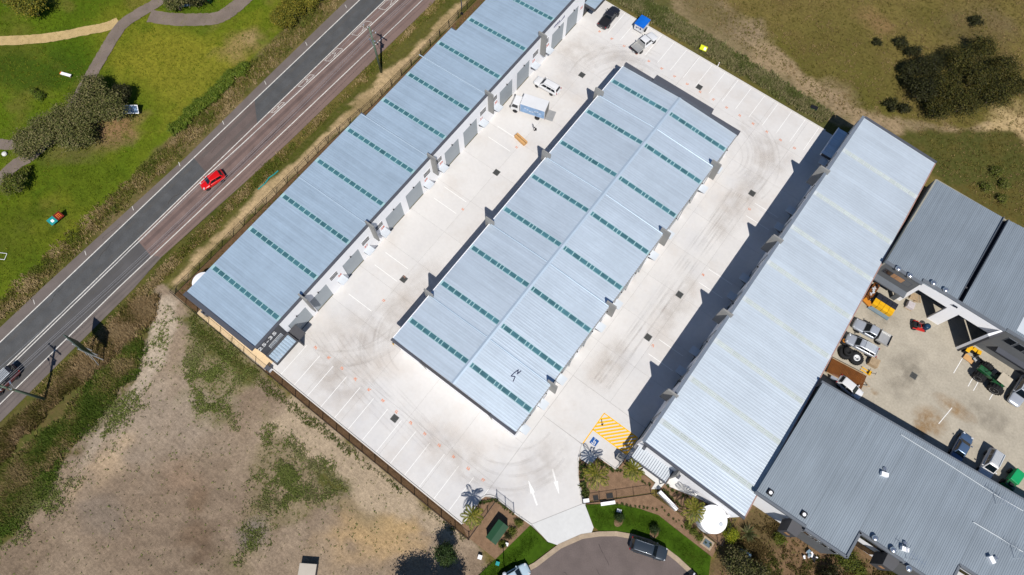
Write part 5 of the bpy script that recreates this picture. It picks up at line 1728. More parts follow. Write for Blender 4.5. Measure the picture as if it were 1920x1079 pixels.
# tractor: four big wheels, green body, cab roof
w1, w2, w3 = Vector(G(1855, 685, 1.2)), Vector(G(1843, 713, 1.2)), Vector(G(1866, 731, 1.2))
w4 = w1 + (w3 - w2)
c = (w2 + w4) / 2
d = (w2 - w3)
hd = math.atan2(d.y, d.x)
t = thing('tractor', 'green tractor with big black tyres by the grey wall', 'tractor', (c.x, c.y, .0), hd)
for sx, rr in ((1, .82), (-1, .98)):
    for s in (-1, 1):
        wheel(t, sx * 1.25, s * 1.05, rr, .62, s)
        tr = MB()
        for k in range(16):
            a = 2 * math.pi * k / 16
            tr.cbox((sx * 1.25 + math.cos(a) * rr, s * 1.05, rr + math.sin(a) * rr - .04), (.1, .6, .08), 0)
        tr.build('tread_lug', M_TYRE_R, t)
bevel(MB().box(-.2, 2.2, -.36, .36, .9, 1.55).build('bonnet', M_GREEN, t), .08, 3)
MB().box(-1.7, 2.0, -.3, .3, .6, .92).build('chassis', M_PLASTIC, t)
bevel(MB().box(-1.75, -.15, -.72, .72, 1.0, 1.5).build('mudguard_deck', M_GREEN, t), .08, 3)
for sx in (-1.55, -.3):
    for s in (-1, 1):
        MB().tube((sx, s * .62, 1.5), (sx * .97, s * .6, 2.55), .05).build('cab_post', M_GREEN, t)
bevel(MB().box(-1.75, -.1, -.8, .8, 2.55, 2.68).build('cab_roof', mat('cream_roof', C(206, 194, 172), 0.6, var=0.1), t), .05)
MB().box(-1.2, -.75, -.28, .28, 1.5, 1.75).build('seat', M_PLASTIC, t)
MB().lathe((-.35, 0, 1.8), [(.16, 0), (.2, .02), (.2, .05), (.16, .07)], 12).build('steering_wheel', M_PLASTIC, t)
MB().tube((1.2, .2, 1.5), (1.2, .2, 2.3), .05).build('exhaust_pipe', M_PLASTIC, t)
for s in (-1, 1):
    MB().cbox((2.2, s * .22, 1.2), (.06, .16, .16)).build('headlight', M_HEADL, t)

# green loader at the right edge
x, y = G(1899, 902, 1.0)
t = thing('small_loader', 'small bright green machine at the right edge of the tan yard', 'machine', (x, y, 0), R(82))
bevel(MB().box(-.2, 1.7, -.62, .62, .55, 1.5).build('hood', M_EMER, t), .06, 2)
bevel(MB().box(-1.1, -.2, -.6, .6, .5, 1.15).build('cab_base', M_GREEN, t), .05)
MB().box(-1.9, -1.1, -.75, .75, .2, .28).build('bucket_floor', M_EMER, t)
for k in range(6):
    MB().box(-2.15, -1.9, -.72 + k * .27, -.62 + k * .27, .18, .25).build('tooth', M_PLASTIC, t)
MB().box(-1.15, -1.1, -.75, .75, .2, .9).build('bucket_back', M_EMER, t)
MB().box(-.9, -.5, -.25, .25, 1.15, 1.4).build('seat', M_PLASTIC, t)
for sx in (-.7, 1.2):
    for s in (-1, 1):
        wheel(t, sx, s * .72, .4, .28, s)

# mower and drum
x, y = G(1723, 612, .4)
t = thing('ride_on_mower', 'red and black ride-on mower in the tan yard', 'mower', (x, y, 0), R(20))
bevel(MB().box(-.2, .9, -.62, .62, .18, .34).build('cutting_deck', M_REDP, t), .04)
bevel(MB().box(-.95, -.25, -.4, .4, .35, .85).build('engine', M_BLACK, t), .05)
bevel(MB().box(-.35, .15, -.27, .27, .55, .72).build('seat', M_BLACK, t), .04)
MB().box(-.45, -.35, -.27, .27, .7, 1.1).build('backrest', M_BLACK, t)
bevel(MB().box(-.9, -.2, -.68, -.5, .3, .6).build('fender', M_REDP, t), .04)
bevel(MB().box(-.9, -.2, .5, .68, .3, .6).build('fender', M_REDP, t), .04)
for s in (-1, 1):
    wheel(t, -.6, s * .58, .3, .22, s)
    wheel(t, 1.0, s * .45, .16, .12, s)
    MB().tube((-.05, s * .35, .6), (.25, s * .32, 1.05), .03).build('lever', M_SILV, t)
x, y = G(1739, 612, .9)
t = thing('drum', 'dark blue drum with lid beside the mower', 'drum', (x, y, 0))
M_NBL = mat('dark_blue_plastic', C(24, 62, 92), 0.4, var=0.1)
MB().lathe((0, 0, 0), [(.42, 0), (.46, .05), (.44, .3), (.47, .34), (.44, .38), (.44, .62), (.47, .66), (.44, .7), (.44, .95), (.4, 1.0)], 20).build('barrel', M_NBL, t, smooth=True)
MB().lathe((0, 0, 1.0), [(.43, 0), (.43, .05), (.1, .08)], 20).build('lid', M_NBL, t, smooth=True)

# crate rack: black and yellow crates on a blue-grey skip frame
x, y = G(1656, 573, .5)
t = thing('steel_stillage', 'blue grey steel stillage under the yellow and black crates', 'stillage', (x, y, 0), 0)
MB().box(-1.6, 1.6, -1.55, 1.2, .12, .3).build('deck', M_BLUG, t)
for a, b in ((-1.55, -1.45), (1.45, 1.1), (-1.55, 1.1), (1.45, -1.45)):
    MB().box(a, a + .1, b, b + .1, 0, .12).build('foot', M_BLUG, t)
for i in range(4):
    for j in range(2):
        pos = ['leftmost', 'second', 'third', 'rightmost'][i] + (' of the front row' if j == 0 else ' of the back row')
        cx, cy = x - 1.15 + i * .78, y - .75 + j * .55
        cr = thing('yellow_crate', 'yellow plastic crate on the stillage, ' + pos, 'crate', (cx, cy, .3), 0, 'yellow crates on the stillage')
        bevel(MB().cbox((0, 0, 0), (.72, .5, .75)).build('tub', M_YELP, cr), .03)
        MB().box(-.37, .37, -.26, .26, .75, .79).build('lid', M_YELP, cr)
        cx, cy = x - 1.1 + i * .78, y + .35 + j * .55
        cr = thing('black_crate', 'black plastic crate behind the yellow ones, ' + pos, 'crate', (cx, cy, .3), 0, 'black crates on the stillage')
        bevel(MB().cbox((0, 0, 0), (.72, .5, .68)).build('tub', M_BLKP, cr), .03)
        MB().box(-.37, .37, -.26, .26, .68, .72).build('lid', M_BLKP, cr)

def pallet(px, py, rz, label, load=None, lm=None, n=6, lz=.6, cat='pallet'):
    x, y = G(px, py, .2)
    t = thing('pallet', label, cat, (x, y, 0), rz)
    for k in range(n):
        MB().box(-.58, .58, -.58 + k * 1.06 / (n - 1), -.48 + k * 1.06 / (n - 1), .11, .14).build('slat', M_TIMB, t)
    for k in (-.5, 0, .42):
        MB().box(k, k + .09, -.58, .58, 0, .11).build('bearer', M_TIMB, t)
    if load:
        x_ = MB().cbox((0, 0, .14), (1.05, 1.05, lz), 0, .94).build(load, lm, t)
        bevel(x_, .06, 2)
    return t
pallet(1705, 574, .1, 'pallet of plastic wrapped white goods in the tan yard', 'wrapped_load', M_WRAP, lz=.7)
pallet(1713, 556, .2, 'timber pallet just inside the white portal', 'timber_scraps', M_TIMB, lz=.18)
pallet(1720, 560, .5, 'second timber pallet leaning inside the white portal')
x, y = G(1632, 548, .9)
t = thing('storage_rack', 'rack of black and white junk against the right warehouse', 'rack', (x, y, 0), R(88))
for a in (-1.2, 1.1):
    for b in (-.45, .35):
        MB().box(a, a + .08, b, b + .08, 0, 1.9).build('upright', M_BLACK, t)
for z0 in (.5, 1.1, 1.8):
    MB().box(-1.2, 1.2, -.45, .45, z0, z0 + .05).build('shelf', M_RUSTD, t)
for k in range(9):
    b_ = MB().cbox((-1.0 + k * .24, random.uniform(-.2, .2), 1.85), (.16, random.uniform(.2, .6), random.uniform(.1, .25)), random.uniform(-.6, .6))
    b_.build('junk_piece', random.choice([M_WRAP, M_BLACK, M_AWN]), t)
x, y = G(1626, 567, .4)
t = thing('orange_barrow', 'orange steel barrow below the junk rack', 'barrow', (x, y, 0), R(-15))
bevel(MB().cbox((0, 0, .3), (1.2, .7, .35), 0, 1.12).build('tub', M_ORP, t), .04)
wheel(t, .7, 0, .2, .1, 1)
for s in (-1, 1):
    MB().tube((-.9, s * .3, .5), (.6, s * .15, .25), .025).build('handle', M_BLACK, t)
x, y = G(1638, 563, .5)
t = thing('ladder', 'dark metal ladder lying behind the crates', 'ladder', (x, y, .05), R(-8))
for s in (-1, 1):
    MB().box(-1.4, 1.4, s * .22 - .03, s * .22 + .03, .3, .36).build('stile', M_PIPE, t)
for k in range(8):
    MB().tube((-1.2 + k * .34, -.22, .33), (-1.2 + k * .34, .22, .33), .02).build('rung', M_PIPE, t)
MB().box(-1.3, -1.2, -.2, .2, 0, .3).box(1.2, 1.3, -.2, .2, 0, .3).build('chock', M_TIMB, t)

# rusty flat trailer
q = [Vector(G(px, py, .8)) for px, py in ((1561, 672), (1625, 704), (1615, 733), (1549, 697))]
c = (q[0] + q[1] + q[2] + q[3]) / 4
d = (q[1] + q[2] - q[0] - q[3]) / 2
hd = math.atan2(d.y, d.x)
TLn, TWd = d.length, ((q[0] - q[3]).length + (q[1] - q[2]).length) / 2
t = thing('flat_trailer', 'rusty brown flat deck trailer beside the tyres', 'trailer', (c.x, c.y, 0), hd)
n = 26
for k in range(n):
    x0 = -TLn / 2 + k * TLn / n
    MB().box(x0 + .012, x0 + TLn / n - .012, -TWd / 2 + .08, TWd / 2 - .08, .74, .79).build('plank', M_RUSTD, t)
for s in (-1, 1):
    MB().box(-TLn / 2, TLn / 2, s * TWd / 2 - .06, s * TWd / 2 + .06, .66, .82).build('side_rail', M_TIMB, t)
    for xx in (-.5, .35):
        wheel(t, xx, s * (TWd / 2 - .2), .33, .22, s)
MB().tube((TLn / 2, .5, .6), (TLn / 2 + 1.0, 0, .5), .05).tube((TLn / 2, -.5, .6), (TLn / 2 + 1.0, 0, .5), .05).build('drawbar', M_TIMB, t)
# tyres lying flat
def tyre(px, py, r, h, label, rim=None, z=0.0):
    x, y = G(px, py, h)
    t = thing('loose_tyre', label, 'tyre', (x, y, z), 0)
    MB().lathe((0, 0, 0), [(r * .5, .02), (r * .8, 0), (r * .98, h * .2), (r, h * .5), (r * .98, h * .8), (r * .8, h), (r * .55, h * .98), (r * .48, h * .8), (r * .46, h * .4)], 26).build('casing', M_TYRE_R, t, smooth=True)
    lug = MB()
    for k in range(22):
        a = 2 * math.pi * k / 22
        lug.cbox((math.cos(a) * r, math.sin(a) * r, h * .15), (.07, .12, h * .7), a)
    lug.build('tread_lug', M_TYRE_R, t)
    if rim:
        MB().lathe((0, 0, h * .5), [(r * .47, 0), (r * .47, h * .5), (r * .34, h * .52), (r * .32, h * .1)], 24).build('rim', rim, t, smooth=True)
        MB().tube((-r * .2, 0, h * .62), (r * .22, 0, h * .62), .05).build('hub_bar', M_BLACK, t)
    return t
tyre(1607, 671, 1.0, .6, 'big black tractor tyre with a white rim', P_WHITE)
tyre(1587, 661, .95, .6, 'big black tyre without rim beside the white rimmed one')
tyre(1588, 661, .62, .4, 'smaller black tyre lying on the big bare tyre', None, .6)
tyre(1584, 639, .6, .45, 'black tyre with a yellow hub next to the silver wagon', M_ORP)
x, y = G(1638, 680, .4)
t = thing('timber_crate', 'weathered timber crate beside the white rimmed tyre', 'crate', (x, y, 0), R(5))
for k in range(6):
    MB().box(-.65 + k * .22, -.45 + k * .22, -.6, .6, .78, .82).build('slat', M_TIMB, t)
for a in ((-.65, .65, -.62, -.58), (-.65, .65, .58, .62)):
    MB().box(a[0], a[1], a[2], a[3], 0, .78).build('side_board', M_TIMB, t)
for a in (-.65, .61):
    MB().box(a, a + .04, -.58, .58, 0, .78).build('end_board', M_TIMB, t)
x, y = G(1623, 695, .3)
t = thing('pallet_jack', 'yellow pallet jack beside the rusty trailer', 'pallet jack', (x, y, 0), R(0))
for s in (-1, 1):
    MB().box(-.6, .5, s * .22 - .08, s * .22 + .08, .1, .17).build('fork', M_YELP, t)
MB().box(.5, .8, -.3, .3, .1, .5).build('pump_head', M_YELP, t)
MB().tube((.7, 0, .5), (1.1, 0, 1.2), .03).tube((1.1, -.2, 1.2), (1.1, .2, 1.2), .03).build('handle', M_BLACK, t)
x, y = G(1650, 675, .2)
x, y = G(1564, 708, .5)
t = thing('toolbox', 'pale grey toolbox squeezed between rusty trailer and grey roof', 'toolbox', (x, y, 0), R(10))
bevel(MB().box(-.5, .5, -.35, .35, 0, .7).build('case', P_SILV, t), .03)
MB().box(-.52, .52, -.37, .37, .7, .78).build('lid', P_SILV, t)
# bins by the far portal
for k, (px, py) in enumerate(((1820, 652), (1828, 656), (1836, 661), (1815, 657))):
    x, y = G(px, py, .9)
    t = thing('wheelie_bin', ['yellow lidded bin in the cluster nearest the portal', 'second yellow lidded bin from the portal in the row', 'yellow lidded bin nearest the tractor', 'yellow lidded bin standing apart beside the plywood sheet'][k], 'bin', (x, y, 0), random.uniform(-.2, .2), 'yellow lidded bins by the portal')
    MB().cbox((0, 0, .08), (.48, .52, .85), 0, 1.15).build('tub', M_BLACK, t)
    bevel(MB().cbox((0, 0, .93), (.6, .66, .09), 0, .9).build('lid', M_YELP, t), .03)
    for s in (-1, 1):
        wheel(t, -.2, s * .26, .1, .05, s)
x, y = G(1818, 673, .4)
t = thing('plywood_sheet', 'tan plywood sheet lying by the yellow lidded bins', 'board', (x, y, 0), R(-5))
MB().box(-.75, .75, -.45, .45, .28, .32).build('sheet', M_CARD, t)
MB().box(-.6, -.5, -.4, .4, 0, .28).box(.5, .6, -.4, .4, 0, .28).build('batten', M_TIMB, t)
x, y = G(1834, 672, .4)
t = thing('scrap_pile', 'pile of grey scrap metal beside the tractor', 'scrap', (x, y, 0), 0)
for k in range(10):
    MB().cbox((random.uniform(-.7, .7), random.uniform(-.5, .5), .02 + .05 * k), (random.uniform(.3, .9), random.uniform(.1, .4), .05), random.uniform(0, 3)).build('scrap_piece', random.choice([M_PIPE, M_BLACK, M_ALU, M_BLUG]), t)

# ---------------------------------------------------------------- vegetation
M_LEAF = {}
def leafmat(key, var=0.0):
    if key in M_LEAF:
        return M_LEAF[key]
    m = bpy.data.materials.new('foliage_' + key)
    m.use_nodes = True
    n, l = m.node_tree.nodes, m.node_tree.links
    b = n['Principled BSDF']
    b.inputs['Roughness'].default_value = 0.6
    b.inputs['Specular IOR Level'].default_value = 0.15
    at = n.new('ShaderNodeAttribute')
    at.attribute_name = 'lcol'
    l.new(at.outputs['Color'], b.inputs['Base Color'])
    M_LEAF[key] = m
    return m

def leaf_mesh(name, cen, nrm, tan, ln, wd, cols):
    """quads; cen/nrm/tan (n,3), ln/wd (n,), cols (n,3)"""
    n = len(cen)
    bt = np.cross(nrm, tan)
    bt /= np.linalg.norm(bt, axis=1)[:, None] + 1e-9
    a, b = tan * (ln / 2)[:, None], bt * (wd / 2)[:, None]
    V = np.stack([cen - a, cen + b * 1.0, cen + a, cen - b * 1.0], 1).reshape(-1, 3)
    me = bpy.data.meshes.new(name)
    me.vertices.add(4 * n)
    me.vertices.foreach_set('co', V.ravel())
    me.loops.add(4 * n)
    me.loops.foreach_set('vertex_index', np.arange(4 * n))
    me.polygons.add(n)
    me.polygons.foreach_set('loop_start', np.arange(n) * 4)
    me.polygons.foreach_set('loop_total', np.full(n, 4))
    me.update()
    ca = me.color_attributes.new('lcol', 'FLOAT_COLOR', 'POINT')
    cc = np.repeat(np.concatenate([cols, np.ones((n, 1))], 1), 4, 0)
    ca.data.foreach_set('color', cc.ravel())
    me.materials.append(leafmat('leaves'))
    return me

def unit(v):
    return v / (np.linalg.norm(v, axis=1)[:, None] + 1e-9)

def pick_cols(rg, n, cols, idx=None):
    cl = np.array([C(*c)[:3] for c in cols])
    k = rg.integers(0, len(cols), n) if idx is None else idx
    return cl[k] * rg.uniform(0.72, 1.28, (n, 1))

def crown_mesh(blobs, n, ls, cols, seed, clump=0.34, nclump=46, name='crown'):
    rg = np.random.default_rng(seed)
    vol = np.array([b[3] * b[4] * b[5] for b in blobs])
    per = np.maximum(1, (n * vol / vol.sum()).astype(int))
    C_, N_, CI = [], [], []
    for b, k in zip(blobs, per):
        nc = max(6, int(nclump * (b[3] * b[4]) ** 0.5))
        d = unit(rg.normal(size=(nc, 3)))
        d[:, 2] = np.abs(d[:, 2]) * 1.0 - 0.25
        rad = rg.uniform(0.35, 1.0, (nc, 1)) ** 0.5
        cc = d * rad * np.array(b[3:6])
        ci = rg.integers(0, nc, k)
        off = rg.normal(size=(k, 3)) * clump * np.array([1, 1, .8])
        p = cc[ci] + off
        C_.append(p + np.array(b[0:3]))
        N_.append(unit(unit(off) * 0.9 + np.array([0, 0, .75]) + rg.normal(size=(k, 3)) * .45))
        CI.append(ci % len(cols) if len(cols) > 1 else np.zeros(k, int))
    cen, nrm, ci = np.concatenate(C_), np.concatenate(N_), np.concatenate(CI)
    k = len(cen)
    mixi = np.where(rg.random(k) < .65, ci, rg.integers(0, len(cols), k))
    tan = unit(np.cross(nrm, rg.normal(size=(k, 3))))
    return leaf_mesh(name, cen, nrm, tan, ls * rg.uniform(.7, 1.4, k), ls * .62 * rg.uniform(.7, 1.3, k), pick_cols(rg, k, cols, mixi))

M_TRUNK = mat('bark_trunk', C(120, 104, 88), 0.9, var=0.2, scale=4)
OLIVE = [(116, 114, 68), (96, 100, 50), (78, 84, 40), (126, 118, 80)]
DKGR = [(54, 56, 28), (44, 46, 22), (70, 70, 36), (40, 40, 24)]
MIDGR = [(92, 102, 34), (74, 86, 28), (108, 112, 42)]
YELGR = [(138, 126, 44), (116, 112, 36), (92, 96, 30)]
BRIGHT = [(150, 152, 34), (130, 140, 30), (108, 122, 28)]
HEDGE = [(96, 116, 34), (82, 102, 26), (116, 128, 44)]

def tree(name, label, pxy, zc, r, h, cols, n=5000, ls=0.26, seed=1, group=None, cat='tree', lobes=5, ragged=False):
    """pxy: pixel of the crown's middle at height zc"""
    rg = random.Random(seed)
    x, y = G(pxy[0], pxy[1], zc)
    t = thing(name, label, cat, (x, y, -.05), 0, group)
    blobs = [(0, 0, zc, r * (.38 if ragged else .62), r * (.38 if ragged else .62), (h - zc) * .8)]
    for k in range(lobes):
        a = 2 * math.pi * (k + rg.random() * .6) / lobes
        q = r * (rg.uniform(.3, 1.15) if ragged else rg.uniform(.42, .68))
        blobs.append((math.cos(a) * q, math.sin(a) * q, zc + rg.uniform(-.35, .3) * (h - zc), r * rg.uniform(.26, .5) * (.7 if ragged else 1), r * rg.uniform(.26, .5) * (.7 if ragged else 1), (h - zc) * rg.uniform(.5, .75)))
    inst('crown', crown_mesh(blobs, n, ls, cols, seed, clump=.13 * r + .08), t)
    tr = MB()
    tr.tube((0, 0, 0), (rg.uniform(-.1, .1), rg.uniform(-.1, .1), zc * .75), .05 * r + .06, .035 * r + .03, 8)
    for b in blobs[1:]:
        tr.tube((0, 0, zc * .55), (b[0] * .9, b[1] * .9, b[2]), .025 * r + .02, .01 * r + .01, 6)
    tr.build('trunk', M_TRUNK, t)
    return t

OG = 'olive grey trees in the park clump'
for i, (p, r, h, lab) in enumerate((((172, 168), 2.4, 5.0, 'olive grey tree at the upper end of the park clump'), ((205, 200), 3.0, 5.6, 'olive grey tree beside the information board'), ((160, 205), 3.2, 5.8, 'tallest olive grey tree in the middle of the park clump'), ((118, 225), 3.0, 5.4, 'olive grey tree left of the tallest one in the park clump'),
                                     ((135, 252), 2.8, 4.8, 'olive grey tree over the bare soil of the park clump'), ((80, 250), 2.8, 5.0, 'olive grey tree towards the lower end of the park clump'), ((52, 268), 2.5, 4.6, 'last olive grey tree at the lower end of the park clump'), ((225, 178), 1.7, 3.6, 'small dark tree on the lawn side of the park clump'))):
    tree('olive_tree', lab, p, h * .6, r, h, OLIVE if i < 7 else DKGR, 6500, .24, 20 + i, OG)
tree('park_tree', 'small leafy tree beside the grey path at the left edge', (22, 343), 2.2, 1.9, 3.6, MIDGR + OLIVE[:1], 3800, .24, 31)
tree('park_shrub', 'small shrub between grey path and leafy tree', (47, 320), .8, .8, 1.4, MIDGR, 1200, .2, 32, cat='shrub')
tree('park_tree', 'yellow green bushy tree at the top left corner', (52, 6), 2.8, 3.0, 4.6, YELGR + MIDGR[:1], 7000, .26, 33)
tree('park_tree', 'bushy tree at the top left corner nearest the left edge', (20, -8), 2.6, 2.2, 4.2, YELGR + MIDGR, 4500, .26, 34)
tree('park_tree', 'olive tree on the grey path fork at the top edge', (325, -2), 2.6, 2.1, 4.2, OLIVE + DKGR[:1], 4500, .24, 35)
tree('park_tree', 'dark tree beside the bench at the top edge', (368, -8), 2.2, 1.8, 3.8, DKGR + OLIVE[:1], 3500, .24, 36)
for i, (p, r, h, lab) in enumerate((((527, 34), 2.0, 3.6, 'lowest of the yellow flowering bushes on the road verge'), ((545, 12), 2.4, 4.2, 'middle yellow flowering bush on the road verge'), ((578, -6), 2.2, 4.0, 'top yellow flowering bush on the road verge'))):
    tree('verge_tree', lab, p, h * .6, r, h, YELGR, 5200, .22, 40 + i, 'yellow bushes on the road verge', cat='bush')
# row of verge shrubs
a, b = Vector(G(332, 246)), Vector(G(458, 128))
hm = [crown_mesh([(0, 0, .75, 1.0, 1.05, .75), (.4, .5, .7, .7, .7, .6)], 1500, .19, HEDGE, 60 + k, clump=.2, nclump=22) for k in range(3)]
for k in range(15):
    p = a + (b - a) * (k / 14) + Vector((random.uniform(-.35, .35), random.uniform(-.3, .3)))
    t = thing('verge_shrub', 'low green verge shrub, ' + ORD[k] + ' from the lower end of the row', 'shrub', (p.x, p.y, -.05), random.uniform(0, 6), 'row of shrubs on the road verge')
    inst('crown', hm[k % 3], t)
    MB().tube((0, 0, 0), (0, 0, .45), .05, .03, 6).build('stem', M_TRUNK, t)
x, y = G(70, 177, .5)
t = thing('clipped_hedge', 'small clipped rectangular hedge on the park lawn', 'hedge', (x, y, -.05), R(-37 + 40))
inst('crown', crown_mesh([(-.9, 0, .45, .6, .55, .45), (0, 0, .45, .7, .55, .45), (.9, 0, .45, .6, .55, .45)], 2600, .15, HEDGE + DKGR[:1], 77, clump=.2, nclump=30), t)
MB().tube((-.8, 0, 0), (-.8, 0, .4), .05).tube((.8, 0, 0), (.8, 0, .4), .05).build('stem', M_TRUNK, t)

# thicket in the dry field
TH = [((1712, 96), 1.2, 1.9, 'dark shrub standing clear on the left of the thicket top'), ((1742, 122), 2.5, 4.4, 'dark tree at the upper left of the thicket'), ((1706, 128), 1.5, 3.0, 'dark tree on the left edge of the thicket'), ((1702, 152), 1.0, 2.0, 'dark bush hanging off the left edge of the thicket'), ((1735, 165), 2.6, 4.6, 'dark tree in the left middle of the thicket'),
      ((1778, 160), 2.9, 5.2, 'broad tree in the centre of the thicket'), ((1800, 112), 2.8, 5.2, 'broad tree at the top of the thicket'), ((1845, 90), 2.5, 4.6, 'tree at the top right of the thicket'), ((1835, 138), 3.0, 5.4, 'tallest tree right of the thicket centre'), ((1882, 125), 2.7, 4.8, 'tree on the right edge of the thicket'),
      ((1868, 175), 2.8, 4.8, 'tree at the lower right of the thicket'), ((1812, 190), 2.9, 4.8, 'broad tree at the bottom of the thicket'), ((1762, 203), 2.4, 3.8, 'tree at the lower left of the thicket'), ((1905, 160), 2.2, 4.0, 'tree at the far right of the thicket'), ((1672, 195), .9, 1.5, 'low bush left below the thicket'), ((1697, 203), 1.0, 1.5, 'brown bush below the left of the thicket'), ((1646, 78), .6, .9, 'smallest dark shrub alone in the dry field'), ((1690, 78), 1.0, 1.6, 'dark shrub alone above the left of the thicket'), ((1832, 38), 1.0, 1.4, 'shrub above the right of the thicket')]
for i, (p, r, h, lab) in enumerate(TH):
    tree('thicket_tree', lab, p, h * .55, r, h, DKGR if i < 5 or i > 13 else [(58, 58, 24), (78, 78, 30), (92, 84, 38), (46, 48, 20)], int((1500 if r > 1.3 else 900) * r + 300), .22, 80 + i, 'trees of the dark thicket', cat='tree' if r > 1.3 else 'bush', lobes=6 if r > 1.3 else 9, ragged=r <= 1.3)
for i, (px, py, r) in enumerate(((1870, 320, 1.2), (1885, 345, 1.0), (1850, 350, .9), (1880, 372, .8))):
    tree('field_shrub', ['loose green shrub nearest the sandy patch in the right field', 'loose green shrub at the right edge below the sandy patch', 'low weedy shrub facing the upper grey roof', 'small weedy shrub just above the upper grey roof'][i], (px, py), .5, r, .9, MIDGR + OLIVE[:1], 900, .18, 120 + i, 'weedy shrubs in the right field', cat='shrub')
# lot trees at the bottom edge
tree('cypress', 'dark green conifer casting shade on the vacant lot', (834, 1040), 2.2, 1.45, 4.4, [(46, 66, 28), (36, 52, 22), (58, 74, 34)], 5200, .2, 130, lobes=4)
tree('lot_tree', 'tall tree below the frame shading the vacant lot', (775, 1165), 6.5, 3.0, 10.0, DKGR, 6500, .28, 131)
tree('lot_tree', 'second tall tree below the frame shading the vacant lot', (838, 1150), 6.0, 2.2, 9.5, DKGR, 5000, .28, 132)
# bottom right planting
tree('round_shrub', 'rounded yellow green shrub beside the water tank', (1372, 1003), .8, .95, 1.5, BRIGHT, 2600, .14, 140, cat='shrub')
tree('shade_shrub', 'dark shrub between water tank and round shrub', (1360, 985), .6, .8, 1.2, DKGR + MIDGR, 1500, .16, 141, cat='shrub')
tree('shade_tree', 'spreading dark olive tree beside the blue lidded box', (1382, 1052), 1.8, 2.0, 3.2, DKGR + OLIVE, 5200, .2, 142)
tree('shade_tree', 'olive tree at the bottom edge below the blue lidded box', (1415, 1085), 1.8, 2.0, 3.2, DKGR + OLIVE, 4200, .2, 143)
tree('wall_shrub', 'green shrub in the corner of the stepped grey front', (1590, 1050), .9, 1.5, 1.8, MIDGR + DKGR[:1], 3000, .17, 144, cat='shrub')
tree('wall_shrub', 'green shrub at the foot of the dark entry hood', (1615, 1074), .6, .8, 1.2, MIDGR, 1300, .16, 145, cat='shrub')
tree('wall_shrub', 'thin green shrub below the white end of the grey building', (1463, 1010), .5, .9, 1.0, MIDGR, 900, .16, 146, cat='shrub')
tree('wall_shrub', 'dark shrub at the bottom edge under the stepped front', (1560, 1085), 1.2, 1.7, 2.2, DKGR, 2600, .2, 147, cat='shrub')
# young street trees in the lawn
for i, ((px, py), lab) in enumerate((((1161, 971), 'young dark shrub in the lawn nearest the driveway'), ((1228, 993), 'young dark shrub in the lawn behind the charcoal wagon'))):
    tree('lawn_shrub', lab, (px, py), .7, .55, 1.4, [(40, 60, 26), (54, 70, 32)], 1500, .13, 150 + i, 'young shrubs in the entrance lawn', cat='shrub')
    x, y = G(px, py + 8)
    tag(MB().sheet([(x + .55 * math.cos(a) - .1, y + .75 * math.sin(a)) for a in np.linspace(0, 6.1, 12)], .004).build('mulch_patch', M_MULCH), 'brown mulch patch under a young lawn shrub', kind='structure')

# palms
def palm(pxy, h, r, label, seed, nf=14):
    rg = random.Random(seed)
    nr_ = np.random.default_rng(seed)
    x, y = G(pxy[0], pxy[1], h)
    t = thing('palm', label, 'palm', (x, y, 0), 0, 'palms in the entrance gardens')
    b = MB()
    zz = 0
    for k in range(8):
        z1 = h * (k + 1) / 8
        b.tube((0, 0, zz), (0, 0, z1), .17 - .006 * k, .14 - .006 * k, 9)
        zz = z1
    b.build('trunk', M_TRUNK, t)
    for k in range(nf):
        az = 2 * math.pi * k / nf + rg.uniform(-.15, .15)
        up = rg.uniform(.15, .95)
        ln = r * rg.uniform(.8, 1.1)
        cen, nrm, tan, L, Wd = [], [], [], [], []
        ns = 16
        for i in range(ns):
            s = (i + .5) / ns
            hor = ln * (s * (1 - .12 * s))
            ver = h + .1 + up * ln * s * .9 - 1.05 * ln * s * s * (.55 + .35 * (1 - up))
            p = np.array([math.cos(az) * hor, math.sin(az) * hor, ver])
            w = .40 * math.sin(math.pi * min(1, s * .9 + .1)) + .12
            for sd_ in (-1, 1):
                side = np.array([-math.sin(az) * sd_, math.cos(az) * sd_, -.35])
                dirv = side * .8 + np.array([math.cos(az), math.sin(az), 0]) * .6
                dirv /= np.linalg.norm(dirv)
                cen.append(p + dirv * w * .5)
                tan.append(dirv)
                nrm.append(np.array([math.cos(az) * .2, math.sin(az) * .2, 1.0]))
                L.append(w)
                Wd.append(.095)
        cen, nrm, tan = np.array(cen), unit(np.array(nrm)), np.array(tan)
        nrm = unit(nrm - tan * (nrm * tan).sum(1)[:, None])
        cols = pick_cols(nr_, len(cen), [(124, 124, 40), (98, 104, 30), (142, 134, 56), (74, 84, 24)])
        inst('frond', leaf_mesh('frond', cen, nrm, tan, np.array(L), np.array(Wd), cols), t)
    return t
palm((1118, 890), 3.6, 2.2, 'palm in the bed beside the accessible bay', 1, 16)
palm((1187, 882), 3.2, 1.7, 'palm next to the office canopy corner', 2)
palm((1301, 958), 3.2, 1.9, 'palm against the white wall beside the water tank', 3)
palm((886, 968), 3.6, 1.7, 'palm in the corner garden by the green cabinet', 4, 12)
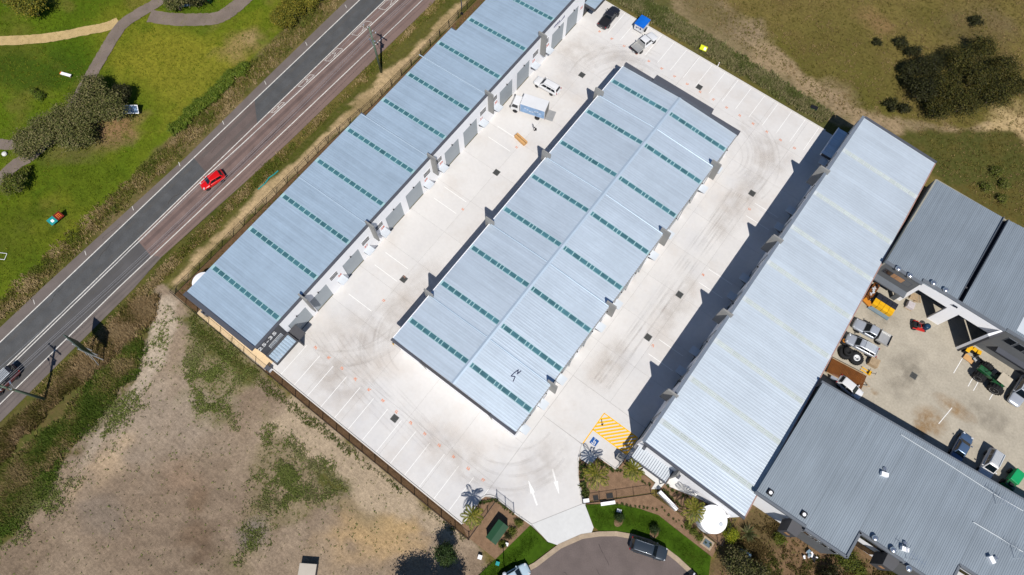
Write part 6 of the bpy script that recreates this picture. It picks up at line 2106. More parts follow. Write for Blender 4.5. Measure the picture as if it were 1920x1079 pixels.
def strappy(x, y, r, n, label, seed, cols=((104, 108, 70), (84, 92, 52), (132, 126, 92)), name='strappy_plant', group=None):
    rg = np.random.default_rng(seed)
    t = thing(name, label, 'plant', (x, y, 0), 0, group)
    az = rg.uniform(0, 6.28, n)
    el = rg.uniform(.2, 1.1, n)
    d = np.stack([np.cos(az) * np.cos(el), np.sin(az) * np.cos(el), np.sin(el)], 1)
    ln = r * rg.uniform(.8, 1.2, n)
    nrm = unit(np.stack([-np.cos(az) * np.sin(el), -np.sin(az) * np.sin(el), np.cos(el)], 1))
    inst('blade_cluster', leaf_mesh('blade_cluster', d * (ln / 2)[:, None] + [0, 0, .1], nrm, d, ln, np.full(n, .11), pick_cols(rg, n, cols)), t)
    return t
x, y = G(1404, 1000, .6)
strappy(x, y, 1.35, 60, 'large spiky grey green plant right of the round shrub', 5)
# small garden plants in rows
pm = leaf_mesh('blade_cluster', *[q for q in (lambda n, rg: (lambda az, el: (np.stack([np.cos(az) * np.cos(el), np.sin(az) * np.cos(el), np.sin(el)], 1) * .17 + [0, 0, .05], unit(np.stack([-np.cos(az) * np.sin(el), -np.sin(az) * np.sin(el), np.cos(el)], 1)), np.stack([np.cos(az) * np.cos(el), np.sin(az) * np.cos(el), np.sin(el)], 1), np.full(n, .36), np.full(n, .06), pick_cols(rg, n, [(84, 98, 44), (62, 78, 34), (104, 110, 60)])))(rg.uniform(0, 6.28, n), rg.uniform(.2, 1.3, n)))(34, np.random.default_rng(9))])
def plants(rows, label, start, group, smin=.6, smax=1.3):
    for (k, (x, y), row) in [(k, p, r) for r, (nm_, ps) in enumerate(rows) for k, p in enumerate(ps)]:
        o = inst('garden_plant', pm, None, (x, y, 0), random.uniform(0, 6))
        s = random.uniform(smin, smax)
        o.scale = (s, s, s)
        tag(o, 'small strappy plant, %s from %s %s' % (ORD[k], start, rows[row][0]), 'plant', group)
def along(a, b, n, j=.12):
    return [(a[0] + (b[0] - a[0]) * k / (n - 1) + random.uniform(-j, j), a[1] + (b[1] - a[1]) * k / (n - 1) + random.uniform(-j, j)) for k in range(n)]
plants([('in the kerb row', along((2.4, 13.5), (5.6, 9.8), 12, .25)), ('in the inner row', along((2.9, 13.6), (5.9, 10.3), 10, .3))], '', 'the accessible bay', 'plants along the curved kerb', .9, 1.9)
plants([('below the accessible bay', along((4.1, 15.0), (6.6, 15.1), 7)), ('beside the office path', along((7.0, 15.6), (11.6, 16.6), 9))], '', 'the left', 'plants by the office path')
plants([('behind the entry wall', along((13.5, 17.2), (16.2, 16.8), 8)), ('along the white end wall', along((13.7, 17.8), (17.8, 18.6), 7))], '', 'the left', 'plants in the tank bed')
plants([('on the garden kerb curve', along((-5.1, 1.2), (-3.9, 2.6), 6, .05)), ('under the gate panel', along((-3.6, 2.6), (-.9, 2.55), 7, .05))], '', 'the palm', 'plants in the corner garden')
plants([('below the entrance fence', along((8.5, 11.4), (14, 14.6), 12)), ('below the tank fence', along((14.5, 15.0), (21.8, 14.9), 14, .25))], '', 'the left', 'plants in the fence strip', .4, .9)
for i, (px, py, r, lab) in enumerate(((972, 981, .55, 'leafy plant above the others beside the green cabinet'), (961, 997, .5, 'yellow green plant beside the green cabinet'), (953, 1006, .5, 'dark green plant below the yellow one at the green cabinet'), (942, 1022, .5, 'lowest leafy plant near the white box by the cabinet'))):
    tree('cabinet_plant', lab, (px, py), .4, r, .8, MIDGR if i != 2 else DKGR, 700, .13, 170 + i, cat='plant')
for i, (px, py) in enumerate(((1290, 985), (1302, 997), (1312, 1008))):
    tree('fence_plant', ['leafy plant at the fence nearest the palm by the tank', 'middle leafy plant at the fence below the tank', 'leafy plant at the fence nearest the pit cover'][i], (px, py), .4, .5, .8, MIDGR, 700, .13, 180 + i, 'plants at the tank fence', cat='plant')

# grass tufts
def tufts(name, label, poly, n, h, cols, seed, blades=6, spread=.12, keep=None, fade=1.6):
    rg = np.random.default_rng(seed)
    P = np.array(poly)
    lo, hi = P.min(0), P.max(0)
    pts = np.zeros((0, 2))
    while len(pts) < n:
        q = rg.uniform(lo, hi, (n * 2, 2))
        sd_ = sdist(q[:, 0], q[:, 1], poly) + (fbm(q[:, 0], q[:, 1], 2.5, seed + 5) - .5) * fade
        q = q[np.clip(sd_ / fade, 0, 1) > rg.random(len(q))]
        if keep is not None:
            q = q[keep(q[:, 0], q[:, 1]) > rg.random(len(q))]
        pts = np.concatenate([pts, q])
    pts = pts[:n]
    base = np.repeat(pts, blades, 0) + rg.normal(size=(n * blades, 2)) * spread
    k = len(base)
    hh = h * np.repeat(rg.uniform(.5, 1.3, n), blades) * rg.uniform(.6, 1.2, k)
    az = rg.uniform(0, 6.28, k)
    lean = rg.uniform(.3, 1.2, k)
    tip = np.stack([base[:, 0] + np.cos(az) * hh * lean, base[:, 1] + np.sin(az) * hh * lean, hh], 1)
    w = .03 + .05 * rg.random(k)
    sx, sy = -np.sin(az) * w, np.cos(az) * w
    v0 = np.stack([base[:, 0] + sx, base[:, 1] + sy, np.full(k, -.06)], 1)
    v1 = np.stack([base[:, 0] - sx, base[:, 1] - sy, np.full(k, -.06)], 1)
    V = np.stack([v0, v1, tip], 1).reshape(-1, 3)
    me = bpy.data.meshes.new(name)
    me.vertices.add(3 * k)
    me.vertices.foreach_set('co', V.ravel())
    me.loops.add(3 * k)
    me.loops.foreach_set('vertex_index', np.arange(3 * k))
    me.polygons.add(k)
    me.polygons.foreach_set('loop_start', np.arange(k) * 3)
    me.polygons.foreach_set('loop_total', np.full(k, 3))
    me.update()
    pick = np.clip((np.repeat(fbm(pts[:, 0], pts[:, 1], 3.0, seed), blades) - .3) * 2.5 * len(cols) + rg.normal(size=k) * .8, 0, len(cols) - .01).astype(int)
    ca = me.color_attributes.new('lcol', 'FLOAT_COLOR', 'POINT')
    ca.data.foreach_set('color', np.repeat(np.concatenate([pick_cols(rg, k, cols, pick), np.ones((k, 1))], 1), 3, 0).ravel())
    me.materials.append(leafmat('leaves'))
    o = link(bpy.data.objects.new(name, me))
    return tag(o, label, 'grass', kind='stuff')
GV = [(98, 106, 40), (122, 116, 54), (152, 132, 86), (176, 154, 112)]
tufts('long_grass', 'rough grass on the park side of the road', [(-79.5, -45), (-75.4, -45), (-75.0, 14), (-75.6, 60), (-75.6, 110), (-79.5, 110)], 9000, .28, GV, 1)
tufts('long_grass', 'rough grass between road and sandy track', [(-64.0, -25), (-62.3, -25), (-61.6, 10), (-61.4, 50), (-60.8, 110), (-62.6, 110), (-63.2, 30), (-63.8, 14)], 5000, .22, GV, 2)
tufts('rank_grass', 'tall brown grass along the road round the billboard', pl((300, 550), (262, 556), (150, 660), (75, 740), (-40, 840), (-40, 930), (70, 800), (190, 690), (290, 600)), 7500, .5, [(98, 92, 44), (132, 112, 74), (156, 130, 92), (170, 146, 108)], 3, 7, .16, fade=2.0)
tufts('rank_grass', 'tall dark green grass between brown grass and bare dirt', pl((292, 585), (200, 685), (80, 800), (-40, 910), (-60, 1000), (20, 985), (90, 890), (190, 790), (250, 715), (285, 640)), 6500, .4, [(82, 102, 34), (104, 114, 46), (130, 122, 66), (152, 132, 92)], 33, 7, .15, fade=4.0)
WD = [(140, 150, 82), (122, 138, 66), (158, 156, 106)]
for i, (lab, po, n_) in enumerate((('green weeds below the end of the left warehouse', ((350, 590), (400, 605), (495, 690), (450, 745), (445, 815), (375, 795), (325, 700), (345, 640)), 3800),
                                   ('green weeds in the middle of the vacant lot', ((500, 785), (560, 800), (665, 905), (640, 955), (560, 965), (500, 1030), (440, 1110), (420, 1000), (465, 880)), 4800),
                                   ('sparse specks of weeds over the vacant lot', ((300, 600), (500, 705), (880, 1020), (700, 1110), (430, 1120), (-40, 1120), (20, 1000), (120, 880), (250, 740)), 900))):
    tufts('weeds', lab, pl(*po), n_, .10, WD, 14 + i, 5, .07, keep=(lambda x, y: np.clip((fbm(x, y, 2.0, 72) - .46) * 6, 0.08, 1)) if i < 2 else None, fade=5.0)
tufts('weeds', 'thin green weeds between the rank grass and bare dirt', pl((300, 560), (250, 680), (130, 800), (20, 930), (-60, 1010), (-60, 1100), (40, 1040), (150, 930), (240, 830), (300, 720), (330, 600)), 3600, .12, WD, 44, 5, .08, keep=lambda x, y: np.clip((fbm(x, y, 2.2, 31) - .42) * 6, 0.05, 1), fade=5.0)
tufts('rank_grass', 'bright green grass at the lower left of the vacant lot', pl((-60, 900), (60, 820), (160, 790), (120, 880), (95, 930), (20, 1010), (-60, 1080)), 5200, .22, [(88, 112, 38), (108, 122, 50), (134, 132, 78)], 18, 6, .12, keep=lambda x, y: np.clip((fbm(x, y, 3.0, 40) - .36) * 6, 0.05, 1))
tufts('weeds', 'weeds along the end of the left warehouse fence', pl((350, 585), (372, 588), (480, 690), (640, 825), (880, 1012), (880, 1024), (620, 830), (470, 715), (410, 680), (350, 640)), 1300, .14, [(104, 116, 52), (124, 124, 70), (90, 106, 44)], 5, 6, .1)
tufts('kerb_weeds', 'grey green weeds along the far kerb', pl((1145, 2), (1330, 108), (1540, 232), (1570, 215), (1440, 130), (1230, 5), (1200, -30), (1120, -30)), 8000, .34, [(112, 116, 66), (136, 132, 88), (156, 144, 106), (98, 106, 54)], 6, 7, .13)
tufts('dry_grass', 'dry grass of the field behind the warehouses', pl((1180, -60), (1300, 30), (1560, 215), (1700, 240), (1760, 335), (1930, 430), (1990, 430), (1990, -80)), 9000, .11, [(118, 112, 52), (132, 118, 64), (150, 130, 82), (164, 140, 98)], 7, 6, .12)
tufts('lawn_grass', 'uneven lawn grass of the park', pl((-40, -30), (640, -30), (500, 100), (330, 240), (60, 520), (-60, 620)), 9000, .06, [(96, 116, 22), (116, 128, 30), (132, 134, 44)], 8, 6, .16)
tufts('lawn_grass', 'short grass of the right entrance lawn', [(a * .985 + .2, b * .99 + .1) for a, b in LAWN_R], 3500, .06, [(66, 96, 16), (86, 112, 26), (104, 118, 40)], 9, 6, .1)
tufts('lawn_grass', 'short grass of the left entrance lawn', [(1.9, 2.7), (4.6, 2.4), (4.3, .3), (3.2, -3), (2.6, -6), (0, -6), (.8, -3)], 1800, .06, [(60, 90, 14), (78, 104, 22)], 10, 6, .1)
tufts('yard_weeds', 'dry weeds at the foot of the grey building', pl((1380, 990), (1420, 945), (1515, 1000), (1590, 1050), (1650, 1040), (1740, 1100), (1340, 1100)), 3000, .2, [(96, 100, 46), (134, 112, 74), (112, 96, 60)], 11, 6, .1, keep=lambda x, y: np.clip((fbm(x, y, 2.0, 9) - .45) * 5, 0.05, 1))
tufts('fence_weeds', 'green and brown growth behind the road fence', [(-58.6, -2.4), (-54.6, -2.4), (-54.5, 34), (-54, 70), (-57.1, 70), (-57.3, 40), (-58.3, 29)], 3200, .2, [(92, 100, 30), (116, 104, 50), (140, 112, 66)], 12, 6, .12)

# ---------------------------------------------------------------- fences
M_FEN = mat('black_powdercoat', C(38, 38, 42), 0.5, var=0.05)
def fence(pts, h, label, span=2.4, pk=.14, tilt=0):
    P = [Vector(p) for p in pts]
    t = thing('steel_fence', label, 'fence', (P[0].x, P[0].y, 0), 0)
    o = P[0]
    pick = MB()
    for a, b in zip(P, P[1:]):
        L = (b - a).length
        n = max(1, round(L / span))
        d = (b - a) / n
        ang = math.atan2(d.y, d.x)
        for k in range(n):
            p, q = a + d * k - o, a + d * (k + 1) - o
            MB().cbox((p.x, p.y, 0), (.07, .07, h + .08), ang).build('post', M_FEN, t)
            for z in (.15, h - .12):
                MB().tube((p.x, p.y, z), (q.x, q.y, z), .025, n=4).build('rail', M_FEN, t)
            m_ = int(d.length / pk)
            for i in range(1, m_):
                c = p + (q - p) * i / m_
                pick.tube((c.x, c.y, .06), (c.x, c.y, h), .011, n=3, cap=False)
    e = P[-1] - o
    MB().cbox((e.x, e.y, 0), (.07, .07, h + .08)).build('post', M_FEN, t)
    tag(pick.build('picket_row', M_FEN, t), kind='stuff')
    return t
fence([(-58.9, -3.0), (-42.2, -3.22), (-26.7, -3.35), (-3.5, -3.4)], 1.5, 'black fence along the vacant lot and parking bays')
fence([(-58.9, -2.8), (-58.35, 29.7), (-57.35, 39.2), (-57.3, 64.3), (-57.2, 84)], 1.8, 'black fence between the road verge and left warehouse')
fence([(-3.6, -3.3), (-3.65, 2.75)], 1.2, 'short black fence between palm and green cabinet', 2.0)
fence([(-3.6, 2.75), (-.8, 2.78)], 1.9, 'black gate panel beside the driveway', 1.4)
fence([(5.75, 9.25), (12.3, 15.75)], 1.8, 'black fence right of the driveway')
fence([(13.1, 15.85), (16.4, 16.02), (22.85, 15.68), (22.65, 19.4)], 1.7, 'black fence round the water tank')
# entry sign wall, letterboxes
a, b = Vector(G(1237, 922, 1.1)), Vector(G(1270, 956, 1.1))
d = b - a
t = thing('entry_wall', 'low white entry wall beside the fence corner', 'wall', ((a.x + b.x) / 2, (a.y + b.y) / 2, 0), math.atan2(d.y, d.x))
MB().box(-d.length / 2, d.length / 2, -.22, .22, 0, 1.15).build('wall_block', M_WHITE, t)
MB().box(-d.length / 2 + .1, d.length / 2 - .1, -.26, -.22, .25, .95).build('sign_panel', M_FIN, t)
x, y = G(1140, 944, .3)
t = thing('white_slab_box', 'flat white box at the foot of the entrance fence', 'box', (x, y, 0), R(45))
bevel(MB().box(-.95, .95, -.2, .2, 0, .35).build('cabinet', M_WHITE, t), .03)
MB().box(-.97, .97, -.22, .22, .35, .38).build('lid', M_WHITE, t)
for px, py, w, lab in ((1117, 934, .8, 'dark service pit behind the entrance fence nearest the gate'), (1143, 930, 1.0, 'larger dark service pit behind the entrance fence')):
    x, y = G(px, py)
    t = thing('service_pit', lab, 'pit', (x, y, 0), R(45))
    MB().box(-w / 2, w / 2, -.4, .4, -.02, .04).build('frame', M_MULCH, t)
    MB().box(-w / 2 + .06, w / 2 - .06, -.34, .34, .04, .06).build('lid', M_PIT, t)
x, y = G(1099, 939, .2)
t = thing('meter_box', 'small white meter box at the driveway fence post', 'box', (x, y, 0), R(45))
bevel(MB().box(-.4, .4, -.25, .25, 0, .4).build('case', M_WHITE, t), .03)
MB().box(-.36, .36, -.27, -.25, .06, .36).build('door', M_AWN, t)
x, y = G(1161, 958, .15)
t = thing('meter_cover', 'small white cover in the lawn below the fence', 'cover', (x, y, 0), R(20))
bevel(MB().box(-.28, .28, -.2, .2, 0, .16).build('lid', M_WHITE, t), .02)
MB().box(-.32, .32, -.24, .24, 0, .05).build('collar', M_KERB, t)
x, y = G(1326, 1019)
t = thing('drain_pit', 'square drain pit with pale concrete surround by the tank fence', 'drain', (x, y, 0), R(38 - 37))
MB().box(-.75, .75, -.62, .62, -.02, .05).build('surround', M_GUT, t)
MB().box(-.5, .5, -.4, .4, .05, .07).build('cover', mat('slate_cover', C(96, 112, 122), .6, var=.1), t)
x, y = G(1396, 1043, .8)
t = thing('blue_lidded_box', 'box with two blue lid panels under the olive tree', 'box', (x, y, 0), R(5))
MB().box(-.72, .72, -.6, .6, 0, .7).build('body', M_NBL, t)
M_BLID = mat('blue_lid', C(98, 136, 176), .4, var=.1, scale=3)
for s in (-1, 1):
    bevel(MB().box(min(s * .03, s * .74), max(s * .03, s * .74), -.64, .64, .7, .78).build('lid', M_BLID, t), .02)

# ---------------------------------------------------------------- tanks, cabinet
def tank(x, y, r, h, label):
    t = thing('water_tank', label, 'water tank', (x, y, 0))
    prof = []
    for k in range(7):
        z = h * k / 7
        prof += [(r, z), (r * 1.012, z + h / 28), (r, z + h / 14)]
    prof.append((r, h))
    o = MB().lathe((0, 0, 0), prof, 40).build('barrel', M_WHITE, t, smooth=True)
    MB().lathe((0, 0, h), [(r * 1.02, -.03), (r * 1.02, .03), (r * .6, .2), (r * .12, .34)], 40).build('lid', M_WHITE, t, smooth=False)
    MB().lathe((r * .6, 0, h + .16), [(.26, 0), (.26, .12), (.2, .16)], 16).build('hatch', M_AWN, t)
    for k in range(8):
        a = 2 * math.pi * k / 8
        MB().tube((r * 1.0 * math.cos(a), r * 1.0 * math.sin(a), h + .035), (r * .15 * math.cos(a), r * .15 * math.sin(a), h + .345), .025, n=4).build('lid_rib', M_WHITE, t)
    MB().tube((r + .08, 0, h - .2), (r + .08, 0, .1), .06).build('outlet_pipe', M_PIPE, t)
    return t
x, y = G(1338, 974, 2.5)
tank(x, y, 1.75, 2.4, 'round white water tank at the end of the right warehouse')
tank(-55.65, .95, 1.5, 2.4, 'round white water tank tucked under the left warehouse eave')
x, y = G(1364, 968, 1.4)
t = thing('downpipe_tank', 'small white pipe fitting beside the round tank', 'pipe', (x, y, 0))
MB().tube((0, 0, 0), (0, 0, 1.6), .22, n=14).build('riser', M_WHITE, t, smooth=True)
MB().tube((0, 0, 1.6), (-.6, -.2, 1.9), .12, n=10).build('elbow', M_WHITE, t, smooth=True)
t = thing('green_cabinet', 'dark green electrical cabinet in the mulch bed', 'cabinet', (-1.14, -.42, 0))
M_DG = mat('cabinet_green', C(38, 82, 54), .5, var=.05)
bevel(MB().box(-.74, .74, -1.32, 1.32, .12, 1.45).build('case', M_DG, t), .03)
MB().add([(-.8, -1.38, 1.45), (.8, -1.38, 1.45), (.8, 1.38, 1.45), (-.8, 1.38, 1.45), (0, -1.38, 1.55), (0, 1.38, 1.55)], [(0, 1, 4), (2, 3, 5), (0, 4, 5, 3), (4, 1, 2, 5)]).build('roof', M_DG, t)
for k in range(3):
    MB().box(.74, .76, -1.2 + k * .82, -.45 + k * .82, .2, 1.35).build('door', M_DG, t)
MB().box(-.8, .8, -1.4, 1.4, 0, .12).build('plinth', M_GUT, t)

# ---------------------------------------------------------------- poles, wires, lamp
M_POLE = mat('pole_timber_green', C(104, 122, 104), .85, var=.15, scale=3)
M_INS = mat('insulator_grey', C(190, 196, 206), .35, var=.1)
POLES = [(-60.6, 45.3), (-61.7, -24.4), (-60.0, 118.0), (-62.6, -96.0)]
labs = ['timber power pole on the verge by the median markings', 'timber power pole standing over the maroon off-roader', 'power pole beyond the top edge', 'power pole beyond the bottom edge']
for i, (x, y) in enumerate(POLES):
    t = thing('power_pole', labs[i], 'pole', (x, y, -.1), 0, 'power poles along the road')
    MB().tube((0, 0, 0), (0, 0, 10.8), .2, .13, 12).build('shaft', M_POLE, t, smooth=True)
    MB().box(-1.35, 1.35, -.07, .07, 10.15, 10.3).build('crossarm', M_TRUNK, t)
    MB().box(-.7, .7, -.06, .06, 8.3, 8.42).build('lower_crossarm', M_TRUNK, t)
    for dx in (-1.2, -.45, .6, 1.2):
        MB().lathe((dx, 0, 10.3), [(.05, 0), (.09, .05), (.05, .1), (.08, .15), (.03, .22)], 10).build('insulator', M_INS, t)
    MB().lathe((.28, .1, 7.2), [(.16, 0), (.18, .1), (.18, .6), (.12, .7)], 12).build('junction_can', M_SILV, t)
    MB().tube((-.16, 0, 6.2), (-1.0, .3, 6.8), .03).build('bracket_arm', M_SILV, t)
    MB().cbox((-1.15, .33, 6.74), (.5, .2, .1), -.3).build('lamp_head', M_SILV, t)
M_WIRE = mat('aluminium_wire', C(200, 200, 204), .4, metal=.4, var=.03)
order = [3, 1, 0, 2]
for dx, z, nm, lab in ((-1.2, 10.5, 'power_line', 'overhead wire on the road side of the poles'), (.6, 10.5, 'power_line', 'overhead wire on the warehouse side of the poles'), (1.2, 10.5, 'power_line', 'outermost overhead wire on the warehouse side'), (-.6, 8.45, 'power_line', 'low overhead wire below the crossarms')):
    b = MB()
    for a, c in zip(order, order[1:]):
        p, q = Vector(POLES[a]), Vector(POLES[c])
        prev = None
        for s in np.linspace(0, 1, 17):
            w_ = p + (q - p) * s
            pt = (w_.x + dx, w_.y, z - .1 - 4 * 1.1 * s * (1 - s))
            if prev:
                b.tube(prev, pt, .018, n=4, cap=False)
            prev = pt
    tag(b.build(nm, M_WIRE), lab, 'wire', 'overhead wires')
x, y = G(946, 1073)
t = thing('street_lamp', 'thin dark lamp post on the left entrance lawn', 'lamp post', (x, y, 0))
MB().tube((0, 0, 0), (0, 0, 4.6), .07, .045, 8).build('post', M_FEN, t)
MB().lathe((0, 0, 4.6), [(.05, 0), (.2, .1), (.24, .3), (.1, .4)], 14).build('lantern', M_AWN, t)
# billboard on the verge
bx, by = G(196, 674)
hd = math.atan2(G(137, 648)[1] - by, G(137, 648)[0] - bx)
t = thing('billboard', 'tall road billboard seen edge on, on pale steel legs', 'billboard', (bx - .2, by, 0), hd - .24)
M_BB = mat('billboard_back', C(86, 100, 94), .7, var=.1)
MB().box(-.6, 2.9, -.06, .06, 3.0, 6.2).build('panel', M_BB, t)
MB().box(-.55, 2.85, -.09, -.06, 3.05, 6.15).build('poster_face', M_DG, t)
for k in range(3):
    xx = -.3 + k * 1.1
    MB().box(xx - .05, xx + .05, .06, .2, 0, 6.3).build('leg', M_PIPE, t)
    MB().tube((xx, .13, 3.6), (xx, 1.1, 0), .04).build('brace', M_PIPE, t)
# feather flag
x, y = G(866, 26, 0)
t = thing('feather_flag', 'pale blue feather flag on the sandy track', 'flag', (x, y, 0), R(120))
MB().tube((0, 0, 0), (0, 0, 3.1), .03).build('pole', M_BLACK, t)
M_FLAG = mat('flag_blue', C(150, 178, 232), .6, var=.15, scale=3)
MB().add([(.02, .01, .7), (.62, .03, .9), (.72, .05, 1.8), (.55, .03, 2.7), (.02, .01, 3.1), (.02, -.01, .7), (.62, .01, .9), (.72, .03, 1.8), (.55, .01, 2.7), (.02, -.01, 3.1)], [(0, 1, 2, 3, 4), (9, 8, 7, 6, 5)]).build('sail', M_FLAG, t)
MB().cbox((0, 0, 0), (.5, .5, .06)).build('base', M_BLACK, t)

# ---------------------------------------------------------------- signs and small things
def pxdir(p, q, z=0):
    a, b = G(p[0], p[1], z), G(q[0], q[1], z)
    return math.atan2(b[1] - a[1], b[0] - a[0])
x, y = G(242, 209, 1.2)
t = thing('information_board', 'white framed park information board beside the olive trees', 'information board', (x, y, 0), pxdir((225, 208), (256, 208)))
M_PIC = mat('board_picture_blue', C(110, 136, 168), .5, var=.35, scale=1.6)
M_PIC2 = mat('board_picture_grey', C(170, 178, 176), .5, var=.3, scale=1.8)
def tilted(x0, x1, y0, y1, off, name, m, th=.04, ang=R(42), z0=.75):
    ca, sa = math.cos(ang), math.sin(ang)
    vv = []
    for o_ in (off, off + th):
        for xx, yy in ((x0, y0), (x1, y0), (x1, y1), (x0, y1)):
            vv.append((xx, yy * ca - o_ * sa, z0 + yy * sa + o_ * ca))
    return inst(name, rawmesh(name, vv, [(0, 3, 2, 1), (4, 5, 6, 7), (0, 1, 5, 4), (1, 2, 6, 5), (2, 3, 7, 6), (3, 0, 4, 7)], m), t)
tilted(-1.35, 1.35, -.1, 1.25, 0, 'frame', M_WHITE)
tilted(-1.25, .02, 0, 1.15, .041, 'picture', M_PIC2, .006)
tilted(.12, 1.25, 0, 1.15, .041, 'picture', M_PIC, .006)
for s in (-1.2, 1.2):
    MB().tube((s, .4, 0), (s, .4, 1.1), .05).build('post', M_TRUNK, t)
x, y = G(106, 412, 1.0)
t = thing('advertising_board', 'small teal and orange advertising board on the park lawn', 'sign', (x, y, 0), pxdir((95, 420), (115, 404)))
M_TEAL = mat('sign_teal', C(36, 160, 160), .5, var=.1)
M_ORD = mat('sign_dark_red', C(122, 30, 10), .5, var=.1)
M_ORL = mat('sign_orange', C(250, 130, 44), .5, var=.05)
tilted(-1.1, -.02, 0, 1.05, 0, 'panel', M_TEAL, ang=R(55), z0=.6)
tilted(.02, 1.1, 0, 1.05, 0, 'panel', M_ORD, ang=R(55), z0=.6)
tilted(-.75, -.35, .3, .7, .041, 'emblem_spot', M_WHITE, .005, ang=R(55), z0=.6)
for a, b_ in ((.3, .38), (.54, .62), (.78, .86)):
    tilted(a, b_, .2, .85, .041, 'emblem_stroke', M_ORL, .005, ang=R(55), z0=.6)
tilted(.3, .86, .77, .85, .0465, 'emblem_stroke', M_ORL, .005, ang=R(55), z0=.6)
for s in (-.9, .9):
    MB().tube((s, .3, 0), (s, .3, .95), .05).build('post', M_TRUNK, t)
x, y = G(123, 140, .4)
t = thing('park_bench', 'white park bench with an orange end on the lawn', 'bench', (x, y, 0), pxdir((113, 137), (134, 143)))
for k in range(4):
    MB().box(-.85, .95, -.24 + k * .125, -.13 + k * .125, .42, .47).build('slat', M_WHITE, t)
MB().box(-1.0, -.86, -.24, .24, .42, .47).build('end_slat', M_ORL, t)
for s in (-.7, .75):
    MB().box(s - .05, s + .05, -.2, .2, 0, .42).build('leg', M_GUT, t)
x, y = G(346, 10, .5)
t = thing('park_bench', 'pale bench half hidden under the trees at the top edge', 'bench', (x, y, 0), pxdir((338, 12), (358, 8)))
for k in range(4):
    MB().box(-.9, .9, -.24 + k * .125, -.13 + k * .125, .42, .47).build('slat', M_BLUG, t)
for s in (-.7, .7):
    MB().box(s - .05, s + .05, -.2, .2, 0, .42).build('leg', M_GUT, t)
x, y = G(393, 3, .3)
t = thing('green_bin', 'green bin beside the path at the top edge', 'bin', (x, y, 0))
MB().cbox((0, 0, .05), (.5, .55, .9), 0, 1.15).build('tub', M_DG, t)
MB().cbox((0, 0, .95), (.62, .66, .08)).build('lid', M_EMER, t)
x, y = G(4, 481)
t = thing('tube_frame', 'small white tube frame lying on the lawn at the left edge', 'frame', (x, y, .02), R(30))
for a, b_ in (((-.6, -.5), (.6, -.5)), ((.6, -.5), (.6, .5)), ((.6, .5), (-.6, .5)), ((-.6, .5), (-.6, -.5))):
    MB().tube((a[0], a[1], .05), (b_[0], b_[1], .05), .035).build('tube', M_WHITE, t)
x, y = G(7, 288, .3)
t = thing('boulder', 'pale boulder at the left edge beside the path', 'rock', (x, y, 0))
o = MB().lathe((0, 0, 0), [(.3, 0), (.42, .12), (.36, .3), (.15, .4)], 9).build('stone', M_WPATH, t)
x, y = G(127, 268, .3)
t = thing('path_light', 'small pale post beside the bare soil of the park clump', 'post', (x, y, 0), .4)
MB().box(-.6, .6, -.05, .05, .3, .42).build('rail', M_WHITE, t)
for s in (-.5, .5):
    MB().box(s - .04, s + .04, -.04, .04, 0, .3).build('leg', M_WHITE, t)
x, y = G(1318, 93, .6)
t = thing('yellow_sign', 'bright yellow sign standing in the kerb weeds', 'sign', (x, y, 0), pxdir((1311, 90), (1325, 96)))
M_LIME = mat('lime_yellow', C(226, 232, 22), .5, var=.05)
tilted(-.6, .6, 0, .8, 0, 'panel', M_LIME, .03, R(50), .35)
tilted(.1, .45, .15, .6, .031, 'notice', M_WHITE, .004, R(50), .35)
for s in (-.5, .5):
    MB().tube((s, .2, 0), (s, .2, .6), .03).build('leg', M_PIPE, t)
x, y = G(1347, 122, .5)
t = thing('marker_post', 'white marker post behind the far kerb', 'post', (x, y, 0))
MB().box(-.06, .06, -.04, .04, 0, 1.1).build('stake', M_WHITE, t)
MB().box(-.062, .062, -.042, .042, .8, .9).build('reflector', M_TAILL, t)
x, y = G(1526, 203, .2)
t = thing('utility_box', 'small dark green box on the sandy strip behind the kerb', 'box', (x, y, 0), R(10))
bevel(MB().box(-.55, .55, -.3, .3, 0, .4).build('case', M_DG, t), .03)
MB().box(-.57, .57, -.32, .32, .4, .45).build('lid', M_BLACK, t)
x, y = G(1129, 797)
t = thing('bollard', 'thin dark post standing on the yellow hatching', 'bollard', (x, y, .02))
MB().tube((0, 0, 0), (0, 0, 1.05), .06, n=10).build('shaft', M_BLACK, t)
MB().lathe((0, 0, 0), [(.13, 0), (.13, .03), (.07, .05)], 12).build('base_plate', M_BLACK, t)
x, y = G(737, 645, .5)
t = thing('bollard', 'short yellow post at the corner of the middle warehouse', 'bollard', (x, y, .02))
MB().tube((0, 0, 0), (0, 0, 1.0), .07, n=10).build('shaft', M_YELP, t)
MB().lathe((0, 0, 1.0), [(.07, 0), (.05, .05)], 10).build('cap', M_BLACK, t)
x, y = G(1165, 842, .5)
t = thing('trolley_box', 'grey cabinet beside the accessible bay', 'cabinet', (6.3, 17.0, .02), 0)
bevel(MB().box(-.45, .45, -.35, .35, 0, 1.1).build('case', M_DKG, t), .03)
MB().box(-.47, .47, -.37, .37, 1.1, 1.15).build('lid', M_FIN, t)
x, y = G(576, 1069, 1.1)
t = thing('storage_box', 'low grey lidded box at the bottom edge of the vacant lot', 'box', (x, y, 0), pxdir((562, 1059), (589, 1061)))
MB().box(-1.05, 1.05, -1.3, .7, 0, 1.0).build('case', M_DKG, t)
bevel(MB().box(-1.1, 1.1, -1.35, .75, 1.0, 1.1).build('lid', mat('pale_lid', C(206, 196, 182), .6, var=.06), t), .03)
MB().box(-1.1, 1.1, .72, .76, .92, 1.02).build('edge_strip', M_SKYF, t)
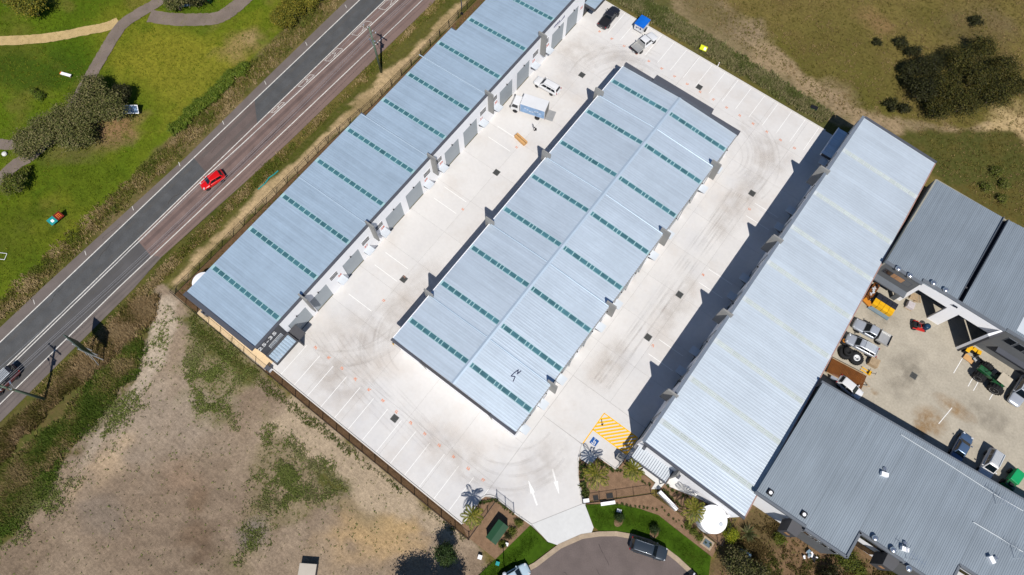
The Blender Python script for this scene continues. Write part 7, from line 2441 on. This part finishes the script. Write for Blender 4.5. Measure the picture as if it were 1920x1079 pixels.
for i, (px, py, s, m_, lab, nm) in enumerate(((900, 1045, .5, M_WHITE, 'white cube on the dirt below the corner garden', 'white_box'), (950, 1021, .4, M_WHITE, 'small white box among the cabinet plants', 'white_box'), (933, 1057, .45, M_TEAL, 'small teal box at the lawn corner', 'teal_box'))):
    x, y = G(px, py, .2)
    t = thing(nm, lab, 'box', (x, y, 0), R(20))
    bevel(MB().cbox((0, 0, 0), (s, s, s * .8)).build('case', m_, t), .02)
    MB().cbox((0, 0, s * .8), (s * 1.06, s * 1.06, .04)).build('lid', m_, t)
x, y = G(1521, 1046, .3)
t = thing('rubbish_heap', 'heap of white and blue rubbish beside the stepped grey wall', 'rubbish', (x, y, 0))
for k in range(14):
    MB().cbox((random.uniform(-.8, .8), random.uniform(-.6, .6), random.uniform(0, .25)), (random.uniform(.2, .6), random.uniform(.1, .35), random.uniform(.05, .2)), random.uniform(0, 3)).build('rubbish_piece', random.choice([M_WHITE, M_BLUG, M_BLACK, M_WRAP]), t)
x, y = G(372, 575, .6)
t = thing('air_unit', 'dark air conditioning unit on the cream side path', 'air unit', (-53.0, -2.2, .03), 0)
bevel(MB().box(-.5, .5, -.3, .3, .1, .9).build('case', M_DKG, t), .03)
MB().lathe((0, 0, .9), [(.24, 0), (.24, .04), (.06, .05)], 14).build('fan_grille', M_BLACK, t)
for s in (-.4, .4):
    MB().box(s - .05, s + .05, -.3, .3, 0, .1).build('foot', M_BLACK, t)
t = thing('side_bin', 'small grey and white box at the fence end of the cream path', 'box', (-40.0, -2.65, .03), 0)
bevel(MB().box(-.4, .4, -.3, .3, 0, .8).build('case', M_WHITE, t), .03)
MB().box(-.42, .42, -.32, .32, .8, .86).build('lid', M_DKG, t)
# green hose of cable mesh on the verge
pts = [G(p[0], p[1]) for p in ((484, 356), (497, 345), (505, 334), (514, 328), (522, 321))]
b_ = MB()
for a, c in zip(pts, pts[1:]):
    b_.tube((a[0], a[1], .08), (c[0], c[1], .1), .09)
tag(b_.build('green_netting', M_TEAL), 'strip of teal netting dumped on the road verge', 'netting')
